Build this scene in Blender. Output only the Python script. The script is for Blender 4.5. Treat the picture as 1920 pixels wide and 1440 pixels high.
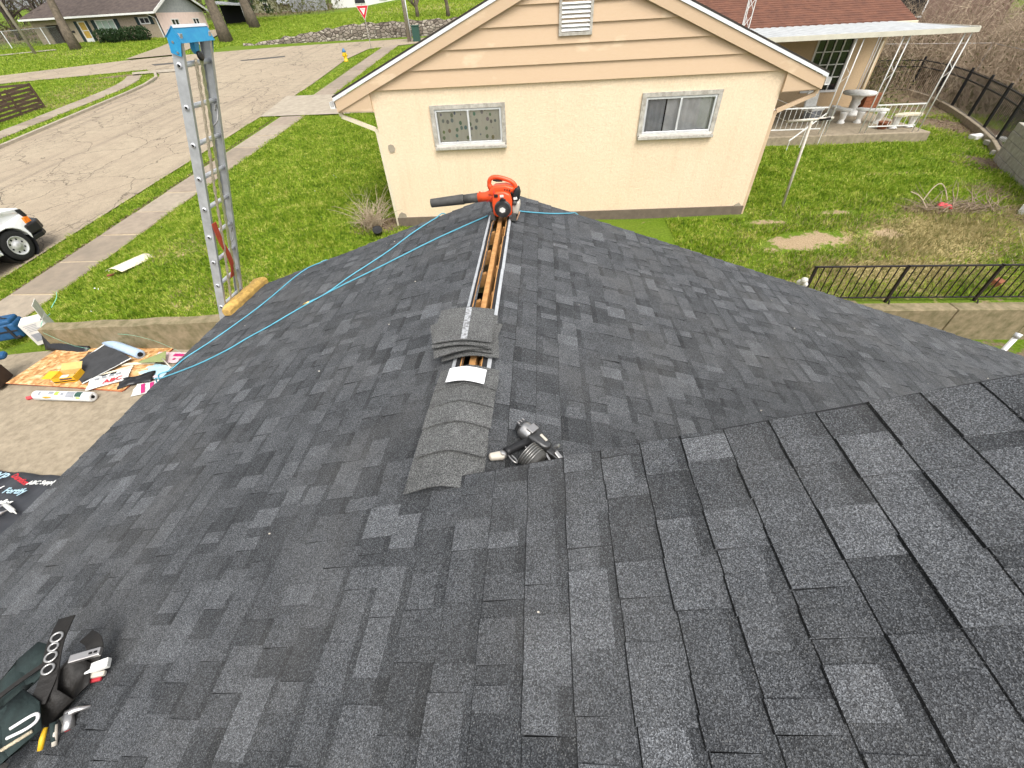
import bpy, bmesh, math, random
import numpy as np
from mathutils import Matrix, Vector, Euler, Quaternion

for _o in list(bpy.data.objects):
    bpy.data.objects.remove(_o)
SC = bpy.context.scene
COL = SC.collection
R = math.radians
rng = random.Random(7)
nrg = np.random.default_rng(11)

# ------------------------------------------------------------------ camera
cam_d = bpy.data.cameras.new('camera')
cam_d.sensor_width = 36.0
cam_d.lens = 759.19 / 1920 * 36
cam_d.clip_start = 0.05
cam_d.clip_end = 600
cam = bpy.data.objects.new('camera', cam_d)
COL.objects.link(cam)
_pi, _ro, _ya = R(42.851), R(3.411), R(-5.393)
_fw = Vector((math.sin(_ya) * math.cos(_pi), math.cos(_ya) * math.cos(_pi), -math.sin(_pi)))
_rt = Vector((math.cos(_ya), -math.sin(_ya), 0))
_dn = _fw.cross(_rt)
_cx = math.cos(_ro) * _rt + math.sin(_ro) * _dn
_cy = -math.sin(_ro) * _rt + math.cos(_ro) * _dn
cam.matrix_world = Matrix(((_cx.x, -_cy.x, -_fw.x, 0), (_cx.y, -_cy.y, -_fw.y, 0), (_cx.z, -_cy.z, -_fw.z, 0), (0, 0, 0, 1)))
SC.camera = cam

# ------------------------------------------------------------------ overcast daylight
SUN_EL, SUN_AZ = R(58), R(150)          # azimuth clockwise from +Y: behind the camera, to the right
w = bpy.data.worlds.new('World')
SC.world = w
w.use_nodes = True
wn, wl = w.node_tree.nodes, w.node_tree.links
sky = wn.new('ShaderNodeTexSky')
sky.sky_type = 'NISHITA'
sky.sun_disc = False
sky.sun_elevation = SUN_EL
sky.sun_rotation = SUN_AZ
sky.dust_density = 4.0
sky.ozone_density = 0.6
hs = wn.new('ShaderNodeHueSaturation')
hs.inputs['Saturation'].default_value = 0.22
wl.new(sky.outputs[0], hs.inputs['Color'])
wl.new(hs.outputs[0], wn['Background'].inputs[0])
wn['Background'].inputs[1].default_value = 0.15
sd = bpy.data.lights.new('sun', 'SUN')
sd.energy = 0.95
sd.angle = R(28)
sd.color = (1.0, 0.96, 0.9)
sun = bpy.data.objects.new('sun', sd)
COL.objects.link(sun)
_sdir = Vector((math.sin(SUN_AZ) * math.cos(SUN_EL), math.cos(SUN_AZ) * math.cos(SUN_EL), math.sin(SUN_EL)))
sun.rotation_euler = (-_sdir).to_track_quat('-Z', 'Y').to_euler()
SC.view_settings.view_transform = 'Standard'
SC.view_settings.look = 'None'
SC.view_settings.gamma = 1
SC.view_settings.use_curve_mapping = False
SC.view_settings.exposure = 1.02
SC.cycles.max_bounces = 5
SC.cycles.diffuse_bounces = 3
SC.cycles.transparent_max_bounces = 12

# ------------------------------------------------------------------ materials
MATS = {}

class NT:
    """tiny helper round a node tree"""
    def __init__(s, name):
        s.m = bpy.data.materials.new(name)
        s.m.use_nodes = True
        s.n, s.l = s.m.node_tree.nodes, s.m.node_tree.links
        s.b = s.n['Principled BSDF']
        MATS[name] = s.m
    def new(s, t, **kw):
        nd = s.n.new(t)
        for k, v in kw.items():
            setattr(nd, k, v)
        return nd
    def link(s, a, b):
        s.l.new(a, b)
    def coord(s, kind='Object'):
        return s.new('ShaderNodeTexCoord').outputs[kind] if kind != 'Position' else s.new('ShaderNodeNewGeometry').outputs['Position']
    def mapping(s, vec, scale=(1, 1, 1), rot=(0, 0, 0)):
        nd = s.new('ShaderNodeMapping')
        nd.inputs['Scale'].default_value = scale
        nd.inputs['Rotation'].default_value = rot
        s.link(vec, nd.inputs['Vector'])
        return nd.outputs[0]
    def noise(s, vec, scale, detail=4, rough=.55, dist=0):
        nd = s.new('ShaderNodeTexNoise')
        nd.inputs['Scale'].default_value = scale
        nd.inputs['Detail'].default_value = detail
        nd.inputs['Roughness'].default_value = rough
        nd.inputs['Distortion'].default_value = dist
        s.link(vec, nd.inputs['Vector'])
        return nd.outputs['Fac']
    def voro(s, vec, scale, feature='F1', out='Distance', rand=1):
        nd = s.new('ShaderNodeTexVoronoi', feature=feature)
        nd.inputs['Scale'].default_value = scale
        nd.inputs['Randomness'].default_value = rand
        s.link(vec, nd.inputs['Vector'])
        return nd.outputs[out]
    def ramp(s, fac, stops):
        nd = s.new('ShaderNodeValToRGB')
        el = nd.color_ramp.elements
        while len(el) < len(stops):
            el.new(.5)
        for e, (p, c) in zip(el, stops):
            e.position = p
            e.color = (c, c, c, 1) if not hasattr(c, '__len__') else (c[0], c[1], c[2], 1)
        s.link(fac, nd.inputs[0])
        return nd.outputs[0]
    def mix(s, fac, a, b, mode='MIX'):
        nd = s.new('ShaderNodeMix', data_type='RGBA', blend_type=mode)
        for v, i in ((fac, 0), (a, 6), (b, 7)):
            if isinstance(v, bpy.types.NodeSocket):
                s.link(v, nd.inputs[i])
            elif i == 0:
                nd.inputs[0].default_value = v
            else:
                nd.inputs[i].default_value = (v[0], v[1], v[2], 1) if hasattr(v, '__len__') else (v, v, v, 1)
        return nd.outputs[2]
    def math(s, op, a, b=0.):
        nd = s.new('ShaderNodeMath', operation=op)
        for v, i in ((a, 0), (b, 1)):
            if isinstance(v, bpy.types.NodeSocket):
                s.link(v, nd.inputs[i])
            else:
                nd.inputs[i].default_value = v
        return nd.outputs[0]
    def bump(s, h, strength=.3, dist=.01):
        nd = s.new('ShaderNodeBump')
        nd.inputs['Strength'].default_value = strength
        nd.inputs['Distance'].default_value = dist
        s.link(h, nd.inputs['Height'])
        s.link(nd.outputs[0], s.b.inputs['Normal'])
    def out(s, col, rough=.8, metal=0, spec=.3):
        if isinstance(col, bpy.types.NodeSocket):
            s.link(col, s.b.inputs['Base Color'])
        else:
            s.b.inputs['Base Color'].default_value = (*col, 1)
        s.b.inputs['Roughness'].default_value = rough
        s.b.inputs['Metallic'].default_value = metal
        s.b.inputs['Specular IOR Level'].default_value = spec
        return s.m

def plain(name, col, rough=.7, metal=0, var=.18, scale=14, bump=0, bscale=60, spec=.35, col2=None, kind='Object', thr=(.35, .68)):
    """surface with uneven colour, scuffs and a fine relief"""
    t = NT(name)
    c = t.coord(kind)
    f = t.ramp(t.noise(c, scale, 6, .62), [(thr[0], 0), (thr[1], 1)])
    c2 = col2 if col2 else tuple(max(0, x * (1 - var) ) for x in col)
    t.out(t.mix(f, col, c2), rough, metal, spec)
    if bump:
        t.bump(t.noise(c, bscale, 3), bump, .01)
    return t.m

def M(name):
    return MATS[name]

# shingle granules: tone comes per tab, speckle from the granules themselves
def shingle_mat(name, ramp, warm=False):
    t = NT(name)
    p = t.coord('Position')
    at = t.new('ShaderNodeAttribute', attribute_name='tone')
    base = t.ramp(at.outputs['Fac'], ramp)
    cellc = t.voro(p, 400, out='Color')
    sep = t.new('ShaderNodeSeparateColor')
    t.link(cellc, sep.inputs[0])
    gr = t.ramp(sep.outputs[0], [(0, .32), (.45, .74), (.8, 1.36), (1, 2.3)])
    col = t.mix(1, base, gr, 'MULTIPLY')
    fleck = t.ramp(sep.outputs[1], [(.94, 0), (.98, 1)])
    col = t.mix(t.math('MULTIPLY', fleck, .32), col, (.34, .34, .33))
    blot = t.ramp(t.noise(p, 9, 5, .6), [(.3, .82), (.7, 1.16)])
    col = t.mix(1, col, blot, 'MULTIPLY')
    dust = t.ramp(t.noise(p, 1.7, 4, .6), [(.45, 0), (.75, .16)])
    col = t.mix(dust, col, (.17, .16, .145))
    t.out(col, .9, 0, .25)
    t.bump(t.voro(p, 400), .6, .004)
    return t.m

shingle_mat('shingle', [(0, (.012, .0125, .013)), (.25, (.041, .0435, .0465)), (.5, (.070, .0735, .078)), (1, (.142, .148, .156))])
shingle_mat('cap_shingle', [(0, (.06, .061, .060)), (1, (.135, .136, .132))])

# shingle sheet backs / felt
plain('felt_black', (.022, .022, .023), .85, var=.4, scale=20, bump=.3)
plain('deck_wood', (.42, .27, .13), .8, var=.35, scale=25, bump=.2)
plain('timber', (.50, .27, .10), .75, var=.35, scale=18, bump=.25, col2=(.34, .16, .05))
plain('sealant_white', (.44, .455, .47), .5, var=.3, scale=30, bump=.3, bscale=90)
plain('paper_white', (.86, .86, .86), .6, var=.03)
plain('white_paint', (.74, .73, .70), .5, var=.12, scale=5)
plain('drip_white', (.76, .77, .78), .35, var=.1, scale=4)
plain('grey_trim', (.30, .275, .235), .8, var=.35, scale=12, bump=.3, col2=(.52, .49, .44))
plain('alu', (.50, .51, .52), .42, .35, var=.3, scale=9, spec=.5, bump=.06, bscale=40)
plain('alu_frame', (.72, .73, .74), .35, .35, var=.15, scale=10)
plain('steel', (.48, .47, .45), .35, .9, var=.3, scale=40)
plain('steel_dark', (.10, .10, .10), .4, .7, var=.4, scale=40)
plain('black_plastic', (.018, .018, .019), .45, var=.3, scale=30)
plain('grey_plastic', (.075, .073, .068), .55, var=.35, scale=22, bump=.1)
plain('orange_plastic', (.80, .085, .018), .38, var=.22, scale=14, spec=.5)
plain('tank_white', (.55, .50, .42), .45, var=.25, scale=14)
plain('blue_paint', (.018, .22, .46), .45, var=.3, scale=18, spec=.4, col2=(.03, .29, .50))
plain('red_web', (.62, .10, .05), .8, var=.25, scale=30)
plain('rope', (.60, .51, .36), .95, var=.45, scale=120, bump=.6, bscale=150)
plain('rope_green', (.50, .50, .27), .95, var=.4, scale=120, bump=.5, bscale=150)
plain('foam', (.62, .40, .11), .95, var=.45, scale=16, bump=.6, bscale=45, col2=(.36, .22, .07))
plain('hose_blue', (.10, .36, .47), .45, var=.15, scale=8, spec=.4)
plain('brass', (.55, .38, .15), .35, .8, var=.2)
plain('leather', (.014, .012, .010), .6, var=.5, scale=18, bump=.35, bscale=50)
plain('canvas_green', (.022, .036, .034), .85, var=.4, scale=25, bump=.3)
plain('skin_wood', (.52, .31, .19), .6, var=.25, scale=25)
plain('yellow_grip', (.70, .42, .02), .5, var=.2, scale=30)
plain('chrome', (.50, .48, .46), .3, .9, var=.1, scale=20)
plain('red_card', (.45, .03, .04), .6, var=.25, scale=25)
plain('concrete', (.345, .285, .20), .9, var=.35, scale=9, bump=.6, bscale=35, col2=(.20, .162, .11), kind='Position', thr=(.3, .75))
plain('slab_a', (.30, .245, .185), .9, scale=4, bump=.4, bscale=35, col2=(.23, .185, .14), kind='Position')
plain('slab_b', (.265, .215, .16), .9, scale=3, bump=.4, bscale=35, col2=(.20, .165, .125), kind='Position')
plain('slab_c', (.335, .28, .21), .9, scale=5, bump=.4, bscale=35, col2=(.25, .21, .16), kind='Position')
plain('joint_sand', (.46, .37, .25), .95, var=.25)
plain('concrete_light', (.37, .32, .245), .9, var=.3, scale=3, bump=.25, bscale=35, col2=(.27, .23, .175), kind='Position')
plain('concrete_wall', (.27, .215, .13), .95, var=.4, scale=7, bump=.8, bscale=14, col2=(.13, .115, .055), kind='Position')
plain('cast_concrete', (.84, .83, .79), .8, var=.35, scale=8, bump=.3, col2=(.60, .58, .53))
plain('block', (.42, .385, .325), .95, var=.4, scale=6, bump=.5, bscale=45, col2=(.27, .25, .21), kind='Position')
plain('mortar', (.24, .23, .21), .95, var=.3)
plain('brown_fence', (.10, .062, .042), .85, var=.4, scale=8, bump=.3)
plain('iron_black', (.012, .013, .016), .45, .2, var=.3, scale=20)
plain('iron_rust', (.013, .012, .012), .6, .2, var=.5, scale=16, col2=(.030, .019, .016))
plain('pole_pale', (.58, .55, .48), .6, .1, var=.3, scale=9, col2=(.40, .34, .26))
plain('galv', (.42, .42, .41), .45, .4, var=.35, scale=12, col2=(.33, .24, .17))
plain('twig', (.33, .25, .17), .9, var=.4, scale=12)
plain('twig_pale', (.50, .40, .28), .9, var=.35, scale=12)
plain('bark', (.17, .135, .10), .95, var=.4, scale=5, bump=.8, bscale=16, col2=(.085, .068, .05))
plain('bark_far', (.075, .058, .046), .95, var=.35, scale=5)
plain('van_paint', (.80, .81, .81), .25, var=.04, spec=.6)
plain('tyre', (.018, .018, .018), .8, var=.3, bump=.3)
plain('rim', (.60, .60, .59), .35, .3, var=.15)
plain('amber', (.80, .20, .02), .3, var=.1)
plain('lens_clear', (.55, .57, .6), .1, var=.1, spec=.7)
plain('cardboard', (.60, .40, .14), .8, var=.15)
plain('yellow_card', (.80, .43, .02), .6, var=.1)
plain('white_card', (.68, .66, .60), .8, var=.2, scale=10)
plain('cream_card', (.70, .62, .46), .8, var=.15, scale=8)
plain('pink_wrap', (.70, .52, .54), .4, var=.2, scale=10)
plain('magenta_print', (.50, .02, .16), .5, var=.2)
plain('print_dark', (.12, .07, .08), .6, var=.2)
plain('print_red', (.55, .03, .04), .5, var=.2)
plain('print_grey', (.30, .31, .33), .6, var=.2)
plain('print_blue', (.42, .60, .68), .5, var=.2)
plain('print_white', (.72, .72, .68), .5, var=.15)
plain('wrap_blue', (.40, .52, .66), .5, var=.15, scale=12)
plain('underlay_grey', (.050, .051, .053), .8, var=.35, scale=6, bump=.2)
plain('bag_black', (.012, .012, .013), .35, var=.3, bump=.4, bscale=20, spec=.5)
plain('cooler_blue', (.015, .085, .20), .55, var=.3, scale=16)
plain('cooler_dark', (.02, .022, .026), .6, var=.3)
plain('rake_green', (.26, .30, .12), .5, var=.2, scale=20)
plain('strap_green', (.18, .52, .36), .5, var=.15)
plain('tarp', (.035, .037, .042), .45, var=.3, scale=6, bump=.3, bscale=8, spec=.45)
plain('lime_print', (.36, .60, .08), .5, var=.1)
plain('roll_white', (.72, .73, .72), .45, var=.06)
plain('hyd_yellow', (.78, .50, .02), .45, var=.15)
plain('hyd_blue', (.04, .16, .34), .45, var=.15)
plain('sign_red', (.58, .015, .03), .4, var=.1)
plain('bin_green', (.03, .08, .06), .6, var=.2)
plain('pole_wood', (.36, .31, .25), .9, var=.35, scale=9, col2=(.22, .19, .15))
plain('pink_wall', (.84, .645, .585), .9, var=.12, scale=3)
plain('far_brick', (.40, .33, .24), .95, var=.35, scale=7, bump=.2, col2=(.28, .22, .16))
plain('shutter_dark', (.012, .03, .03), .6, var=.2)
plain('garage_dark', (.038, .026, .020), .7, var=.3)
plain('door_amber', (.60, .38, .07), .4, var=.35, scale=6)
plain('far_roof', (.060, .045, .040), .95, var=.4, scale=2.5, col2=(.11, .085, .07))
plain('grey_shakes', (.36, .37, .37), .85, var=.25, scale=5)
plain('red_roof', (.165, .070, .042), .95, var=.35, scale=3.5, bump=.5, bscale=22, col2=(.10, .043, .028))
plain('brown_roof', (.05, .042, .036), .95, var=.3, scale=5)
plain('awning', (.50, .51, .50), .5, var=.2, scale=3)
plain('awning_trim', (.60, .56, .46), .5, var=.15, scale=4)
plain('green_siding', (.42, .42, .27), .8, var=.12)
plain('red_plastic', (.62, .06, .07), .4, var=.2)
plain('terracotta', (.26, .09, .04), .8, var=.35, scale=9)
plain('curtain', (.42, .40, .33), .9, var=.2, scale=7)
plain('curtain_grey', (.52, .53, .54), .9, var=.2, scale=5)
plain('curtain_white', (.84, .84, .82), .9, var=.25, scale=4)
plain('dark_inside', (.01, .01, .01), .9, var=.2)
plain('curtain_green', (.42, .52, .44), .9, var=.2, scale=6)

# patterned curtain: rows of leaf spots
t = NT('curtain_spots')
c = t.coord('Object')
sp = t.voro(t.mapping(c, (1, 1, .8)), 9.5, rand=.65)
cc = t.voro(t.mapping(c, (1, 1, .8)), 9.5, out='Color', rand=.65)
spot = t.ramp(sp, [(.27, 1), (.33, 0)])
t.out(t.mix(spot, (.74, .72, .60), t.mix(.80, cc, (.22, .22, .17))), .9)

# stucco: cream render with fine relief and weather streaks
def stucco(name, col, dirt):
    t = NT(name)
    c = t.coord('Object')
    lg = t.ramp(t.noise(c, 1.1, 5, .6), [(.35, 0), (.75, .35)])
    st = t.ramp(t.noise(t.mapping(c, (7, 7, .5)), 1.0, 5), [(.54, 0), (.78, .42)])
    fine = t.ramp(t.noise(c, 24, 6, .7), [(.28, .84), (.7, 1.07)])
    k = t.mix(lg, col, dirt)
    k = t.mix(st, k, dirt)
    k = t.mix(1, k, fine, 'MULTIPLY')
    t.out(k, .92, 0, .2)
    t.bump(t.math('ADD', t.noise(c, 48, 4), t.noise(c, 11, 3)), .5, .015)
    return t.m
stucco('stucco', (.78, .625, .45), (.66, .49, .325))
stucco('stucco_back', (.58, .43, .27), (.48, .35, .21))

# painted siding boards with faded paint patches
t = NT('siding')
c = t.coord('Position')
pt = t.ramp(t.noise(t.mapping(c, (1.2, 1.2, 2.6)), 1.0, 4, .5), [(.60, 0), (.66, 1)])
k = t.mix(t.math('MULTIPLY', pt, .45), (.56, .41, .275), (.72, .57, .40))
k = t.mix(t.ramp(t.noise(t.mapping(c, (3, 3, 14)), 4, 5), [(.4, 0), (.8, .3)]), k, (.52, .35, .21))
t.out(k, .75, 0, .25)
t.bump(t.noise(t.mapping(c, (8, 8, 60)), 3, 4), .15, .01)

# worn, sun-bleached asphalt with crack network and dark tar seams
t = NT('asphalt')
p = t.coord('Position')
dn = t.new('ShaderNodeVectorMath', operation='ADD')
nz = t.new('ShaderNodeTexNoise')
nz.inputs['Scale'].default_value = 1.3
nz.inputs['Detail'].default_value = 5
t.link(p, nz.inputs['Vector'])
sc_ = t.new('ShaderNodeVectorMath', operation='SCALE')
sc_.inputs['Scale'].default_value = .9
t.link(nz.outputs['Color'], sc_.inputs[0])
t.link(p, dn.inputs[0])
t.link(sc_.outputs[0], dn.inputs[1])
e1 = t.voro(dn.outputs[0], .42, 'DISTANCE_TO_EDGE')
e2 = t.voro(dn.outputs[0], 2.3, 'DISTANCE_TO_EDGE')
cr1 = t.ramp(e1, [(.003, 1), (.010, 0)])
cr2 = t.ramp(e2, [(.01, 1), (.05, 0)])
where = t.ramp(t.noise(p, .22, 3), [(.46, 0), (.62, 1)])
cr2 = t.math('MULTIPLY', cr2, where)
k = t.mix(t.ramp(t.noise(p, 2.0, 7, .68), [(.3, 0), (.72, 1)]), (.375, .31, .222), (.29, .238, .17))
k = t.mix(t.ramp(t.noise(p, .25, 4, .6), [(.42, 0), (.62, .55)]), k, (.31, .25, .18))
k = t.mix(t.ramp(t.noise(t.mapping(p, (1.9, .05, 1)), 1.0, 4), [(.52, 0), (.68, .6)]), k, (.215, .175, .13))
k = t.mix(t.math('MULTIPLY', cr1, .75), k, (.085, .068, .052))
k = t.mix(t.math('MULTIPLY', cr2, .65), k, (.12, .097, .072))
k = t.mix(1, k, t.ramp(t.voro(p, 60, out='Color'), [(0, .75), (1, 1.22)]), 'MULTIPLY')
t.out(k, .95, 0, .2)
t.bump(t.noise(p, 45, 4), .5, .015)
plain('asphalt_patch', (.085, .078, .070), .9, var=.25, scale=5, bump=.4, kind='Position')

# oriented strand board: flakes laid at random angles
t = NT('osb')
c = t.coord('Object')
fl = t.voro(t.mapping(c, (1, .45, 1), (0, 0, .5)), 22, out='Color', rand=1)
fl2 = t.voro(t.mapping(c, (.42, 1, 1), (0, 0, -.3)), 26, out='Color', rand=1)
s1 = t.new('ShaderNodeSeparateColor')
t.link(t.mix(.5, fl, fl2), s1.inputs[0])
k = t.ramp(s1.outputs[0], [(.2, (.34, .16, .055)), (.45, (.51, .275, .105)), (.65, (.61, .37, .165)), (.9, (.73, .51, .28))])
t.out(k, .75, 0, .3)
t.bump(s1.outputs[1], .25, .004)
plain('osb_edge', (.52, .07, .025), .8, var=.3, scale=30)

# ground: turf soil, dry grass, sand and dirt by vertex mask
t = NT('ground')
p = t.coord('Position')
at = t.new('ShaderNodeVertexColor', layer_name='mask')
sp = t.new('ShaderNodeSeparateColor')
t.link(at.outputs[0], sp.inputs[0])
g1 = t.ramp(t.noise(p, 22, 6, .7), [(.28, (.042, .08, .005)), (.5, (.10, .17, .009)), (.75, (.18, .25, .028))])
g2 = t.ramp(t.noise(p, .55, 5, .6), [(.35, 0), (.7, 1)])
g = t.mix(t.math('MULTIPLY', g2, .5), g1, (.16, .19, .035))
straw = t.ramp(t.noise(p, 30, 6, .75), [(.3, (.21, .165, .07)), (.55, (.38, .31, .14)), (.8, (.52, .43, .23))])
sand = t.ramp(t.noise(p, 40, 5, .7), [(.3, (.24, .17, .10)), (.7, (.46, .35, .215))])
dirt = t.ramp(t.noise(p, 17, 6, .7), [(.3, (.10, .07, .045)), (.7, (.27, .20, .135))])
edge = t.ramp(t.noise(p, 3.2, 6, .72), [(.32, 0), (.68, .95)])
def soft(ch):
    return t.ramp(t.math('ADD', sp.outputs[ch], t.math('SUBTRACT', edge, .47)), [(.38, 0), (.62, 1)])
k = t.mix(soft(0), g, straw)
k = t.mix(soft(1), k, sand)
k = t.mix(soft(2), k, dirt)
t.out(k, .95, 0, .1)
t.bump(t.noise(p, 38, 5, .7), .9, .03)

# grass blades and other leaves: tint varies from place to place
def leaf_mat(name, ramp, scale=3.0, trans=.35):
    t = NT(name)
    p = t.coord('Position')
    a = t.noise(p, scale, 4, .6)
    b = t.voro(p, 16, out='Color')
    s_ = t.new('ShaderNodeSeparateColor')
    t.link(b, s_.inputs[0])
    f = t.math('ADD', t.math('MULTIPLY', a, .62), t.math('MULTIPLY', s_.outputs[0], .42))
    col = t.ramp(f, ramp)
    t.out(col, .65, 0, .25)
    tr = t.new('ShaderNodeBsdfTranslucent')
    t.link(col, tr.inputs[0])
    ms = t.new('ShaderNodeMixShader')
    ms.inputs[0].default_value = trans
    o = [n for n in t.n if n.type == 'OUTPUT_MATERIAL'][0]
    t.link(t.b.outputs[0], ms.inputs[1])
    t.link(tr.outputs[0], ms.inputs[2])
    t.link(ms.outputs[0], o.inputs[0])
    return t.m
leaf_mat('grass', [(.22, (.058, .115, .006)), (.38, (.145, .245, .012)), (.54, (.25, .365, .022)), (.66, (.38, .44, .06)), (.84, (.60, .56, .17))], 1.6)
leaf_mat('grass_dry', [(.25, (.16, .17, .045)), (.5, (.31, .27, .11)), (.8, (.46, .38, .19))], 2.5)
leaf_mat('hedge_leaf', [(.25, (.008, .022, .006)), (.55, (.022, .05, .014)), (.85, (.05, .085, .025))], 4, .15)
leaf_mat('bud_leaf', [(.25, (.075, .085, .022)), (.55, (.13, .135, .04)), (.85, (.19, .18, .075))], 1.5)
leaf_mat('brush_leaf', [(.25, (.06, .06, .025)), (.55, (.13, .125, .05)), (.85, (.24, .19, .11))], 1.0)
leaf_mat('litter_leaf', [(.25, (.09, .055, .035)), (.55, (.20, .13, .085)), (.85, (.34, .26, .19))], 6, .1)

# dry-laid stone wall, too far for single stones
t = NT('stone_wall')
p = t.coord('Position')
q = t.mapping(p, (1, 1, 1.7))
k = t.ramp(t.voro(q, 2.6, out='Color'), [(.1, (.13, .105, .085)), (.5, (.26, .22, .18)), (.9, (.42, .37, .31))])
d = t.voro(q, 2.6, 'DISTANCE_TO_EDGE')
k = t.mix(t.ramp(d, [(.02, 1), (.08, 0)]), k, (.06, .05, .04))
t.out(k, .95, 0, .15)
t.bump(t.ramp(d, [(0, 0), (.15, 1)]), .9, .06)

# window glass
t = NT('glass')
gl = t.new('ShaderNodeBsdfGlossy')
gl.inputs['Roughness'].default_value = .03
tp = t.new('ShaderNodeBsdfTransparent')
fr = t.new('ShaderNodeFresnel')
fr.inputs[0].default_value = 1.5
ms = t.new('ShaderNodeMixShader')
o = [n for n in t.n if n.type == 'OUTPUT_MATERIAL'][0]
t.link(t.math('ADD', fr.outputs[0], .05), ms.inputs[0])
t.link(tp.outputs[0], ms.inputs[1])
t.link(gl.outputs[0], ms.inputs[2])
t.link(ms.outputs[0], o.inputs[0])
plain('brick_dark', (.17, .105, .08), .9, scale=9, col2=(.24, .17, .13))
plain('dark_glass', (.02, .022, .025), .08, var=.3, spec=.7)
plain('mesh_wire', (.40, .41, .41), .5, .5, var=.2)

# ------------------------------------------------------------------ mesh builder and object helpers
def chain(o):
    m = o.matrix_basis.copy()
    while o.parent is not None:
        o = o.parent
        m = o.matrix_basis @ m
    return m

class MB:
    def __init__(s):
        s.v, s.f, s.mi, s.tone = [], [], [], []
        s.m = 0
    def add(s, vs, fs, X=None, tone=None):
        k = len(s.v)
        for v in vs:
            v = Vector(v)
            s.v.append(tuple(X @ v) if X is not None else tuple(v))
        for f in fs:
            s.f.append(tuple(i + k for i in f))
            s.mi.append(s.m)
            s.tone.append(.5 if tone is None else tone)
        return s
    def box(s, x0, x1, y0, y1, z0, z1, X=None):
        v = [(x, y, z) for z in (z0, z1) for y in (y0, y1) for x in (x0, x1)]
        return s.add(v, [(0, 2, 3, 1), (4, 5, 7, 6), (0, 1, 5, 4), (2, 6, 7, 3), (0, 4, 6, 2), (1, 3, 7, 5)], X)
    def cbox(s, c, size, rot=(0, 0, 0), X=None):
        T = Matrix.Translation(c) @ Euler(rot).to_matrix().to_4x4()
        if X is not None:
            T = X @ T
        a, b, d = size[0] / 2, size[1] / 2, size[2] / 2
        return s.box(-a, a, -b, b, -d, d, T)
    def bar(s, p0, p1, w, h, up=(0, 0, 1)):
        p0, p1 = Vector(p0), Vector(p1)
        d = (p1 - p0)
        L = d.length
        d.normalize()
        u = Vector(up)
        sd_ = d.cross(u)
        if sd_.length < 1e-5:
            sd_ = d.cross(Vector((1, 0, 0)))
        sd_.normalize()
        u = sd_.cross(d)
        T = Matrix(((sd_.x, d.x, u.x, p0.x), (sd_.y, d.y, u.y, p0.y), (sd_.z, d.z, u.z, p0.z), (0, 0, 0, 1)))
        return s.box(-w / 2, w / 2, 0, L, -h / 2, h / 2, T)
    def tube(s, pts, r, n=8, cap=True, X=None):
        pts = [Vector(p) for p in pts]
        rs = r if hasattr(r, '__len__') else [r] * len(pts)
        k = len(s.v)
        prev = None
        vs = []
        for i, p in enumerate(pts):
            d = (pts[min(i + 1, len(pts) - 1)] - pts[max(i - 1, 0)])
            if d.length < 1e-9:
                d = Vector((0, 0, 1))
            d.normalize()
            if prev is None:
                a = d.orthogonal().normalized()
            else:
                a = prev - d * prev.dot(d)
                a = a.normalized() if a.length > 1e-6 else d.orthogonal().normalized()
            prev = a
            b = d.cross(a)
            for j in range(n):
                t_ = 2 * math.pi * j / n
                vs.append(p + (a * math.cos(t_) + b * math.sin(t_)) * rs[i])
        fs = []
        for i in range(len(pts) - 1):
            for j in range(n):
                a0, a1 = i * n + j, i * n + (j + 1) % n
                fs.append((a0, a1, a1 + n, a0 + n))
        if cap:
            fs.append(tuple(range(n - 1, -1, -1)))
            fs.append(tuple(range((len(pts) - 1) * n, len(pts) * n)))
        return s.add(vs, fs, X)
    def lathe(s, prof, n=20, X=None, cap=True):
        vs, fs = [], []
        for r_, z in prof:
            for j in range(n):
                t_ = 2 * math.pi * j / n
                vs.append((r_ * math.cos(t_), r_ * math.sin(t_), z))
        for i in range(len(prof) - 1):
            for j in range(n):
                a0, a1 = i * n + j, i * n + (j + 1) % n
                fs.append((a0, a1, a1 + n, a0 + n))
        if cap:
            fs.append(tuple(range(n - 1, -1, -1)))
            fs.append(tuple(range((len(prof) - 1) * n, len(prof) * n)))
        return s.add(vs, fs, X)
    def prism(s, poly, ext, X=None):
        n = len(poly)
        a = [Vector(p) for p in poly]
        b = [p + Vector(ext) for p in a]
        fs = [tuple(range(n - 1, -1, -1)), tuple(range(n, 2 * n))]
        fs += [(i, (i + 1) % n, (i + 1) % n + n, i + n) for i in range(n)]
        return s.add(a + b, fs, X)
    def grid(s, rows, X=None):
        """rows of points -> sheet"""
        nc = len(rows[0])
        vs = [p for r_ in rows for p in r_]
        fs = [(i * nc + j, i * nc + j + 1, (i + 1) * nc + j + 1, (i + 1) * nc + j) for i in range(len(rows) - 1) for j in range(nc - 1)]
        return s.add(vs, fs, X)
    def sphere(s, c, r, nu=10, nv=6, X=None):
        rr = r if hasattr(r, '__len__') else (r, r, r)
        vs = [(c[0], c[1], c[2] - rr[2])]
        for i in range(1, nv):
            a = -math.pi / 2 + math.pi * i / nv
            for j in range(nu):
                b = 2 * math.pi * j / nu
                vs.append((c[0] + rr[0] * math.cos(a) * math.cos(b), c[1] + rr[1] * math.cos(a) * math.sin(b), c[2] + rr[2] * math.sin(a)))
        vs.append((c[0], c[1], c[2] + rr[2]))
        fs = [(0, 1 + (j + 1) % nu, 1 + j) for j in range(nu)]
        for i in range(nv - 2):
            for j in range(nu):
                a0, a1 = 1 + i * nu + j, 1 + i * nu + (j + 1) % nu
                fs.append((a0, a1, a1 + nu, a0 + nu))
        L = len(vs) - 1
        fs += [(L, 1 + (nv - 2) * nu + j, 1 + (nv - 2) * nu + (j + 1) % nu) for j in range(nu)]
        return s.add(vs, fs, X)
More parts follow.
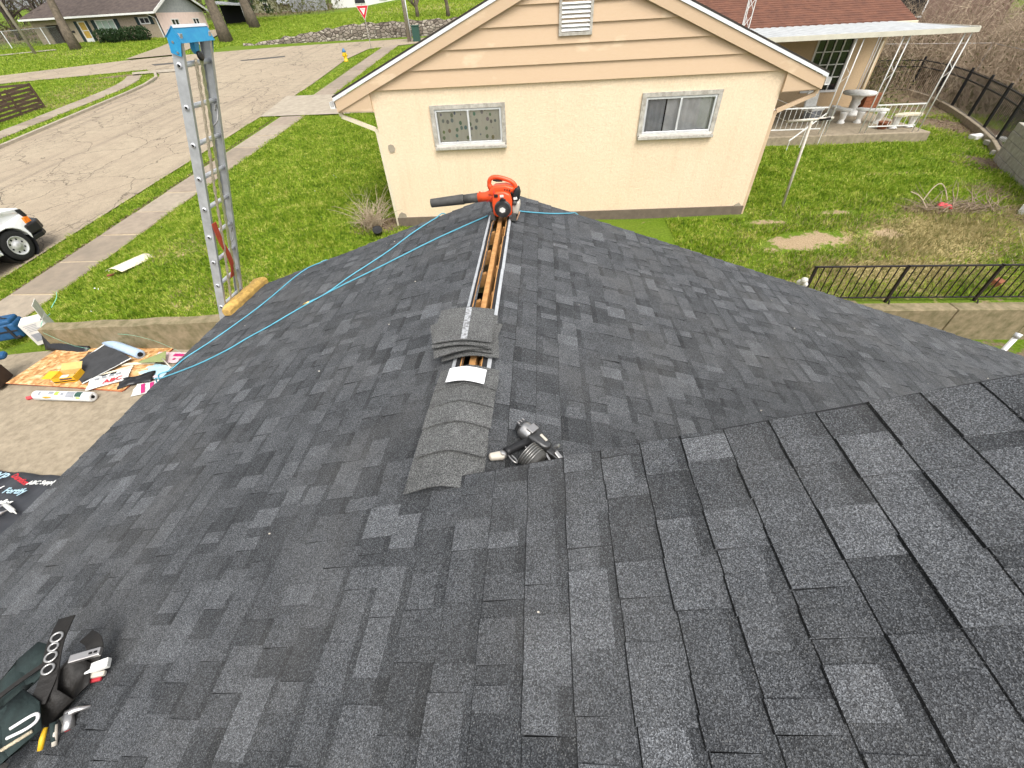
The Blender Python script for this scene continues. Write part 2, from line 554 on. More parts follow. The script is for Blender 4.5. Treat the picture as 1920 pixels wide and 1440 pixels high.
    def build(s, name, mat, parent=None, smooth=False, bevel=0, world=False, tone=False, solid=0, seg=2):
        me = bpy.data.meshes.new(name)
        vs = s.v
        if world and parent is not None:
            inv = chain(parent).inverted()
            vs = [tuple(inv @ Vector(v)) for v in vs]
        me.from_pydata(vs, [], s.f)
        for mm in (mat if isinstance(mat, (list, tuple)) else [mat]):
            me.materials.append(M(mm))
        if isinstance(mat, (list, tuple)):
            me.polygons.foreach_set('material_index', s.mi)
        if tone:
            a = me.attributes.new('tone', 'FLOAT', 'FACE')
            a.data.foreach_set('value', s.tone)
        if smooth:
            me.polygons.foreach_set('use_smooth', [True] * len(me.polygons))
        me.update()
        o = bpy.data.objects.new(name, me)
        COL.objects.link(o)
        if parent is not None:
            o.parent = parent
        if solid:
            md = o.modifiers.new('thick', 'SOLIDIFY')
            md.thickness = solid
            md.offset = 0
        if bevel:
            md = o.modifiers.new('bevel', 'BEVEL')
            md.width = bevel
            md.segments = seg
            md.limit_method = 'ANGLE'
            md.angle_limit = R(35)
            if smooth:
                md.harden_normals = False
        return o

def tag(o, label, cat=None, group=None, kind=None):
    if label:
        o['label'] = label
    if cat:
        o['category'] = cat
    if group:
        o['group'] = group
    if kind:
        o['kind'] = kind
    return o

def thing(name, label, cat, loc=(0, 0, 0), rz=0, group=None, rot=None):
    o = bpy.data.objects.new(name, None)
    o.empty_display_size = .2
    COL.objects.link(o)
    o.matrix_basis = Matrix.Translation(loc) @ (Euler(rot).to_matrix().to_4x4() if rot else Matrix.Rotation(rz, 4, 'Z'))
    return tag(o, label, cat, group)

def structure(o):
    o['kind'] = 'structure'
    return o

def copy_tree(o, parent=None):
    c = o.copy()
    COL.objects.link(c)
    if parent is not None:
        c.parent = parent
    for ch in [x for x in bpy.data.objects if x.parent == o]:
        copy_tree(ch, c)
    return c

def text(body, name, mat, parent, size, X, depth=.001, shear=0, bold=0):
    cu = bpy.data.curves.new(name, 'FONT')
    cu.body = body
    cu.size = size
    cu.extrude = depth
    cu.shear = shear
    cu.offset = bold
    cu.align_x = 'CENTER'
    cu.align_y = 'CENTER'
    cu.resolution_u = 2
    tmp = bpy.data.objects.new(name, cu)
    me = bpy.data.meshes.new_from_object(tmp)
    bpy.data.objects.remove(tmp)
    me.materials.clear()
    me.materials.append(M(mat))
    o = bpy.data.objects.new(name, me)
    COL.objects.link(o)
    o.parent = parent
    o.matrix_basis = X
    return o

def loc_rot(x, y, z, rx=0, ry=0, rz=0):
    return Matrix.Translation((x, y, z)) @ Euler((rx, ry, rz)).to_matrix().to_4x4()

def smooth_path(pts, n=6):
    """Catmull-Rom through the points"""
    P = [Vector(p) for p in pts]
    P = [P[0] * 2 - P[1]] + P + [P[-1] * 2 - P[-2]]
    out = []
    for i in range(1, len(P) - 2):
        a, b, c_, d = P[i - 1:i + 3]
        for k in range(n):
            u = k / n
            out.append(.5 * ((2 * b) + (c_ - a) * u + (2 * a - 5 * b + 4 * c_ - d) * u * u + (3 * b - a - 3 * c_ + d) * u ** 3))
    out.append(P[-2])
    return out

# ================================================================== THE SETTING
def sstep(a, b, x):
    u = np.clip((np.asarray(x, float) - a) / (b - a), 0, 1)
    return u * u * (3 - 2 * u)

def street_z(y):
    y = np.asarray(y, float)
    return -5.4 + .08 * np.minimum(y, 60) + .07 * np.maximum(0, y - 60)

def wall_h(x):
    return np.clip((np.asarray(x, float) + 28) / 11, 0.08, 1) * 1.05

def ground_z(x, y):
    x, y = np.asarray(x, float), np.asarray(y, float)
    zs = street_z(y)
    yl = np.maximum(-4.21 + .0775 * np.clip(y - 6, 0, 4), zs)                     # front lawn
    yr = -4.36 + .46 * sstep(7, 10, y) + .05 * np.maximum(0, y - 26)               # back yard
    yr = yr + .10 * np.maximum(0, x - 19) * sstep(12, 18, y)
    yard = yl + (yr - yl) * sstep(-2, 4, x)
    z = zs + (yard - zs) * sstep(-12.2, -8.3, x)
    # driveway pad and the low ground round our house
    pad = zs + (-4.66 - zs) * sstep(-12.5, -9.0, x)
    pad = pad + (-5.05 + 4.66) * sstep(2, 4, x)
    lim = np.where(x < 2, 6.02, 6.95)
    z = np.where(y < lim, np.where(x > -12.5, pad, zs), z)
    # bank above the stone wall
    z = z + np.where((y > 48.45) & (x > -28) & (x < 8), wall_h(x), 0) * 1.0
    return z

def gz(x, y):
    return float(ground_z(x, y))

def street_left(y):
    return np.interp(y, [-30, 10, 19, 27, 31, 34, 36.5, 38.4], [-25.4, -25.4, -25.0, -25.9, -26.3, -27.0, -28.4, -31.0])

# colour masks: R straw, G sand, B dirt / litter
def ell(x, y, cx, cy, rx, ry, a=0):
    c_, s_ = math.cos(a), math.sin(a)
    u, v = (x - cx) * c_ + (y - cy) * s_, -(x - cx) * s_ + (y - cy) * c_
    return np.clip(1.35 - np.sqrt((u / rx) ** 2 + (v / ry) ** 2), 0, 1)

def masks(x, y):
    x, y = np.asarray(x, float), np.asarray(y, float)
    straw = np.maximum.reduce([.40 * ell(x, y, 8.5, 8.6, 4.2, 2.0), .5 * ell(x, y, -14, 60, 14, 8), .42 * ell(x, y, -45, 50, 12, 4), .42 * ell(x, y, -31, 32, 3, 5), ell(x, y, 8.6, 9.1, 2.3, 1.1, .25), ell(x, y, 7.2, 8.0, 2.2, .5), .55 * ell(x, y, 6.6, 7.6, 3, .7),
                               .45 * ell(x, y, -6.4, 7.2, 1.4, .9), .5 * ell(x, y, -8.8, 9.2, 1.2, 1.0), .5 * ell(x, y, 9.8, 13.0, .9, .35), .5 * ell(x, y, -30, 28, 3, 1.0)])
    sand = np.maximum.reduce([ell(x, y, 5.75, 8.95, .9, .30, .15), ell(x, y, 5.2, 9.75, .55, .15, .1) * .8, .66 * ell(x, y, 7.0, 10.2, .6, .2), .7 * ell(x, y, 7.6, 9.2, .5, .22)])
    dirt = np.maximum.reduce([ell(x, y, 9.4, 10.3, 1.0, .35, .1), .8 * ell(x, y, 10.9, 9.4, .6, 1.2), ell(x, y, -4.0, 10.15, .75, .55), ell(x, y, 15.4, 17.2, 1.2, 4.2, .28),
                              ell(x, y, 13.2, 13.0, .5, 2.2, .25), ell(x, y, -31.5, 36.4, 2.4, .5, .2), ell(x, y, 26, 28, 14, 24), ell(x, y, -72, 76, 22, 19), ell(x, y, -42, 88, 14, 11), ell(x, y, 8, 5.4, 4, 1.3), .7 * ell(x, y, 11.3, 11.4, .6, 1.2)])
    g = np.where((x > -12.0) & (x < -11.6) & (y < 45), .0, 0)
    dirt = np.maximum(dirt, .62 * np.exp(-((x + 13.28) / .07) ** 2) * (y < 23))
    return straw, sand + g, dirt

xs = np.unique(np.concatenate([np.linspace(-150, -60, 26), np.linspace(-60, -30, 41), np.linspace(-30, -12.6, 60), np.linspace(-12.6, 14, 150), np.linspace(14, 30, 45), np.linspace(30, 110, 24)]))
ys = np.unique(np.concatenate([np.linspace(-40, -2, 20), np.linspace(-2, 14, 110), [6.0, 6.04, 6.93, 6.97], np.linspace(14, 30, 70), np.linspace(30, 52, 90), [48.4, 48.5], np.linspace(52, 80, 40), np.linspace(80, 170, 30)]))
GX, GY = np.meshgrid(xs, ys)
GZ = ground_z(GX, GY)
GZ = GZ + .02 * np.sin(GX * 1.7 + np.sin(GY * .9)) * np.sin(GY * 1.3) * ((GX > -11.5) & (GY > 6.5))
nx_, ny_ = len(xs), len(ys)
co = np.stack([GX, GY, GZ], -1).reshape(-1, 3)
ii = (np.arange(ny_ - 1)[:, None] * nx_ + np.arange(nx_ - 1)[None]).reshape(-1)
fc = np.stack([ii, ii + 1, ii + 1 + nx_, ii + nx_], -1)
me = bpy.data.meshes.new('ground')
me.from_pydata(co.tolist(), [], fc.tolist())
m1, m2, m3 = masks(co[:, 0], co[:, 1])
ca = me.color_attributes.new('mask', 'FLOAT_COLOR', 'POINT')
ca.data.foreach_set('color', np.stack([m1, m2, m3, np.ones(len(co))], -1).astype(np.float32).ravel())
me.polygons.foreach_set('use_smooth', [True] * len(me.polygons))
me.materials.append(M('ground'))
ground = bpy.data.objects.new('ground', me)
COL.objects.link(ground)
structure(ground)

def sheet(name, left, right, mat, lift, nu=40, nv=10):
    """road surface draped between two edge polylines (lists of xy)"""
    def samp(pl, u):
        pl = np.array(pl, float)
        d = np.r_[0, np.cumsum(np.hypot(*np.diff(pl, axis=0).T))]
        return np.stack([np.interp(u * d[-1], d, pl[:, 0]), np.interp(u * d[-1], d, pl[:, 1])], -1)
    u = np.linspace(0, 1, nu)
    a, b = samp(left, u), samp(right, u)
    rows = []
    for i in range(nu):
        v = np.linspace(0, 1, nv)[:, None]
        p_ = a[i] * (1 - v) + b[i] * v
        z = ground_z(p_[:, 0], p_[:, 1]) + lift
        rows.append([(p_[j, 0], p_[j, 1], z[j]) for j in range(nv)])
    return structure(MB().grid(rows).build(name, mat, smooth=True))

yy = list(np.linspace(-30, 38.4, 60))
sheet('street', [(float(street_left(y)), y) for y in yy], [(-14.2 + (.5 * max(0, y - 30) / 8 if y > 30 else 0) * -1, y) for y in yy], 'asphalt', .03, 120, 30)
sheet('cross_street', [(-90, 30), (-60, 35.0), (-44.4, 38.9), (-36.5, 43.2), (-30, 45.0), (-24.4, 46.0), (-18, 46.6), (-10, 46.9), (20, 47.2)],
      [(-90, 26), (-60, 31.5), (-43, 35.0), (-36, 36.9), (-31.0, 38.3), (-14.7, 38.4), (-14.2, 42.6), (-9, 44.6), (20, 45.0)], 'asphalt', .036, 120, 26)
sheet('road_patch', [(-24.2, 40.3), (-22.2, 40.9), (-20.8, 41.3)], [(-23.8, 39.9), (-21.9, 40.3), (-20.6, 40.7)], 'asphalt_patch', .044, 8, 4)
sheet('road_patch', [(-32.0, 40.6), (-28.8, 41.2)], [(-31.2, 39.9), (-28.6, 40.6)], 'asphalt_patch', .044, 8, 4)
sheet('road_patch', [(-20.2, 13.9), (-19.6, 14.4)], [(-19.9, 13.6), (-19.3, 14.1)], 'asphalt_patch', .038, 4, 4)
sheet('far_driveway', [(-36.5, 43.6), (-37.6, 50), (-41, 62)], [(-32.5, 44.7), (-33.4, 50), (-37, 62)], 'concrete', .09, 60, 12)
sheet('far_path', [(-62, 49.2), (-56, 50.9), (-51.6, 53.0)], [(-62, 48.4), (-56, 50.1), (-50.6, 52.2)], 'concrete_light', .07, 30, 4)

# our driveway and the neighbour's drive
sheet('driveway', [(-3.0, -4), (-3.0, 5.93)], [(-14.15, -4), (-14.15, 5.93)], 'concrete', .04, 30, 24)
sheet('neighbour_driveway', [(-14.2, 23.5), (-5.2, 23.3)], [(-14.6, 27.6), (-5.2, 27.2)], 'concrete_light', .045, 20, 10)
sheet('neighbour_driveway', [(-5.2, 27.2), (-5.2, 23.3)], [(-3.6, 27.2), (-3.6, 23.3)], 'concrete_light', .05, 8, 6)
sheet('sidewalk_ramp', [(-31.2, 37.3), (-27.9, 38.0)], [(-30.6, 36.4), (-27.2, 36.8)], 'concrete_light', .07, 8, 5)

# pavements of single slabs with open joints
def slab_walk(name, y0, y1, x_of, width, pitch, mats, tilt=.007, gap=.07):
    base = MB()
    n = max(1, round((y1 - y0) / pitch))
    pitch = (y1 - y0) / n
    first = x_of(y0)
    root = None
    rows = []
    for i in range(n + 1):
        y = y0 + i * pitch
        rows.append([(x_of(y) - .02, y, gz(x_of(y), y) + .026), (x_of(y) + width + .02, y, gz(x_of(y) + width, y) + .026)])
    root = structure(base.grid(rows).build(name, 'joint_sand'))
    for i in range(n):
        ya, yb = y0 + i * pitch + gap / 2, y0 + (i + 1) * pitch - gap / 2
        b = MB()
        k = rng.uniform(-tilt, tilt)
        lift = .035 + rng.uniform(0, .012)
        cs = []
        for (xx, y, sx) in ((x_of(ya), ya, -1), (x_of(ya) + width, ya, 1), (x_of(yb) + width, yb, 1), (x_of(yb), yb, -1)):
            cs.append(Vector((xx, y, gz(xx, y) + lift + k * sx + rng.uniform(-.004, .004))))
        b.prism([c_ - Vector((0, 0, .06)) for c_ in cs], (0, 0, .06))
        b.build('slab', rng.choice(mats), root, bevel=.008, seg=1)
    return root
slab_walk('sidewalk', -6, 5.2, lambda y: -13.2, 1.24, 1.55, ['slab_a', 'slab_b', 'slab_c'])
slab_walk('sidewalk', 5.2, 23.4, lambda y: -13.2 + .012 * (y - 10), 1.24, 1.52, ['slab_a', 'slab_b', 'slab_c'])
slab_walk('sidewalk', 27.5, 43.8, lambda y: -13.05 - .01 * (y - 30), 1.2, 1.62, ['slab_a', 'slab_b'])
slab_walk('sidewalk', 16.0, 36.2, lambda y: float(street_left(y)) - 2.6, 1.15, 1.55, ['slab_a', 'slab_b', 'slab_c'])

# kerb along the far side of the street
kr = structure(MB().box(-.01, .01, -.01, .01, -.01, .01, Matrix.Translation((-25.2, 8, gz(-25.2, 8)))).build('kerb', 'concrete_light'))
y = 6.0
while y < 36.8:
    yb = min(y + 2.4, 37)
    xa, xb = float(street_left(y)), float(street_left(yb))
    MB().bar((xa - .08, y + .008, gz(xa, y) + .04), (xb - .08, yb - .008, gz(xb, yb) + .04), .17, .22).build('kerb_stone', 'concrete_light', kr, bevel=.012, seg=1)
    y = yb

# driveway retaining wall
rw = thing('retaining_wall', 'low mossy concrete retaining wall between driveway and front lawn', 'wall', (-7.2, 6.02, -4.66))
b = MB()
rows = []
px = np.linspace(-9.7, -3.4, 26)
poly_t = [(x, -4.13 + .045 * (x + 8.85) + .012 * math.sin(x * 5)) for x in px]
for k in range(len(px) - 1):
    x0, x1 = px[k], px[k + 1]
    j0, j1 = .012 * math.sin(k * 2.1), .012 * math.sin((k + 1) * 2.1)
    z0, z1 = poly_t[k][1], poly_t[k + 1][1]
    b.add([(x0, 5.90 + j0, -5), (x1, 5.90 + j1, -5), (x1, 5.93 + j1, z1), (x0, 5.93 + j0, z0), (x0, 6.16, z0 + .015), (x1, 6.16, z1 + .015), (x0, 6.16, -5), (x1, 6.16, -5)],
          [(0, 1, 2, 3), (3, 2, 5, 4), (4, 5, 7, 6)])
b.build('wall', 'concrete_wall', rw, world=True)
b = MB()
b.prism([(-9.7, 5.9, -5), (-9.7, 6.16, -5), (-9.7, 6.16, -4.2), (-9.7, 5.93, -4.2)], (.02, 0, 0))
b.build('end_face', 'concrete_wall', rw, world=True)

# back-yard retaining wall under the iron fence
bw = thing('concrete_wall', 'cracked concrete retaining wall below the rusty iron fence', 'wall', (7.5, 6.9, -5.05))
x = 3.2
while x < 12:
    x1 = min(x + rng.uniform(1.1, 1.7), 12.2)
    MB().box(x + .006, x1 - .006, 6.72 + rng.uniform(-.01, .01), 7.05, -5.3, -4.36 + rng.uniform(-.01, .01)).build('wall_section', 'concrete_wall', bw, world=True, bevel=.012, seg=1)
    x = x1

# stone wall across the cross street
sw = thing('stone_wall', 'long grey rubble stone retaining wall across the cross street', 'wall', (-10, 48.4, gz(-10, 48.3)))
b = MB()
px = np.linspace(-28, 8, 70)
rows = [[], [], [], []]
for x in px:
    g = gz(x, 48.2)
    h = float(wall_h(x)) + .06 * math.sin(x * 3.1) + .05 * math.sin(x * 7.3)
    j = .05 * math.sin(x * 4.3)
    rows[0].append((x, 48.15 + j, g - .3))
    rows[1].append((x, 48.22 + j, g + h * .6))
    rows[2].append((x, 48.30 + j, g + h + .05))
    rows[3].append((x, 48.75, g + h + .03))
b.grid(rows)
b.build('stones', 'stone_wall', sw, world=True)

# ------------------------------------------------------------------ grass blades
def not_lawn(x, y):
    x = x + .05 * np.sin(y * 3.1) * np.sin(y * 7.7 + 1) + .03 * np.sin(y * 17)
    bad = (x > street_left(np.clip(y, -30, 38.4)) - .02) & (x < -14.16) & (y < 38.5)
    bad |= (x > -13.24) & (x < -11.93) & (y < 44) & ((y < 23.5) | (y > 27.4))
    bad |= (x > -14.6) & (x < -3.6) & (y > 23.35) & (y < 27.5)
    bad |= (x > -14.3) & (x < 4.5) & (y < 6.18)
    bad |= (x >= 2) & (y < 7.1)
    bad |= (x > -3.62) & (x < 4.95) & (y > 9.95) & (y < 23.2)
    bad |= (x > 4.5) & (x < 13.1) & (y > 16.2) & (y < 27.5)
    bad |= (x > -14.16) & (y > 42.8) & (y < 48.7)
    cl = np.interp(x, [-90, -60, -43, -36, -31, -14.7, -14.2], [26, 31.5, 35, 36.9, 38.3, 38.4, 42.6])
    ch = np.interp(x, [-90, -60, -44.4, -36.5, -30, -24.4, -14], [30, 35, 38.9, 43.2, 45, 46, 48.7])
    bad |= (y > cl) & (y < ch) & (x < -14.1)
    sl = street_left(np.clip(y, -30, 38.4))
    bad |= (x > sl - 2.65) & (x < sl - 1.4) & (y > 16) & (y < 36.3)
    bad |= (x > sl - .2) & (x < sl) & (y < 37.5)
    bad |= (np.abs(x + 34.5 + .16 * (y - 43.6)) < 2.2) & (y > 43) & (y < 62)
    return bad

def blades(name, label, regions, mat, want, seed):
    g = np.random.default_rng(seed)
    V, n0 = [], 0
    for (x0, x1, y0, y1, dens, h0, h1, wd) in regions:
        n = int((x1 - x0) * (y1 - y0) * dens)
        x, y = g.uniform(x0, x1, n), g.uniform(y0, y1, n)
        a, s_, d = masks(x, y)
        keep = ~not_lawn(x, y)
        lush = 1 - np.clip(a * 1.1 + s_ * 1.9 + d * 1.3, 0, 1)
        pr = lush if want == 'green' else np.clip(a * 1.25 + .3 * d - s_ * 1.3, 0, 1)
        keep &= g.uniform(0, 1, n) < pr
        x, y = x[keep], y[keep]
        n = len(x)
        z = ground_z(x, y) + .02 * np.sin(x * 1.7 + np.sin(y * .9)) * np.sin(y * 1.3) * ((x > -11.5) & (y > 6.5)) - .006
        clump = .6 + .8 * (np.sin(x * 2.3 + 1.7 * np.sin(y * 1.1)) * np.sin(y * 2.9 + x * .6) * .5 + .5)
        h = (h0 + (h1 - h0) * g.uniform(0, 1, n) ** 2) * clump
        th = g.uniform(0, 2 * np.pi, n)
        wv = wd * g.uniform(.6, 1.3, n)
        ln = g.uniform(.2, 1.0, n) * h
        ph = g.uniform(0, 2 * np.pi, n)
        ax, ay = np.cos(th) * wv / 2, np.sin(th) * wv / 2
        V.append(np.stack([np.stack([x - ax, y - ay, z], -1), np.stack([x + ax, y + ay, z], -1), np.stack([x + ln * np.cos(ph), y + ln * np.sin(ph), z + h], -1)], 1))
    V = np.concatenate(V).reshape(-1, 3)
    nt = len(V) // 3
    me = bpy.data.meshes.new(name)
    me.vertices.add(len(V))
    me.vertices.foreach_set('co', V.astype(np.float32).ravel())
    me.loops.add(nt * 3)
    me.loops.foreach_set('vertex_index', np.arange(nt * 3, dtype=np.int32))
    me.polygons.add(nt)
    me.polygons.foreach_set('loop_start', np.arange(0, nt * 3, 3, dtype=np.int32))
    me.polygons.foreach_set('loop_total', np.full(nt, 3, dtype=np.int32))
    me.update()
    me.materials.append(M(mat))
    o = bpy.data.objects.new(name, me)
    COL.objects.link(o)
    return tag(o, label, 'grass', kind='stuff')
blades('grass', 'green mown lawn grass around the houses and along the street', [
    (-14.2, -3.3, 6.1, 13, 2000, .04, .12, .026), (-14.2, -3.3, 13, 23.5, 1000, .04, .12, .036), (3, 16, 7.0, 12, 2000, .04, .13, .026), (4.5, 18, 12, 20, 1200, .04, .13, .032),
    (-14.2, -3, 27, 46, 260, .05, .12, .05), (-40, -25, 14, 42, 170, .06, .13, .06), (-66, -30, 38, 60, 60, .08, .18, .10), (-45, 8, 48.6, 75, 60, .08, .2, .11)], 'grass', 'green', 3)
blades('dry_grass', 'straw-coloured dead grass in the bare patches of the yard', [
    (3, 13, 7.0, 12, 1500, .04, .15, .02), (13, 17, 12, 20, 300, .03, .08, .02), (-12, -3, 6.1, 11, 700, .04, .10, .02), (-34, -26, 25, 38, 120, .05, .1, .05)], 'grass_dry', 'dry', 5)

# leaf litter and gravel along the fence
def litter(name, label, mat, spots, seed, size):
    g = np.random.default_rng(seed)
    b = MB()
    for (cx, cy, rx, ry, a, n) in spots:
        for _ in range(n):
            t_, r_ = g.uniform(0, 2 * np.pi), math.sqrt(g.uniform(0, 1))
            u, v = r_ * rx * math.cos(t_), r_ * ry * math.sin(t_)
            x, y = cx + u * math.cos(a) - v * math.sin(a), cy + u * math.sin(a) + v * math.cos(a)
            z = gz(x, y) + .012
            s_ = size * g.uniform(.5, 1.5)
            X = loc_rot(x, y, z, g.uniform(-.7, .7), g.uniform(-.7, .7), g.uniform(0, 6.3))
            b.add([(-s_, -s_ * .4, 0), (0, -s_ * .55, .3 * s_), (s_, 0, 0), (0, s_ * .5, .25 * s_)], [(0, 1, 2, 3)], X)
    return tag(b.build(name, mat), label, 'leaves', kind='stuff')
litter('leaf_litter', 'brown fallen leaves along the black fence and block wall', 'litter_leaf', [(15.3, 17.4, .9, 4.4, -.28, 900), (12.9, 12.6, .5, 1.8, .5, 260), (10.9, 9.4, .8, 1.4, 0, 300), (9.3, 10.3, .9, .4, 0, 200), (-4.1, 10.0, .8, .5, 0, 160)], 8, .035)
litter('verge_litter', 'brown leaf crumbs along the street side of the pavement', 'litter_leaf', [(-13.30, 14.2, .07, 9.2, 0, 1500), (-13.26, 35, .08, 8, 0, 300)], 9, .028)
litter('lawn_crumbs', 'pale petals and paper crumbs scattered over the front lawn', 'paper_white', [(-8, 12, 3.6, 6, 0, 90), (-11, 8.6, 1.0, 2, 0, 14)], 10, .022)

# ================================================================== OUR HOUSE AND ITS ROOF
TP = math.tan(R(18.43))
CP, SP = math.cos(R(18.43)), math.sin(R(18.43))
XR = -.39                       # lower ridge
ZR = -1.33 + TP * XR
YG = 4.62                       # far gable
YN = .955                       # rake of the taller near part
XE = -3.82                      # left eave
XT = 2.7                        # tall ridge
ZT = -1.33 + TP * XT
XF = 7.3                        # right eave
YB = -6.0
def zl(x):
    return -1.33 + TP * x
def zr_(x):
    return ZR - TP * (x - XR)

house = thing('roofed_house', 'house with new charcoal shingle roof and open ridge slot in the foreground', 'house', (0, 1, -4.66))
# walls below the eaves
b = MB()
b.prism([(-3.45, YG - .22, -5.1), (6.9, YG - .22, -5.1), (6.9, YG - .22, zr_(6.9) - .12), (XR, YG - .22, ZR - .12), (-3.45, YG - .22, zl(-3.45) - .12)], (0, -.15, 0))
b.box(-3.45, -3.3, YB + .2, YG - .38, -5.1, zl(-3.45) - .12)
b.box(6.75, 6.9, YB + .2, YG - .38, -5.1, zr_(6.9) - .12)
b.prism([(XR, YN - .2, ZR - .05), (6.9, YN - .2, zr_(6.9) - .05), (6.9, YN - .2, ZT - TP * (6.9 - XT) - .1), (XT, YN - .2, ZT - .1)], (0, -.1, 0))
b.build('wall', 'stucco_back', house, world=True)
# deck boards: left plane, far right plane with the ridge slot cut out, tall plane
roof = MB()
TH = .02
def slab_l(x0, x1, y0, y1):
    roof.prism([(x0, y0, zl(x0)), (x1, y0, zl(x1)), (x1, y1, zl(x1)), (x0, y1, zl(x0))], (0, 0, -TH))
def slab_r(x0, x1, y0, y1, f):
    roof.prism([(x0, y0, f(x0)), (x1, y0, f(x1)), (x1, y1, f(x1)), (x0, y1, f(x0))], (0, 0, -TH))
SLOT = .064
YS0, YS1 = 1.35, 4.38
slab_l(XE, XR - SLOT, YB, YG)
slab_l(XR - SLOT, XR, YN, YS0)
slab_l(XR - SLOT, XR, YS1, YG)
slab_l(XR - SLOT, XT, YB, YN)
slab_r(XR + SLOT, XF, YN - .3, YG, zr_)
slab_r(XR, XR + SLOT, YN, YS0, zr_)
slab_r(XR, XR + SLOT, YS1, YG, zr_)
slab_r(XT, XF, YB, YN, lambda x: ZT - TP * (x - XT))
deck = roof.build('roof', 'felt_black', house, world=True)
# fascia and drip edges
b = MB()
b.bar((XE - .012, YB, zl(XE) - .075), (XE - .012, YG, zl(XE) - .075), .022, .13)
b.bar((XE, YG + .012, zl(XE) - .075), (XR, YG + .012, ZR - .075), .022, .13)
b.bar((XR, YG + .012, ZR - .075), (XF, YG + .012, zr_(XF) - .075), .022, .13)
b.bar((XR, YN - .02, ZR - .075), (XT, YN - .02, ZT - .075), .022, .12)
b.build('fascia', 'white_paint', house, world=True)
# attic seen through the slot
b = MB()
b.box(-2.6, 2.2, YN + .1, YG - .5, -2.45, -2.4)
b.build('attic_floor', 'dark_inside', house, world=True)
# ridge board and rafters
MB().box(XR - .020, XR + .018, YN + .1, YG - .3, ZR - .22, ZR - .030).build('ridge_beam', 'timber', deck, world=True, bevel=.004, seg=1)
for k, y in enumerate([1.72, 2.10, 2.50, 2.91, 3.30, 3.70, 4.10]):
    for sg in (-1, 1):
        yy_ = y + (.1 if sg > 0 else 0)
        f = zl if sg < 0 else zr_
        xa, xb = XR + sg * .021, XR + sg * .9
        MB().bar((xa, yy_, f(xa) - TH - .075), (xb, yy_, f(xb) - TH - .075), .038, .10).build('rafter', 'timber', deck, world=True)
# ragged sheathing lip and felt edges along the slot, and the pale adhesive strips
for sg in (-1, 1):
    f = zl if sg < 0 else zr_
    b, c_, s_ = MB(), MB(), MB()
    y = 1.66
    while y < 3.98:
        y1 = y + rng.uniform(.35, .7)
        y1 = min(y1, 4.0)
        j = rng.uniform(-.006, .006)
        xa, xb = XR + sg * (.060 + j), XR + sg * (.068 + j)
        b.add([(xa, y, f(xa) + .004), (xb, y, f(xb) + .006), (xb, y1, f(xb) + .006), (xa, y1, f(xa) + .004), (xa, y, f(xa) - .03), (xa, y1, f(xa) - .03)], [(0, 1, 2, 3), (0, 3, 5, 4)])
        xc = XR + sg * (.088 + rng.uniform(-.004, .004))
        c_.add([(xb, y + .003, f(xb) + .009), (xc, y + .003, f(xc) + .013), (xc, y1, f(xc) + .013), (xb, y1, f(xb) + .009)], [(0, 1, 2, 3)])
        j2 = rng.uniform(-.003, .003)
        xd, xe = XR + sg * (.090 + j2), XR + sg * (.111 + j2)
        q = MB().prism([(xd, y + .006, f(xd) + .014), (xe, y + .006, f(xe) + .013), (xe, y1, f(xe) + .013), (xd, y1, f(xd) + .014)], (0, 0, .006))
        q.build('adhesive_strip', 'sealant_white', deck, world=True)
        y = y1
    b.build('sheathing_lip', 'timber', deck, world=True)
    c_.build('felt_edge', 'felt_black', deck, world=True)

# ------------------------------------------------------------------ laminated shingles, tab by tab
EXP = .1432
_Mi = cam.matrix_world.inverted()
def to_px(p):
    q = _Mi @ Vector(p)
    if q.z > -.05:
        return None
    f_ = 759.19 / 1920 * 1024
    return 512 + f_ * q.x / -q.z, 384 - f_ * q.y / -q.z

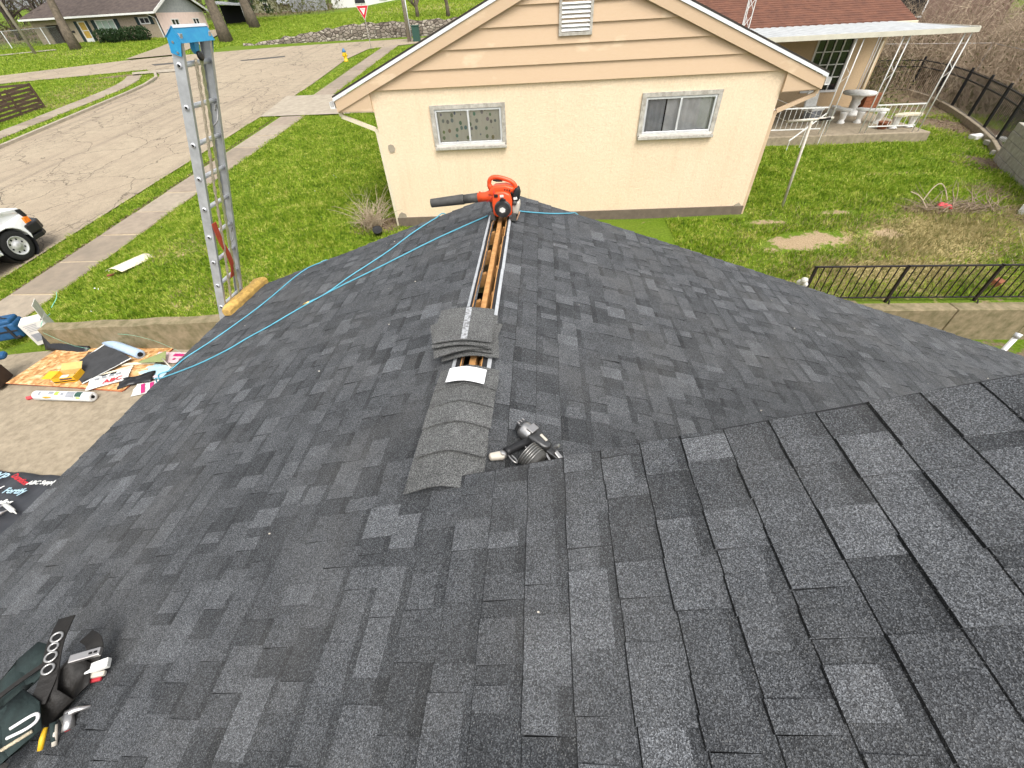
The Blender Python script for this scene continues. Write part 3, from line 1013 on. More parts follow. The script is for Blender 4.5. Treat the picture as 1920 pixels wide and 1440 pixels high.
TABS = []      # (pixel size, verts, faces, tones)
def plane_tabs(P, s0, s1, yrange, seed, s_from):
    """P(s, y, h): point s metres down-slope from the top edge, h above the deck.  Courses run along y."""
    g = random.Random(seed)
    n = int((s1 - s0) / EXP) + 2
    for i in range(n):
        sb = s1 + .012 - i * EXP                       # butt of this course
        st = sb - EXP - .006
        if sb < s0 + .03:
            break
        st = max(st, s0)
        lo, hi = yrange(.5 * (sb + max(st, s0)))
        y = lo - g.uniform(0, .25)
        raised = g.random() < .5
        wob = g.uniform(-.002, .002)
        drift = g.uniform(-.06, .06)
        while y < hi:
            wd = g.choice([.06, .08, .10, .12, .14, .17, .21]) if raised else g.choice([.05, .07, .09, .11, .14, .17])
            ya, yb = max(y, lo), min(y + wd, hi)
            y += wd
            was = raised
            raised = not raised if g.random() < .86 else raised
            if yb - ya < .012:
                continue
            hb = .0120 if was else .0074
            hb += g.uniform(-.0006, .0012)
            ht = .0035
            u = g.random()
            if was:
                tone = g.gauss(.52, .05) + (.18 if u < .16 else 0) - (.12 if u > .9 else 0)
            else:
                tone = g.gauss(.44, .06) - (.14 if u < .3 else 0) + (.16 if u > .9 else 0)
            tone = min(.78, max(.31, tone + drift * .4))
            e = g.uniform(-.0025, .0025) + wob
            e2 = e + g.uniform(-.0015, .0015)
            sk = g.uniform(-.003, .003)
            curl = .006 if g.random() < .02 else 0
            # printed shadow band: darker granule colour imitates shade at the head of many tabs
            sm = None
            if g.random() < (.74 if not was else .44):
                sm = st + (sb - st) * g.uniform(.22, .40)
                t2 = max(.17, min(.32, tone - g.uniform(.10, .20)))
            vs = [P(st, ya, ht), P(st, yb, ht), P(sb + e, ya + sk, hb + curl), P(sb + e2, yb + sk, hb), P(sb + e + .007, ya + sk, 0), P(sb + e2 + .007, yb + sk, 0), P(st, ya, 0), P(st, yb, 0)]
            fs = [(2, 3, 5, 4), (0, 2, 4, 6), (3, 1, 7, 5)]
            tn = [.0, 1.0 if g.random() < .4 else tone * .5, tone * .35]  # black butt face is asphalt core and also stands in for the shadow line
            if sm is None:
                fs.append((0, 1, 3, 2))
                tn.append(tone)
            else:
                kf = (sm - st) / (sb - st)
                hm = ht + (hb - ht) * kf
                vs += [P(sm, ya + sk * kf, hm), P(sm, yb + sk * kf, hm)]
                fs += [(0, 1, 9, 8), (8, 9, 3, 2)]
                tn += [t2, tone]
            pxs = [to_px(vs[q]) for q in (0, 1, 3, 2)]
            area = 0
            if all(pxs):
                cx_ = sum(p_[0] for p_ in pxs) / 4
                cy_ = sum(p_[1] for p_ in pxs) / 4
                if -5 < cx_ < 1029 and -5 < cy_ < 773:
                    area = abs(sum(pxs[q][0] * pxs[(q + 1) % 4][1] - pxs[(q + 1) % 4][0] * pxs[q][1] for q in range(4))) / 2
            TABS.append((area, vs, fs, tn))

NLx, NLz = -SP, CP
def P_left(s, y, h):            # s measured from the tall ridge down the left plane
    x = XT - s * CP
    return (x + h * NLx, y, zl(x) + h * NLz)
def P_right(s, y, h):           # from the lower ridge down the far right plane
    x = XR + s * CP
    return (x + h * SP, y, zr_(x) + h * CP)
sL = (XT - XE) / CP
s_r = (XT - (XR - .085)) / CP
def yr_left(s):
    return (-1.6, YN + .012) if s < s_r + .002 else (-1.6, YG + .015)
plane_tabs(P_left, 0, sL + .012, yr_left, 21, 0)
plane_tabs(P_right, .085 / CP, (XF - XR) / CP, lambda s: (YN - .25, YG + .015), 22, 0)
TABS.sort(key=lambda q: -q[0])
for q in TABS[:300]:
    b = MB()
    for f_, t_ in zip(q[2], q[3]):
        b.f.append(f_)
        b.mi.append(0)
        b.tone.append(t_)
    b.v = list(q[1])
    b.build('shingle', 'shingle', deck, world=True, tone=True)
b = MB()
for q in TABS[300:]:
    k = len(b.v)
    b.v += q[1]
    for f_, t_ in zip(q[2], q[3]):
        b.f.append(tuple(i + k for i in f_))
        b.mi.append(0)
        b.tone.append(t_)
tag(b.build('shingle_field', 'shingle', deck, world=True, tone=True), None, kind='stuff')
# the parts of the house roof behind the camera: plain courses
b = MB()
for i in range(46):
    s_ = i * EXP
    f = lambda x: ZT - TP * (x - XT)
    x0, x1 = XT + s_ * CP, XT + (s_ + EXP) * CP
    if x1 > XF:
        break
    b.add([(x0, YB, f(x0) + .004), (x0, YN + .01, f(x0) + .004), (x1, YN + .01, f(x1) + .012), (x1, YB, f(x1) + .012), (x1, YB, f(x1)), (x1, YN + .01, f(x1))], [(0, 1, 2, 3), (3, 2, 5, 4)], tone=rng.gauss(.45, .05))
for i in range(60):
    x1 = XT - i * EXP * CP
    x0 = x1 - EXP * CP
    if x0 < XE:
        break
    b.add([(x0, YB, zl(x0) + .011), (x0, -1.6, zl(x0) + .011), (x1, -1.6, zl(x1) + .004), (x1, YB, zl(x1) + .004), (x0, YB, zl(x0)), (x0, -1.6, zl(x0))], [(0, 1, 2, 3), (0, 1, 5, 4)], tone=rng.gauss(.45, .05))
tag(b.build('rear_shingles', 'shingle', deck, world=True, tone=True), None, kind='stuff')

# starter lip of the tall rake, visible as the dark step over the far slope
b = MB()
x = XR
while x < XT:
    x1 = min(x + EXP * CP, XT)
    b.prism([(x, YN + .016, zl(x) + .004), (x1, YN + .016, zl(x1) + .004), (x1, YN + .016, zl(x1) - .022), (x, YN + .016, zl(x) - .022)], (0, -.02, 0))
    x = x1
b.build('rake_edge', 'felt_black', deck, world=True)

# ------------------------------------------------------------------ ridge caps already nailed down
def cap_rows(y0, y1, half, lift0, lift1, xc=XR, sag=.0, skew=0):
    rows = []
    for k in range(4):
        u = k / 3
        y = y0 + (y1 - y0) * u
        lf = lift0 + (lift1 - lift0) * u
        row = []
        for j in range(9):
            d = (j / 8 * 2 - 1) * half
            a = abs(d)
            zz = ZR + .026 - TP * (math.sqrt(a * a + .03 ** 2) - .03) + .008
            row.append((xc + d, y + skew * d + (.012 * (1 - (d / half) ** 2) if k == 0 else 0), zz + lf))
        rows.append(row)
    return rows
for i, (y0, y1) in enumerate([(.90, 1.20), (1.07, 1.37), (1.24, 1.54), (1.375, 1.675), (1.50, 1.68)]):
    b = MB()
    b.grid(cap_rows(y0, y1, .163 - .006 * (i % 2), .024 if i else .006, .001, XR - .012 + .004 * i, skew=.03))
    b.tone = [.55 + .2 * ((i * 7) % 3) / 2] * len(b.f)
    b.build('ridge_cap', 'cap_shingle', deck, world=True, tone=True, solid=.007)

# white card on the last cap
def pt_on_cap(x, y, h=.03):
    return (x, y, ZR + h + .022 - TP * (math.sqrt((x - XR) ** 2 + .05 ** 2) - .05))
b = MB()
rows = []
for v in range(3):
    rows.append([])
    for u in range(7):
        x = XR - .095 + .20 * u / 6
        y = 1.505 + .125 * v / 2 - .05 * (x - XR)
        rows[-1].append(pt_on_cap(x, y, .036 + .022 * (1.71 - y) / .175))
b.grid(rows)
tag(b.build('white_card', 'paper_white', solid=.003), 'blank white card lying on the last nailed ridge cap', 'card')

plain('adhesive_worn', (.40, .41, .42), .6, scale=60, col2=(.14, .14, .14), thr=(.42, .62))
# ------------------------------------------------------------------ stack of loose cap shingles straddling the ridge
def loose_cap(zoff, yaw, dx, dy, half, ln, label, stripe=False, bend=1.0):
    o = thing('loose_cap_shingle', label, 'shingle', (XR - .055 + dx, 1.965 + dy, ZR + .03 + zoff), yaw, 'loose ridge caps stacked over the slot')
    b = MB()
    rows = []
    for k in range(5):
        y = -ln / 2 + ln * k / 4
        row = []
        for j in range(11):
            d = (j / 10 * 2 - 1) * half
            zz = -bend * .55 * (math.sqrt(d * d + .07 ** 2) - .07) * .55 - .0 * y
            row.append((d, y, zz))
        rows.append(row)
    b.grid(rows)
    b.tone = [.62] * len(b.f)
    b.build('sheet', 'cap_shingle', o, tone=True, solid=.006)
    if stripe:
        q = MB()
        q.grid([[(d, y, -bend * .55 * (math.sqrt(d * d + .07 ** 2) - .07) * .55 + .005) for d in (-.005, .01, .03)] for y in (-ln / 2 + .006, 0, ln / 2 - .006)])
        q.build('adhesive_band', 'adhesive_worn', o)
    return o
zz = .0
gl_ = 'loose grey cap shingle inside the fanned stack on the ridge'
for k, (yaw, dx, dy, bend) in enumerate([(.10, .03, -.03, 1.0), (-.16, .02, .0, 1.0), (.07, .0, -.015, .95), (.26, -.03, -.035, .75), (-.06, .01, .005, .72), (.05, -.01, -.01, .68)]):
    loose_cap(zz, yaw, dx, dy, .165, .33, gl_, bend=bend)
    zz += .011 + .004 * (k % 2)
loose_cap(zz + .004, .035, .0, .01, .165, .335, 'topmost grey cap shingle of the stack with a white adhesive band', True, .65)

# ================================================================== TOOLS ON THE ROOF
# ------------------------------------------------------------------ leaf blower on the ridge
bl = thing('leaf_blower', 'orange handheld petrol leaf blower with grey nozzle standing on the ridge', 'leaf blower', (-.355, 3.93, ZR + .012), R(-4))
RX = Matrix.Rotation(R(90), 4, 'X')
def disc_y(mb, prof, c, n=24):
    """lathe about the local -Y axis: profile (radius, distance towards the camera)"""
    mb.lathe(prof, n, Matrix.Translation(c) @ RX)
hz_ = .115
b = MB()
disc_y(b, [(.06, -.10), (.112, -.095), (.122, -.07), (.122, .015), (.110, .03), (.05, .034)], (0, 0, hz_), 28)
b.build('fan_housing', 'grey_plastic', bl, smooth=True, bevel=.004)
b = MB()
pts = [(-.082, .03), (-.088, .13), (-.080, .20), (-.05, .235), (.03, .238), (.085, .215), (.098, .15), (.092, .03), (.05, .012), (-.05, .012)]
b.prism([(x, -.035, z) for x, z in pts], (0, -.06, 0))
b.build('engine_shroud', 'orange_plastic', bl, bevel=.018, smooth=True, seg=3)
b = MB()
disc_y(b, [(.078, .09), (.076, .112), (.070, .118), (.030, .122)], (.012, 0, .092), 28)
sc_o = b.build('starter_cover', 'grey_plastic', bl, smooth=True, bevel=.003)
for r_ in (.068, .060, .052, .044):
    b = MB()
    b.tube([(.012 + r_ * math.cos(a), -.1205 - .0005 * (.07 - r_) * 100, .092 + r_ * math.sin(a)) for a in np.linspace(0, 2 * math.pi, 25)], .0022, 5, False)
    b.build('cooling_rib', 'black_plastic', sc_o, smooth=True)
b = MB()
b.prism([(.012 + .026 * math.cos(a) * 1.15, -.1235, .088 + .026 * math.sin(a)) for a in np.linspace(.4, .4 + 2 * math.pi, 7)[:-1]], (0, -.003, 0))
b.build('badge', 'print_white', sc_o, bevel=.002)
b = MB()
b.prism([(-.013, -.098, .160), (.045, -.098, .166), (.045, -.098, .176), (.018, -.098, .190), (.002, -.098, .190), (-.013, -.098, .172)], (0, -.022, 0))
b.build('starter_grip', 'black_plastic', bl, bevel=.004)
# upper body with switch, label and slots
b = MB()
b.prism([(-.125, .03, .205), (-.06, .03, .19), (.075, .03, .215), (.115, .03, .235), (.118, .03, .262), (.04, .03, .285), (-.06, .03, .278), (-.10, .03, .25)], (0, -.105, 0))
b.build('upper_housing', 'orange_plastic', bl, bevel=.016, smooth=True, seg=3)
MB().cbox((-.045, -.097, .205), (.036, .012, .028)).build('stop_switch', 'black_plastic', bl, bevel=.004)
MB().cbox((.008, -.0965, .203), (.034, .004, .020), (0, -.05, 0)).build('sticker', 'print_white', bl)
for k in range(3):
    MB().cbox((.035 + .022 * k, -.077, .252 - .004 * k), (.007, .006, .016), (0, .3, 0)).build('vent_slot', 'black_plastic', bl)
# loop handle
hp = smooth_path([(-.095, 0, .235), (-.112, 0, .285), (-.100, 0, .325), (-.06, 0, .342), (.0, 0, .335), (.075, 0, .312), (.118, 0, .282), (.128, 0, .245), (.10, 0, .215)], 4)
MB().tube([(p.x, -.022, p.z) for p in hp], [.024] * 4 + [.019] * (len(hp) - 8) + [.024] * 4, 10).build('handle', 'orange_plastic', bl, smooth=True)
MB().tube([(-.075, -.022, .315), (-.04, -.022, .312), (.01, -.022, .308)], [.006, .011, .006], 8).build('throttle_trigger', 'black_plastic', bl, smooth=True)
# outlet and two-piece nozzle
ax_ = Vector((-1, -.02, -.105)).normalized()
p0 = Vector((-.075, -.01, .180))
b = MB()
b.tube([p0, p0 + ax_ * .04, p0 + ax_ * .075, p0 + ax_ * .155], [.062, .052, .042, .041], 18)
b.build('outlet', 'orange_plastic', bl, smooth=True)
MB().cbox(p0 + ax_ * .135 + Vector((0, 0, .045)), (.014, .012, .014)).build('outlet_lug', 'orange_plastic', bl, bevel=.003)
b = MB()
b.tube([p0 + ax_ * .145, p0 + ax_ * .30], [.041, .040], 18)
b.build('nozzle_tube', 'grey_plastic', bl, smooth=True)
b = MB()
b.tube([p0 + ax_ * .292, p0 + ax_ * .296, p0 + ax_ * .302, p0 + ax_ * .61, p0 + ax_ * .615, p0 + ax_ * .612, p0 + ax_ * .50], [.040, .045, .045, .039, .0395, .034, .034], 18)
b.build('nozzle_end', 'grey_plastic', bl, smooth=True)
MB().cbox(p0 + ax_ * .33 + Vector((0, -.037, 0)), (.07, .010, .014), (0, -.105, 0)).build('nozzle_catch', 'grey_plastic', bl, bevel=.003)
MB().tube(smooth_path([(-.145, -.048, .135), (-.10, -.062, .165), (-.065, -.085, .215), (-.07, -.06, .262)], 4), .0035, 6).build('throttle_cable', 'print_red', bl, smooth=True)
# carburettor side: filter cover, bulb, fuel tank
b = MB()
b.prism([(.098, .02, .14), (.158, .02, .15), (.172, .02, .21), (.160, .02, .262), (.125, .02, .255), (.100, .02, .20)], (0, -.085, 0))
b.build('air_filter_cover', 'black_plastic', bl, bevel=.012, smooth=True)
MB().cbox((.128, -.069, .172), (.034, .008, .022), (0, -.2, 0)).build('decal', 'print_white', bl, bevel=.002)
disc_y(b := MB(), [(.02, 0), (.018, .018), (.008, .022)], (.122, -.07, .135))
b.build('primer_bulb', 'grey_plastic', bl, smooth=True)
b = MB()
b.prism([(.095, .02, .035), (.150, .02, .03), (.166, .02, .10), (.164, .02, .148), (.110, .02, .128), (.096, .02, .10)], (0, -.095, 0))
b.build('fuel_tank', 'tank_white', bl, bevel=.014, smooth=True, seg=3)
for (fx, fz) in ((-.092, .0), (.108, -.006)):
    b = MB()
    b.prism([(fx - .03, .03, fz - .022), (fx + .025, .03, fz - .03), (fx + .022, .03, fz + .05), (fx - .018, .03, fz + .05)], (0, -.11, 0))
    b.build('foot', 'grey_plastic', bl, bevel=.007)
b = MB()
b.prism([(.135, .02, -.03), (.160, .02, .028), (.150, .02, .03), (.128, .02, -.02)], (0, -.085, 0))
b.build('wooden_shim', 'skin_wood', bl, bevel=.003)

# ------------------------------------------------------------------ blue air hose in loops over the left slope
def on_left(x, y, h=.016):
    return (x, y, zl(x) + h)
def on_right(x, y, h=.016):
    return (x, y, zr_(x) + h)
hs_ = thing('air_hose', 'thin light blue air hose looping over the left roof slope to the driveway', 'hose', on_left(-2.1, 3.6, 0))
def strand(pts, r=.0065, name='hose_run'):
    MB().tube(smooth_path(pts, 7), r, 8).build(name, 'hose_blue', hs_, smooth=True, world=True)
strand([(-1.02, 4.78, zl(-1.02) - .25), (-1.10, 4.68, zl(-1.1) + .0), on_left(-1.2, 4.58)] + [on_left(x, y) for x, y in [(-1.41, 4.40), (-1.63, 4.09), (-1.82, 3.90), (-1.99, 3.74), (-2.13, 3.555), (-2.23, 3.48), (-2.34, 3.455)]])
strand([on_left(x, y, .017) for x, y in [(-.52, 4.02), (-.8, 3.97), (-1.12, 3.89), (-1.66, 3.69), (-2.11, 3.535), (-2.45, 3.35), (-2.69, 3.19), (-2.87, 3.10), (-3.07, 2.97), (-3.34, 2.88), (-3.60, 2.85), (-3.80, 2.84)]] + [(-3.90, 2.84, -2.62), (-4.0, 2.9, -3.0), (-4.2, 3.2, -4.0), (-4.9, 4.2, -4.57), (-5.8, 5.0, -4.6)])
strand([(-2.62, 4.78, zl(-2.62) - .3), (-2.68, 4.70, zl(-2.68) - .03), on_left(-2.77, 4.60)] + [on_left(x, y) for x, y in [(-2.93, 4.58), (-3.05, 4.40), (-3.16, 4.02), (-3.28, 3.74), (-3.54, 3.35), (-3.74, 3.14), (-3.80, 2.96)]] + [(-3.90, 2.88, -2.62), (-4.0, 3.0, -3.1), (-4.3, 3.5, -4.1), (-5.0, 4.6, -4.57), (-5.9, 5.4, -4.6)])
strand([on_right(-.30, 4.14, .016), on_right(-.19, 4.18), on_right(.09, 4.36), on_right(.30, 4.54), (.40, 4.66, zr_(.40) + .0), (.48, 4.74, zr_(.48) - .12), (.52, 4.78, zr_(.5) - .4)])
MB().tube([on_left(-2.335, 3.455, .016), on_left(-2.39, 3.445, .016), on_left(-2.41, 3.442, .014)], [.010, .011, .007], 8).build('brass_coupling', 'brass', hs_, world=True, smooth=True)

# ------------------------------------------------------------------ coil roofing nailer lying on the right slope
ng = thing('roofing_nailer', 'black and silver coil roofing nail gun lying beside the ridge caps', 'nail gun', (-.03, 1.2, zr_(-.03) + .014))
ng.matrix_basis = Matrix.Translation((-.06, 1.205, zr_(-.06) + .016)) @ Matrix.Rotation(R(18.43), 4, 'Y') @ Matrix.Rotation(R(-38), 4, 'Z') @ Matrix.Scale(1.06, 4)
# local: +x towards the nose, -y towards the grip end, z up off the roof
b = MB()
b.tube([(-.088, .045, .042), (-.078, .045, .042), (-.03, .045, .042), (-.025, .045, .042)], [.030, .039, .039, .033], 14)
b.build('cylinder_cap', 'steel', ng, smooth=True, bevel=.003)
MB().cbox((-.095, .045, .045), (.026, .050, .052)).build('exhaust_cover', 'steel_dark', ng, bevel=.006)
for k in range(3):
    MB().cbox((-.104, .028 + .017 * k, .066), (.014, .006, .012)).build('exhaust_fin', 'chrome', ng, bevel=.002)
MB().bar((-.055, .045, .084), (-.02, .045, .084), .05, .010).build('cap_plate', 'chrome', ng, bevel=.003)
b = MB()
b.prism([(-.03, .005, .012), (.055, .015, .012), (.075, .028, .012), (.075, .068, .012), (-.03, .085, .012)], (0, 0, .062))
b.build('body', 'steel_dark', ng, bevel=.012, smooth=True)
MB().cbox((.025, .055, .0755), (.04, .014, .004), (0, 0, -.1)).build('label_strip', 'tank_white', ng, bevel=.001)
b = MB()
b.tube([(-.015, .01, .04), (-.028, -.04, .036), (-.040, -.095, .030), (-.044, -.112, .028)], [.022, .019, .018, .021], 10)
b.build('grip', 'black_plastic', ng, smooth=True)
b = MB()
b.lathe([(.014, 0), (.022, .004), (.022, .02), (.012, .024)], 12, Matrix.Translation((-.046, -.118, .018)) @ Matrix.Rotation(R(80), 4, 'X'))
b.build('air_fitting', 'chrome', ng, smooth=True)
b = MB()
b.prism([(-.066, -.128, .006), (-.030, -.118, .006), (-.026, -.138, .006), (-.062, -.190, .006), (-.088, -.178, .006)], (0, 0, .03))
b.build('belt_hook', 'tank_white', ng, bevel=.010, smooth=True, seg=3)
b = MB()
b.lathe([(.010, 0), (.010, .009), (.004, .011)], 6, Matrix.Translation((-.045, -.135, .036)))
b.build('hook_bolt', 'steel', ng)
b = MB()
b.lathe([(.040, -.002), (.053, .002), (.056, .008), (.056, .07), (.050, .078), (.01, .080)], 24, Matrix.Translation((.018, -.062, .058)) @ Matrix.Rotation(R(90), 4, 'Y'))
mg = b.build('coil_magazine', 'grey_plastic', ng, smooth=True, bevel=.003)
for k in range(5):
    q = MB()
    q.tube([(.024 + .011 * k, -.062 + .057 * math.cos(a), .058 + .057 * math.sin(a)) for a in np.linspace(.1, 3.4, 14)], .0018, 5)
    q.build('magazine_rib', 'steel', mg, smooth=True)
b = MB()
b.prism([(.070, .022, .02), (.135, .028, .022), (.150, .040, .022), (.150, .056, .022), (.070, .066, .02)], (0, 0, .036))
b.build('feed_housing', 'steel_dark', ng, bevel=.006)
MB().bar((.105, .045, .066), (.165, .045, .05), .022, .010).build('contact_arm', 'chrome', ng, bevel=.003)
MB().cbox((.150, .042, .030), (.036, .028, .034), (0, .1, 0)).build('nose', 'steel', ng, bevel=.006)
MB().bar((.078, .012, .05), (.140, -.010, .046), .012, .014).build('feed_pawl', 'steel', ng, bevel=.003)
MB().bar((.086, .066, .066), (.10, .070, .084), .02, .012).build('depth_wheel', 'steel', ng, bevel=.003)
MB().tube(smooth_path([(-.02, -.02, .04), (.005, -.028, .04), (.018, -.016, .04)], 4), .004, 6).build('trigger', 'chrome', ng, smooth=True)
MB().tube(smooth_path([(-.028, -.115, .03), (.004, -.125, .036), (.026, -.118, .034), (.008, -.107, .034), (-.02, -.105, .03)], 4), .0035, 6).build('wire_guard', 'steel', ng, smooth=True)

# ------------------------------------------------------------------ roofer's tool belt at the lower left
tb = thing('tool_belt', 'black leather and green canvas roofer tool belt loaded with tools, lower left', 'tool belt', on_left(-1.87, .25, .01))
tb.matrix_basis = Matrix.Translation(on_left(-1.87, .25, .05)) @ Matrix.Rotation(R(14), 4, 'Y')
# local x = up the slope, y along the eave, z off the roof
def ribbon(pts, w, nrm=(0, 0, 1), name='strap', mat='leather', th=.005, par=None):
    P_ = smooth_path(pts, 5)
    rows = []
    for i, p_ in enumerate(P_):
        d = (P_[min(i + 1, len(P_) - 1)] - P_[max(i - 1, 0)]).normalized()
        sd_ = d.cross(Vector(nrm)).normalized()
        rows.append([p_ - sd_ * w / 2, p_ + sd_ * w / 2])
    return MB().grid(rows).build(name, mat, par or tb, solid=th)
st_ = ribbon([(-.135, .225, .075), (-.115, .185, .090), (-.090, .13, .100), (-.060, .075, .100), (-.03, .02, .095), (-.01, -.06, .085)], .052)
for i, (ex, ey, ez) in enumerate([(-.098, .148, .1035), (-.083, .115, .106), (-.066, .083, .107), (-.046, .045, .105)]):
    a = MB()
    r_ = .017 if i != 1 else .014
    a.tube([(ex + r_ * math.cos(q), ey + r_ * math.sin(q), ez) for q in np.linspace(0, 2 * math.pi, 21)], .0045, 6, False)
    a.build('eyelet', 'steel', st_, smooth=True)
    a = MB()
    a.lathe([(r_ * .9, 0), (r_ * .9, .0012)], 12, Matrix.Translation((ex, ey, ez - .0012)))
    a.build('eyelet_hole', 'dark_inside', st_)
def pouch(poly_top, poly_bot, name, mat, th=.006):
    """open-topped bag: wall between two loops of points plus a floor"""
    n = len(poly_top)
    b = MB()
    v = [Vector(p) for p in poly_top] + [Vector(p) for p in poly_bot]
    mid = [(v[i] * .5 + v[i + n] * .5) * 1.0 + Vector((0, 0, .012)) for i in range(n)]
    vs = v[:n] + mid + v[n:]
    fs = [(i, (i + 1) % n, (i + 1) % n + n, i + n) for i in range(n)] + [(i + n, (i + 1) % n + n, (i + 1) % n + 2 * n, i + 2 * n) for i in range(n)]
    fs.append(tuple(range(2 * n, 3 * n)))
    b.add(vs, fs)
    return b.build(name, mat, tb, solid=th, smooth=True)
pouch([(.00, .10, .10), (.07, .08, .085), (.10, .02, .06), (.075, -.03, .05), (.02, -.01, .085), (-.01, .05, .10)],
      [(-.03, .0, .045), (.03, -.02, .03), (.055, -.07, .012), (.03, -.11, .012), (-.03, -.09, .03), (-.045, -.04, .045)], 'nail_pouch', 'leather')
pouch([(-.16, .13, .085), (-.09, .12, .095), (-.05, .05, .095), (-.07, .0, .085), (-.13, .03, .055), (-.17, .08, .05)],
      [(-.23, .01, .02), (-.17, -.01, .02), (-.12, -.08, .03), (-.14, -.12, .02), (-.20, -.08, .01), (-.24, -.04, .01)], 'side_pouch', 'canvas_green')
pouch([(-.08, -.02, .10), (.0, -.05, .10), (.05, -.12, .07), (.02, -.17, .05), (-.06, -.13, .07), (-.10, -.07, .085)],
      [(-.18, -.17, .03), (-.10, -.20, .03), (-.03, -.24, .02), (-.06, -.28, .01), (-.15, -.26, .01), (-.20, -.22, .02)], 'front_pouch', 'canvas_green')
ribbon([(-.06, .08, .10), (-.12, -.02, .105), (-.19, -.13, .075), (-.26, -.22, .03)], .016, name='pouch_binding')
ribbon([(-.26, -.18, .02), (-.18, -.20, .045), (-.08, -.23, .05), (.0, -.24, .03)], .05, name='lower_strap')
ribbon([(-.26, -.25, .02), (-.15, -.27, .04), (-.05, -.30, .03)], .04, name='waist_band')
ribbon([(-.02, .17, .07), (.03, .15, .085), (.06, .11, .08), (.06, .07, .06)], .05, name='loop_strap')
# contents
def slug(x, y, z, l, w_, h, rz, name, mat, ry=0, bev=.004, par=None):
    b = MB()
    b.cbox((0, 0, 0), (l, w_, h))
    o = b.build(name, mat, par or tb, bevel=bev)
    o.matrix_basis = loc_rot(x, y, z, 0, ry, rz)
    return o
s1_ = slug(.045, .10, .10, .10, .030, .022, R(22), 'stapler', 'chrome', -.1)
slug(.036, 0, .0125, .010, .007, .003, 0, 'stapler_slot', 'dark_inside', 0, 0, s1_)
slug(.020, 0, .0125, .010, .007, .003, 0, 'stapler_slot', 'dark_inside', 0, 0, s1_)
slug(.095, .075, .070, .075, .035, .026, R(26), 'utility_knife', 'print_white', -.15)
slug(.075, .060, .064, .07, .012, .024, R(26), 'knife_stripe', 'red_card', -.15)
slug(.09, .045, .055, .085, .018, .018, R(18), 'chalk_stick', 'tank_white', -.1)
slug(.10, .033, .046, .05, .014, .014, R(18), 'red_pencil', 'red_card', -.1)
# hammer: head and claw showing at the pouch mouth
b = MB()
b.tube([(.085, -.075, .045), (.105, -.095, .04), (.118, -.115, .035)], [.020, .017, .020], 10)
b.build('hammer_head', 'chrome', tb, smooth=True)
b = MB()
b.tube(smooth_path([(.085, -.075, .045), (.105, -.06, .050), (.128, -.052, .046), (.150, -.040, .030)], 4), [.016, .015, .014, .013, .012, .011, .010, .009, .008, .007, .006, .005, .003], 8)
b.build('hammer_claw', 'chrome', tb, smooth=True)
slug(.108, -.112, .030, .018, .016, .016, .6, 'hammer_tag', 'red_card')
for (x0, y0, x1, y1, m_) in ((.045, -.115, .062, -.175, 'yellow_grip'), (.070, -.105, .098, -.160, 'tank_white')):
    MB().tube([(x0, y0, .045), ((x0 + x1) / 2, (y0 + y1) / 2, .036), (x1, y1, .020)], [.007, .009, .008], 8).build('plier_handle', m_, tb, smooth=True)
MB().tube([(.06, -.10, .05), (.092, -.150, .030)], [.010, .008], 8).build('snip_handle', 'canvas_green', tb, smooth=True)
MB().tube([(-.13, -.10, .085), (-.17, -.13, .075), (-.24, -.17, .05), (-.30, -.20, .03)], [.012, .016, .018, .018], 10).build('wooden_handle', 'skin_wood', tb, smooth=True)
MB().tube(smooth_path([(-.035, -.13, .092), (.01, -.085, .094), (.028, -.10, .090), (.012, -.125, .086), (-.03, -.155, .082)], 5), .0055, 8).build('wire_hook', 'white_paint', tb, smooth=True)
MB().tube([(.03, -.13, .078), (-.03, -.185, .066)], .006, 8).build('measuring_cord', 'rope', tb, smooth=True)

# ------------------------------------------------------------------ extension ladder against the eave
ld = thing('extension_ladder', 'aluminium extension ladder with blue top cap leaning on the left eave', 'ladder', (-4.68, 4.2, -4.62))
LB, LT = Vector((-4.70, 0, -4.62)), Vector((-2.85, 0, -.02))
LD = (LT - LB).normalized()
LN = Vector((-LD.z, 0, LD.x))           # pointing out to the street side
LL = (LT - LB).length
Y0, Y1 = 4.02, 4.42
def lad(s, y, n=0):
    p = LB + LD * s + LN * n
    return Vector((p.x, y, p.z))
for yv, sg in ((Y0, 1), (Y1, -1)):
    b = MB()
    for s0_, s1_2, off in ((0, LL, 0), (0, LL * .40, .062)):
        b.bar(lad(s0_, yv, off), lad(s1_2, yv, off), .004, .088, LN)                     # web
        b.bar(lad(s0_, yv + sg * .014, off + .042), lad(s1_2, yv + sg * .014, off + .042), .028, .004, LN)   # flanges
        b.bar(lad(s0_, yv + sg * .014, off - .042), lad(s1_2, yv + sg * .014, off - .042), .028, .004, LN)
    b.build('rail', 'alu', ld, world=True)
k = 0
s = .466 - .305
while s < LL - .1:
    b = MB()
    b.tube([lad(s, Y0 - .004), lad(s, Y1 + .004)], .020, 10)
    r_ = b.build('rung', 'alu_frame', ld, world=True, smooth=True)
    for yv, sg in ((Y0, -1), (Y1, 1)):
        q = MB()
        q.tube([lad(s, yv + sg * .002), lad(s, yv + sg * .010)], .021, 12)
        q.build('rung_ferrule', 'alu_frame', r_, world=True, smooth=True)
        q = MB()
        q.tube([lad(s, yv + sg * .0101), lad(s, yv + sg * .0106)], .012, 10)
        q.build('rung_bore', 'dark_inside', r_, world=True)
    if s < LL * .39:
        MB().tube([lad(s + .02, Y0, .066), lad(s + .02, Y1, .066)], .0165, 10).build('lower_rung', 'alu', ld, world=True, smooth=True)
    s += .305
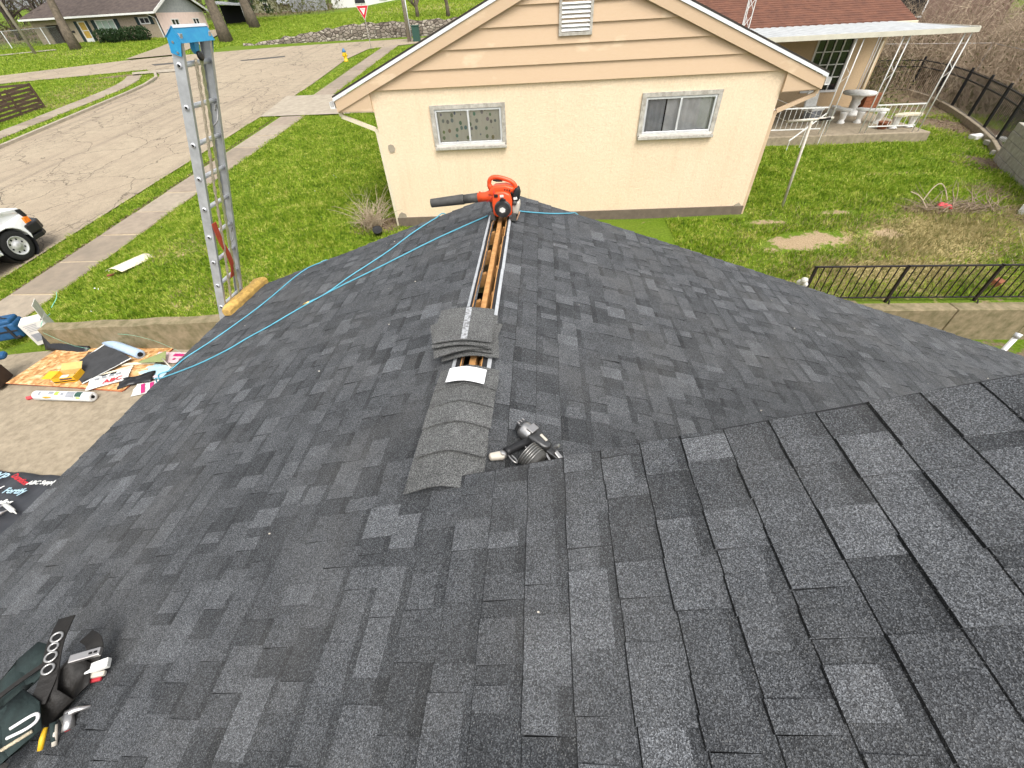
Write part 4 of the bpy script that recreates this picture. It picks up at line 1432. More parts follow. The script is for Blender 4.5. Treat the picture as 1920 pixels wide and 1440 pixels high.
# blue roof-shaped top cap
b = MB()
for (n0, n1, a0, a1) in ((0, .058, LL + .035, LL - .055), (0, -.058, LL + .035, LL - .055)):
    b.add([lad(a0, Y0 - .02, n0), lad(a0, Y1 + .02, n0), lad(a1, Y1 + .02, n1), lad(a1, Y0 - .02, n1)], [(0, 1, 2, 3)])
cap_ = b.build('top_cap', 'blue_paint', ld, world=True, solid=.004)
for yv, sg in ((Y0, -1), (Y1, 1)):
    b = MB()
    b.prism([lad(LL + .03, yv + sg * .012), lad(LL - .05, yv + sg * .012, .05), lad(LL - .15, yv + sg * .012, .038), lad(LL - .15, yv + sg * .012, -.038), lad(LL - .05, yv + sg * .012, -.05)], (0, sg * .004, 0))
    b.build('cap_bracket', 'blue_paint', cap_, world=True)
    for (ds, dn) in ((.07, .01), (.13, -.015)):
        MB().tube([lad(LL - ds, yv + sg * .016, dn), lad(LL - ds, yv + sg * .020, dn)], .009, 8).build('bolt', 'chrome', cap_, world=True)
MB().add([lad(LL + .0405, Y0 - .018, .003), lad(LL + .0405, Y1 + .018, .003), lad(LL + .026, Y1 + .018, -.012), lad(LL + .026, Y0 - .018, -.012)], [(0, 1, 2, 3)]).build('worn_edge', 'alu_frame', cap_, world=True, solid=.001)
ym = 4.20
b = MB()
b.prism([lad(LL - .03, ym - .03, -.045), lad(LL - .03, ym + .04, -.045), lad(LL - .13, ym + .03, -.05), lad(LL - .15, ym + .0, -.05), lad(LL - .12, ym - .025, -.05)], LN * .04)
b.build('pulley_bracket', 'blue_paint', ld, world=True, bevel=.004)
b = MB()
b.lathe([(.020, 0), (.034, .004), (.026, .010), (.034, .016), (.020, .02)], 16, Matrix.Translation(lad(LL - .15, ym, -.055)) @ Matrix.Rotation(R(90), 4, 'Y'))
b.build('pulley_wheel', 'black_plastic', ld, world=True, smooth=True)
def rope(pts, mat, name):
    P_ = smooth_path(pts, 14)
    b = MB()
    for ph in (0, math.pi):
        q = []
        for i, p_ in enumerate(P_):
            a = i * 1.25 + ph
            q.append(p_ + Vector((0, math.cos(a), 0)) * .007 + LN * (math.sin(a) * .007))
        b.tube(q, .0085, 6)
    return b.build(name, mat, ld, world=True, smooth=True)
rope([lad(LL - .17, ym - .045, -.05), lad(LL - .6, ym - .055, -.06), lad(LL - 1.2, ym - .06, -.055), lad(LL - 1.9, ym - .06, -.06), lad(LL - 2.8, ym - .06, -.05), lad(LL - 4.4, ym - .07, -.05)], 'rope', 'haul_rope')
rope([lad(LL - .13, ym + .03, -.05), lad(LL - .6, ym + .04, -.05), lad(LL - 1.2, ym + .05, -.045), lad(LL - 1.9, ym + .07, -.05), lad(LL - 2.8, ym + .12, -.05), lad(LL - 4.4, ym + .12, -.05)], 'rope_green', 'return_rope')
for ds in (.72, 1.95):
    b = MB()
    b.tube(smooth_path([lad(LL - ds, Y1 - .10, -.02), lad(LL - ds + .05, Y1 - .07, -.045), lad(LL - ds + .13, Y1 - .025, -.03), lad(LL - ds + .17, Y1 - .03, -.02), lad(LL - ds + .12, Y1 - .05, -.025)], 4), .006, 6)
    b.build('rung_hook', 'chrome', ld, world=True, smooth=True)
b = MB()
P_ = smooth_path([lad(LL - 1.58, Y0 + .03, -.05), lad(LL - 1.80, Y0 + .08, -.06), lad(LL - 2.0, Y0 + .17, -.06), lad(LL - 2.2, Y0 + .24, -.05), lad(LL - 2.38, Y0 + .26, -.02)], 5)
b.grid([[p_ + Vector((0, -.035, 0)), p_ + Vector((0, .035, 0))] for p_ in P_])
b.build('red_webbing', 'red_web', ld, world=True, solid=.006)
for yv in (Y0, Y1):
    MB().cbox((LB.x, yv, LB.z + .03), (.10, .05, .06)).build('ladder_foot', 'black_plastic', ld, world=True, bevel=.01)

# foam cushion wedged between the ladder and the shingles
fp = thing('foam_pad', 'worn yellow foam block wedged between ladder and roof edge', 'foam pad', on_left(-3.72, 4.36, .02), 0)
b = MB()
g = random.Random(4)
pr = [(-.065, -.02), (-.07, .055), (-.045, .095), (.035, .10), (.065, .06), (.06, -.02)]
rows = []
for k in range(12):
    y = 3.93 + .80 * k / 11
    en = .72 if k in (0, 11) else (.92 if k in (1, 10) else 1)
    rows.append([(-3.745 + .06 * (k / 11) + x_ * en + g.uniform(-.006, .006), y, zl(-3.745) + .03 + z_ * en + g.uniform(-.006, .006)) for x_, z_ in pr])
n = len(pr)
vs = [p for r_ in rows for p in r_]
fs = [(i * n + j, i * n + (j + 1) % n, (i + 1) * n + (j + 1) % n, (i + 1) * n + j) for i in range(11) for j in range(n)]
fs += [tuple(range(n - 1, -1, -1)), tuple(range(11 * n, 12 * n))]
b.add(vs, fs)
b.build('block', 'foam', fp, world=True, bevel=.01)

# grit and pale chips left on the shingles
g = random.Random(77)
b = MB()
for _ in range(34):
    if g.random() < .6:
        x, y = g.uniform(-3.6, 1.6), g.uniform(0.0, 4.4)
        if x > XR and y > YN:
            continue
        p_ = on_left(x, y, .019)
    else:
        x, y = g.uniform(-.2, 5.0), g.uniform(1.2, 4.4)
        p_ = on_right(x, y, .019)
    s_ = g.uniform(.002, .006)
    b.sphere(p_, (s_ * 1.4, s_, s_ * .7), 5, 4)
tag(b.build('roof_grit', 'tank_white'), 'tiny pale chips scattered over the shingles', 'grit', kind='stuff')

# ================================================================== NEIGHBOUR'S HOUSE
nh = thing('stucco_house', 'cream stucco bungalow with peach gable siding facing the roof', 'house', (-3.52, 10.0, -3.9), R(1.67))
W, D = 8.32, 12.8
ZB, ZSID = .21, 2.78
PITCH = .395
def rtop(x):                       # top surface of the roof at local x
    return 2.707 + PITCH * (x + .755) if x < W / 2 else 2.707 + PITCH * (W + .755 - x)
# stucco walls; window openings are real recesses in the front wall
wins = [(1.21, 2.75, 1.66, 2.46), (5.60, 7.16, 1.69, 2.50)]
b = MB()
xs_ = [0, 1.21, 2.75, 5.60, 7.16, W]
for i in range(5):
    x0, x1 = xs_[i], xs_[i + 1]
    if i in (1, 3):
        _, _, z0, z1 = wins[0 if i == 1 else 1]
        b.box(x0, x1, 0, .18, ZB, z0)
        b.box(x0, x1, 0, .18, z1, ZSID)
    else:
        b.box(x0, x1, 0, .18, ZB, ZSID)
b.box(0, .18, .18, D, ZB, 3.0)
b.box(W - .18, W, .18, D, ZB, 3.0)
b.box(.18, W - .18, D - .18, D, ZB, 3.0)
b.prism([(0, .12, ZSID), (W, .12, ZSID), (W, .12, rtop(W) - .1), (W / 2, .12, rtop(W / 2) - .12), (0, .12, rtop(0) - .1)], (0, .05, 0))
nw = b.build('wall', 'stucco', nh)
# loose render and bare patch at the corners
for (x, z, s_) in ((.20, 1.72, .085), (.11, .20, .14), (W - .11, .10, .17)):
    q = MB()
    g = random.Random(int(x * 100))
    q.prism([(x + s_ * math.cos(a) * g.uniform(.6, 1), -.004, z + s_ * 1.2 * math.sin(a) * g.uniform(.6, 1)) for a in np.linspace(0, 2 * math.pi, 9)[:-1]], (0, -.012, 0))
    q.build('broken_render', 'concrete_light', nw)
b = MB()
b.box(-.02, W + .02, -.03, .1, -.35, ZB - .003)
b.box(-.02, .1, .1, D, -.35, ZB - .003)
b.box(W - .1, W + .02, .1, D, -.35, ZB - .003)
plain('foundation', (.16, .125, .095), .9, var=.25, scale=6)
b.build('foundation', 'foundation', nh)
# clapboards on the gable, each a bevelled board
n = 0
z = ZSID + .0
while z < 4.3:
    z1 = z + .288
    f = lambda zz: max(0, (zz - (2.707 + PITCH * .755) + .05) / PITCH)
    xa, xb = max(0.0, f(z) - .1), max(0.0, f(z1) - .1)
    if xa > W / 2 - .1:
        break
    xb = min(xb, W / 2 - .02)
    q = MB()
    y0_, y1_ = -.046, -.012
    q.add([(xa, y0_, z), (W - xa, y0_, z), (W - xb, y1_, z1 + .012), (xb, y1_, z1 + .012), (xa, .12, z), (W - xa, .12, z), (W - xb, .12, z1 + .012), (xb, .12, z1 + .012)],
          [(0, 1, 2, 3), (0, 4, 5, 1), (0, 3, 7, 4), (1, 5, 6, 2)])
    q.build('clapboard', 'siding', nh)
    z = z1
    n += 1
# louvred vent
vx0, vx1, vz0, vz1 = 3.89, 4.41, 3.52, 4.18
q = MB()
q.box(vx0 - .05, vx0, -.07, 0, vz0 - .05, vz1 + .05)
q.box(vx1, vx1 + .05, -.07, 0, vz0 - .05, vz1 + .05)
q.box(vx0, vx1, -.07, 0, vz0 - .05, vz0)
q.box(vx0, vx1, -.07, 0, vz1, vz1 + .05)
vf = q.build('vent_frame', 'grey_trim', nh)
MB().box(vx0, vx1, -.018, -.012, vz0, vz1).build('vent_back', 'dark_inside', vf)
k = 0
z = vz0 + .012
while z < vz1 - .03:
    MB().add([(vx0, -.066, z), (vx1, -.066, z), (vx1, -.02, z + .058), (vx0, -.02, z + .058)], [(0, 1, 2, 3)]).build('louvre', 'white_paint', vf, solid=.004)
    z += .062
# roof planes, white drip edge, bargeboards
b = MB()
for sg in (0, 1):
    xa, xb = (-.76, W / 2) if sg == 0 else (W / 2, W + .76)
    b.prism([(xa, -.12, rtop(xa)), (xb, -.12, rtop(xb)), (xb, D + .3, rtop(xb)), (xa, D + .3, rtop(xa))], (0, 0, .03))
nr = b.build('roof', 'brown_roof', nh)
for sg in (0, 1):
    xa, xb = (-.76, W / 2) if sg == 0 else (W + .76, W / 2)
    q = MB()
    q.prism([(xa, -.118, rtop(xa) - .002), (xb, -.118, rtop(xb) - .002), (xb, -.118, rtop(xb) - .06), (xa, -.118, rtop(xa) - .06)], (0, .03, 0))
    q.build('drip_edge', 'drip_white', nr)
    q = MB()
    q.prism([(xa + (.02 if sg == 0 else -.02), -.098, rtop(xa) - .063), (xb, -.098, rtop(xb) - .063), (xb, -.098, rtop(xb) - .255), (xa + (.02 if sg == 0 else -.02), -.098, rtop(xa) - .255)], (0, .03, 0))
    q.build('bargeboard', 'siding', nh)
    q = MB()
    q.prism([(xa, -.066, rtop(xa) - .088), (xb, -.066, rtop(xb) - .088), (xb, .02, rtop(xb) - .088), (xa, .02, rtop(xa) - .088)], (0, 0, .02))
    q.build('soffit', 'siding', nh)
    # boxed eave return
    e = -.74 if sg == 0 else W + .74
    wx = -.0 if sg == 0 else W
    q = MB()
    ze = rtop(-.76) - .25
    q.prism([(e, -.07, ze), (wx, -.07, ze + PITCH * .74), (wx, -.07, ze - .02), ], (0, .25, 0))
    q.prism([(e, -.06, ze - .004), (wx, -.06, ze - .024), (wx, -.06, ze - .034), (e, -.06, ze - .014)], (0, D, 0))
    q.build('eave_return', 'siding', nh)
    gx = -.87 if sg == 0 else W + .77
    q = MB()
    for (dx0, dx1, dz0, dz1) in ((0, .1, -.19, -.18), (0, .008, -.18, -.075), (.092, .1, -.18, -.075)):
        q.box(gx + dx0, gx + dx1, -.08, D, rtop(-.76) + dz0, rtop(-.76) + dz1)
    q.build('gutter', 'white_paint', nh)
    s_ = 1 if sg == 0 else -1
    p0_ = Vector((gx + .05 + s_ * .1, .02, rtop(-.76) - .34))
    q = MB()
    wxx = -.035 if sg == 0 else W + .035
    P_ = [p0_ + Vector((0, 0, .2)), p0_, Vector((wxx - s_ * .02, .02, p0_.z - .27)), Vector((wxx, .03, p0_.z - .34)), Vector((wxx, .03, .0))]
    for a_, b_ in zip(P_[:-1], P_[1:]):
        q.bar(a_, b_, .075, .055, (0, -1, .01))
    q.build('downspout', 'cream_card' if sg == 0 else 'siding', nh)
# sliding windows
def slider(parent, x0, x1, z0, z1, kind):
    q = MB()
    t_ = .065
    q.box(x0 - .02, x0 + t_, -.035, .05, z0 + .07, z1 + .02)
    q.box(x1 - t_, x1 + .02, -.035, .05, z0 + .07, z1 + .02)
    q.box(x0 + t_, x1 - t_, -.035, .05, z1 - t_ + .01, z1 + .02)
    wf = q.build('window', 'grey_trim', parent)
    MB().prism([(x0 - .01, -.085, z0 + .0), (x1 + .02, -.085, z0 + .0), (x1 + .02, .03, z0 + .0), (x0 - .01, .03, z0 + .0)], (0, 0, .055)).build('sill', 'grey_trim', wf, bevel=.006)
    MB().prism([(x0 + .02, -.05, z0 + .058), (x1 - .02, -.05, z0 + .058), (x1 - .02, .03, z0 + .058), (x0 + .02, .03, z0 + .058)], (0, 0, .04)).build('sill_strip', 'white_card', wf)
    xi, xj, zi, zj = x0 + t_ + .003, x1 - t_ - .003, z0 + .10, z1 - t_ + .006
    xm = (xi + xj) / 2
    q = MB()
    fr_ = .04
    q.box(xi, xj, -.022, .02, zi, zi + fr_)
    q.box(xi, xj, -.022, .02, zj - fr_, zj)
    q.box(xi, xi + fr_, -.022, .02, zi + fr_, zj - fr_)
    q.box(xj - fr_, xj, -.022, .02, zi + fr_, zj - fr_)
    q.box(xm - fr_ / 2, xm + fr_ / 2, -.026, .02, zi + fr_, zj - fr_)
    q.build('frame', 'alu_frame', wf, bevel=.004, seg=1)
    for a_, b_ in ((xi + fr_, xm - fr_ / 2), (xm + fr_ / 2, xj - fr_)):
        MB().add([(a_, .0, zi + fr_), (b_, .0, zi + fr_), (b_, .0, zj - fr_), (a_, .0, zj - fr_)], [(0, 1, 2, 3)]).build('pane', 'glass', wf)
    if kind == 0:
        rows = [[(x, .05 + .008 * math.sin(x * 40), z) for x in np.linspace(xi, xj, 60)] for z in (zi, zj)]
        MB().grid(rows).build('curtain', 'curtain_spots', wf)
    else:
        rows = [[(x, .09 + .015 * math.sin(x * 55), z) for x in np.linspace(xi, xm - .28, 20)] for z in (zi, zj)]
        MB().grid(rows).build('curtain', 'curtain_grey', wf)
        rows = [[(x, .07 + .012 * math.sin(x * 50), z) for x in np.linspace(xm - .26, xj, 50)] for z in (zi, zj)]
        MB().grid(rows).build('curtain', 'curtain_white', wf)
    MB().box(x0, x1, .2, .22, z0, z1).build('dark_room', 'dark_inside', wf)
slider(nh, *wins[0], 0)
slider(nh, *wins[1], 1)

# ------------------------------------------------------------------ rear wing with red roof and porch
wg = thing('rear_wing', 'peach rear wing of the bungalow with reddish brown shingle roof', 'house', (9, 21, -3.9))
b = MB()
b.box(4.9, 10.62, 21, 21.15, -4, -1.05)
b.box(12.02, 13.15, 21, 21.15, -4, -1.05)
b.box(10.62, 12.02, 21, 21.15, -4, -3.1)
b.box(10.62, 12.02, 21, 21.15, -1.36, -1.05)
b.box(13.0, 13.15, 21.15, 27, -4, -1.05)
b.box(4.9, 13.0, 26.85, 27, -4, -1.05)
b.prism([(13.0, 21, -1.05), (13.0, 27, -1.05), (13.0, 24, -.1)], (.14, 0, 0))
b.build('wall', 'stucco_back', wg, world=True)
# big porch window
q = MB()
q.box(10.62, 10.69, 20.97, 21.05, -3.1, -1.36)
q.box(11.95, 12.02, 20.97, 21.05, -3.1, -1.36)
q.box(10.69, 11.95, 20.97, 21.05, -1.43, -1.36)
q.box(10.69, 11.95, 20.97, 21.05, -3.1, -3.03)
for x in (11.0, 11.32, 11.64):
    q.box(x - .02, x + .02, 20.985, 21.03, -3.03, -1.43)
for z in (-1.8, -2.2, -2.6):
    q.box(10.69, 11.95, 20.99, 21.02, z - .015, z + .015)
wn_ = q.build('window', 'white_paint', wg, world=True)
MB().add([(10.69, 21.04, -3.03), (11.95, 21.04, -3.03), (11.95, 21.04, -1.43), (10.69, 21.04, -1.43)], [(0, 1, 2, 3)]).build('pane', 'dark_glass', wn_, world=True)
b = MB()
def wtop(y):
    return -1.0 + .36 * (y - 20.55) if y < 24 else -1.0 + .36 * (27.45 - y)
b.prism([(4.4, 20.55, wtop(20.55)), (13.6, 20.55, wtop(20.55)), (13.6, 24, wtop(24)), (4.4, 24, wtop(24))], (0, 0, .04))
b.prism([(4.4, 24, wtop(24)), (13.6, 24, wtop(24)), (13.6, 27.45, wtop(27.45)), (4.4, 27.45, wtop(27.45))], (0, 0, .04))
wr = b.build('roof', 'red_roof', wg, world=True)
# shingle courses on the slope we see
for i in range(20):
    y = 20.58 + i * .17
    if y > 23.9:
        break
    q = MB()
    q.prism([(6.0, y, wtop(y) + .058), (13.62, y, wtop(y) + .058), (13.62, y + .19, wtop(y + .19) + .043), (6.0, y + .19, wtop(y + .19) + .043)], (0, 0, -.014))
    q.build('shingle_course', 'red_roof', wr, world=True)
MB().box(5.9, 13.62, 20.44, 20.54, -1.12, -.97).build('gutter', 'cream_card', wg, world=True, bevel=.02)
q = MB()
q.tube(smooth_path([(13.05, 20.48, -1.1), (13.02, 20.55, -1.22), (12.98, 20.8, -1.36), (13.0, 20.92, -1.5)], 4), .045, 8)
q.tube([(13.0, 20.94, -1.5), (13.0, 20.94, -3.6)], .04, 8)
q.build('downspout', 'cream_card', wg, world=True, smooth=True)
# lattice aerial mast on the wing
am = thing('aerial_mast', 'thin white lattice aerial mast rising in front of the red roof', 'mast', (6.3, 17.2, -1.3))
b = MB()
for (dx, dy) in ((0, 0), (.22, .02), (.11, .18)):
    b.tube([(6.2 + dx, 17.1 + dy, -1.35), (6.2 + dx, 17.1 + dy, 2.4)], .014, 6)
b.build('mast_leg', 'white_paint', am, world=True)
b = MB()
for k in range(9):
    z = -1.2 + .4 * k
    for (p_, q_) in (((0, 0), (.22, .02)), ((.22, .02), (.11, .18)), ((.11, .18), (0, 0))):
        b.tube([(6.2 + p_[0], 17.1 + p_[1], z), (6.2 + q_[0], 17.1 + q_[1], z + .3)], .008, 5)
b.build('mast_brace', 'white_paint', am, world=True)

# porch
pc = thing('porch', 'open porch with white corrugated awning on paired thin metal posts', 'porch', (10, 18.5, -3.92))
MB().box(5.0, 12.95, 16.3, 20.98, -4.15, -3.63).build('slab', 'concrete', pc, world=True, bevel=.02)
b = MB()
rows = [[], [], [], []]
for i in range(150):
    x = 5.9 + 6.75 * i / 149
    r_ = .014 * (1 if (i // 3) % 2 else -1)
    for k, (y, z) in enumerate(((16.35, -1.02), (17.8, -1.0), (19.2, -.98), (20.43, -.965))):
        rows[k].append((x, y, z + r_))
b.grid(rows)
b.build('awning_sheet', 'awning', pc, world=True)
q = MB()
q.box(5.9, 12.70, 16.31, 16.35, -1.11, -.99)
q.box(12.66, 12.70, 16.35, 20.43, -1.09, -.97)
q.build('awning_fascia', 'awning_trim', pc, world=True)
MB().box(5.95, 12.64, 16.36, 20.4, -1.07, -1.05).build('awning_soffit', 'awning', pc, world=True)
for (xa, ya, dx, dy) in ((12.42, 16.42, .18, .0), (10.74, 16.42, .17, 0), (9.42, 16.42, .20, .0), (12.5, 20.3, .0, .15)):
    q = MB()
    for d_ in (0, 1):
        q.tube([(xa + dx * d_, ya + dy * d_, -3.63), (xa + dx * d_, ya + dy * d_, -1.07)], .017, 8)
    for z in (-2.2,):
        q.tube(smooth_path([(xa, ya, z), (xa + dx * .5, ya + dy * .5, z + .1), (xa + dx, ya + dy, z + .21), (xa + dx * .5, ya + dy * .5, z + .32), (xa, ya, z + .42)], 3), .006, 5)
    q.build('post', 'white_paint', pc, world=True, smooth=True)
for (x0, x1, y_) in ((10.93, 12.40, 16.42), (7.0, 9.40, 16.42)):
    q = MB()
    q.bar((x0, y_, -2.84), (x1, y_, -2.84), .03, .035)
    q.bar((x0, y_, -3.44), (x1, y_, -3.44), .025, .03)
    rl = q.build('railing', 'white_paint', pc, world=True)
    for x in np.arange(x0 + .1, x1 - .03, .165):
        MB().tube([(x, y_, -3.44), (x, y_, -2.85)], .0075, 5).build('baluster', 'white_paint', rl, world=True)
q = MB()
q.bar((9.45, 16.45, -3.0), (8.0, 15.4, -3.55), .025, .03)
q.tube([(8.05, 15.45, -3.95), (8.05, 15.45, -3.5)], .012, 6)
q.tube([(8.7, 15.95, -3.95), (8.7, 15.95, -3.25)], .012, 6)
q.tube([(9.40, 16.2, -3.95), (9.40, 16.2, -3.05)], .012, 6)
q.build('step_handrail', 'white_paint', pc, world=True)
# concrete garden set
def lathe_thing(name, label, cat, loc, prof, mat, n=20, part='cast_body', group=None):
    o = thing(name, label, cat, loc, 0, group)
    MB().lathe(prof, n).build(part, mat, o, smooth=True, bevel=.004)
    return o
tbl = thing('garden_table', 'round white cast concrete pedestal table on the porch', 'table', (12.0, 19.35, -3.63))
MB().lathe([(.50, .66), (.54, .68), (.55, .71), (.53, .745), (.1, .75)], 28).build('table_top', 'cast_concrete', tbl, smooth=True)
MB().lathe([(.30, 0), (.31, .06), (.24, .10), (.15, .16), (.13, .3), (.17, .38), (.14, .46), (.2, .58), (.3, .66)], 18).build('pedestal', 'cast_concrete', tbl, smooth=True)
def curved_bench(name, label, loc, rz, top='cast_concrete'):
    o = thing(name, label, 'bench', loc, rz, 'cast concrete porch benches')
    b = MB()
    arc = np.linspace(-.75, .75, 9)
    up = [(.75 * math.sin(a), .75 * math.cos(a) - .75, 0) for a in arc]
    dn = [(.47 * math.sin(a), .47 * math.cos(a) - .75, 0) for a in arc[::-1]]
    b.prism([(p_[0], p_[1], .37) for p_ in up + dn], (0, 0, .07))
    b.build('seat', top, o, bevel=.015)
    for sx in (-.30, .30):
        q = MB()
        q.tube(smooth_path([(sx, -.16, 0), (sx, -.15, .05), (sx, -.17, .14), (sx, -.15, .25), (sx, -.14, .36)], 3), [.13, .13, .12, .10, .085, .08, .085, .095, .1, .11, .12, .13, .13], 10)
        q.build('leg', 'cast_concrete', o, smooth=True)
    return o
curved_bench('garden_bench', 'curved white concrete bench nearest the porch corner railing', (11.75, 17.75, -3.63), R(160))
curved_bench('garden_bench', 'concrete bench with yellowed seat by the corner post', (12.35, 17.1, -3.63), R(10), 'cream_card')
curved_bench('garden_bench', 'curved white concrete bench left of the round table', (10.75, 18.3, -3.63), R(100))
ch = thing('grey_chair', 'low grey garden seat at the left end of the porch', 'chair', (10.3, 18.9, -3.63), R(20))
MB().cbox((0, 0, .34), (.55, .5, .10)).build('seat', 'cast_concrete', ch, bevel=.03)
MB().cbox((0, .26, .60), (.55, .08, .5), (-.15, 0, 0)).build('backrest', 'cast_concrete', ch, bevel=.03)
MB().cbox((0, 0, .15), (.42, .4, .29)).build('base', 'print_grey', ch, bevel=.03)
pk = thing('red_planter', 'reddish brown wooden planter box behind the round table', 'planter', (12.75, 20.0, -3.63), R(15))
for k in range(5):
    MB().cbox((0, -.3, .08 + .12 * k), (.7, .03, .11)).build('slat', 'terracotta', pk, bevel=.004)
MB().cbox((0, 0, .3), (.68, .55, .6)).build('box', 'terracotta', pk)
pot = lathe_thing('clay_pot', 'small dark clay pot near the porch railing', 'pot', (11.75, 16.95, -3.63), [(.08, 0), (.13, .02), (.17, .18), (.19, .20), (.18, .22), (.1, .2)], 'terracotta', 14)
pot2 = lathe_thing('clay_pot', 'dark pot standing against the peach wall behind the left railing', 'pot', (9.2, 19.6, -3.63), [(.08, 0), (.13, .02), (.17, .22), (.19, .24), (.18, .26), (.1, .24)], 'steel_dark', 14)

# ------------------------------------------------------------------ clothes pole
cp = thing('clothes_pole', 'rusty white T-shaped clothes pole on the back lawn', 'clothes pole', (5.94, 10.66, gz(5.94, 10.66)))
MB().tube([(5.96, 10.66, -4.0), (5.86, 10.66, -2.08)], .03, 10).build('pole', 'pole_pale', cp, world=True, smooth=True)
MB().tube([(5.34, 10.64, -2.07), (5.86, 10.66, -2.06), (6.30, 10.68, -2.045)], .027, 10).build('crossbar', 'pole_pale', cp, world=True, smooth=True)
MB().tube([(5.99, 10.665, -2.062), (6.24, 10.675, -2.05)], .029, 10).build('rust_sleeve', 'iron_rust', cp, world=True, smooth=True)
for x in (5.42, 5.70, 6.05, 6.22):
    MB().tube([(x, 10.66, -2.09), (x, 10.66, -2.13), (x + .015, 10.66, -2.15)], .005, 5).build('hook', 'steel_dark', cp, world=True)
for (x, dx) in ((5.36, .35), (6.25, .25)):
    P_ = [(x + dx * u, 10.66 + 9.6 * u, -2.08 + .25 * u - .5 * u * (1 - u)) for u in np.linspace(0, 1, 12)]
    MB().tube(P_, .004, 5).build('line', 'white_paint', cp, world=True)

# ------------------------------------------------------------------ rusty iron fence on the yard wall
ifn = thing('iron_fence', 'rusty dark iron picket fence on the concrete wall, right side', 'fence', (7.5, 7.0, -4.36))
MB().bar((4.9, 7.0, -3.63), (12.0, 7.0, -3.66), .04, .018).build('top_rail', 'iron_rust', ifn, world=True)
MB().bar((4.9, 7.0, -4.26), (12.0, 7.0, -4.29), .035, .014).build('bottom_rail', 'iron_rust', ifn, world=True)
for x in (4.93, 6.48, 8.02, 9.56, 11.1):
    q = MB()
    q.bar((x, 7.0, -4.40), (x, 7.0, -3.62), .04, .04, (0, 1, 0))
    q.bar((x + .02, 6.96, -4.30), (x + .02, 6.78, -4.62), .016, .016, (1, 0, 0))
    q.build('post', 'iron_rust', ifn, world=True)
x = 5.07
while x < 11.9:
    if min(abs(x - a) for a in (4.93, 6.48, 8.02, 9.56, 11.1)) > .05:
        MB().bar((x, 7.0, -4.28), (x + rng.uniform(-.006, .006), 7.0, -3.64), .014, .014, (0, 1, 0)).build('picket', 'iron_rust', ifn, world=True)
    x += .1404
hb = thing('white_rag', 'crumpled white rag at the end of the rusty iron fence', 'rag', (4.86, 7.05, gz(4.86, 7.1)))
b = MB()
g = random.Random(3)
for k in range(7):
    b.sphere((4.84 + g.uniform(-.05, .05), 7.03 + g.uniform(-.04, .04), -3.93 + g.uniform(-.06, .06)), (g.uniform(.04, .07), g.uniform(.03, .05), g.uniform(.04, .06)), 7, 5)
b.tube([(4.87, 7.05, -4.38), (4.86, 7.04, -3.95)], .012, 6)
b.build('cloth', 'white_card', hb, world=True)
bk = thing('red_brick_piece', 'broken red brick lying beyond the rusty iron fence', 'brick', (8.75, 7.5, gz(8.75, 7.5)), .6)
MB().cbox((0, 0, .06), (.26, .13, .11), (.2, .1, 0)).build('brick_body', 'terracotta', bk, bevel=.01)
# pale pipe end in the lower yard by the roof edge
pp_ = thing('white_pipe', 'white plastic pipe leaning below the concrete wall, far right', 'pipe', (7.1, 5.6, -5.05))
MB().tube([(7.25, 5.4, -4.9), (7.5, 5.6, -4.12)], .035, 10).build('pipe', 'white_paint', pp_, world=True, smooth=True)
MB().tube([(7.485, 5.59, -4.16), (7.505, 5.605, -4.09)], .046, 10).build('collar', 'alu_frame', pp_, world=True, smooth=True)

# ------------------------------------------------------------------ concrete block wall on the right
cb = thing('block_wall', 'grey concrete block wall stub at the right edge', 'wall', (13.0, 12.6, gz(13, 12.6)))
A_, B_ = Vector((13.30, 14.0, 0)), Vector((11.1, 9.6, 0))
dv = (B_ - A_).normalized()
nv = Vector((-dv.y, dv.x, 0))
g0 = -3.95
BLK = []
for row in range(5):
    s = -.2 if row % 2 else 0
    while s < (B_ - A_).length - row * .12:
        a = max(s, 0)
        e = s + .40
        if e - a > .06:
            p0_, p1_ = A_ + dv * (a + .006), A_ + dv * (e - .006)
            jj = rng.uniform(-.008, .008)
            q = MB()
            q.prism([(p0_ + nv * jj) + Vector((0, 0, g0 + row * .2 + .005)), (p1_ + nv * jj) + Vector((0, 0, g0 + row * .2 + .005)), (p1_ + nv * (.2 + jj)) + Vector((0, 0, g0 + row * .2 + .005)), (p0_ + nv * (.2 + jj)) + Vector((0, 0, g0 + row * .2 + .005))], (0, 0, .19))
            q.build('block', 'block', cb, world=True, bevel=.006, seg=1)
        s = e
q = MB()
q.prism([A_ + nv * .02 + Vector((0, 0, g0 - .3)), B_ + nv * .02 + Vector((0, 0, g0 - .3)), B_ + nv * .18 + Vector((0, 0, g0 - .3)), A_ + nv * .18 + Vector((0, 0, g0 - .3))], (0, 0, 1.27))
q.build('mortar_core', 'mortar', cb, world=True)
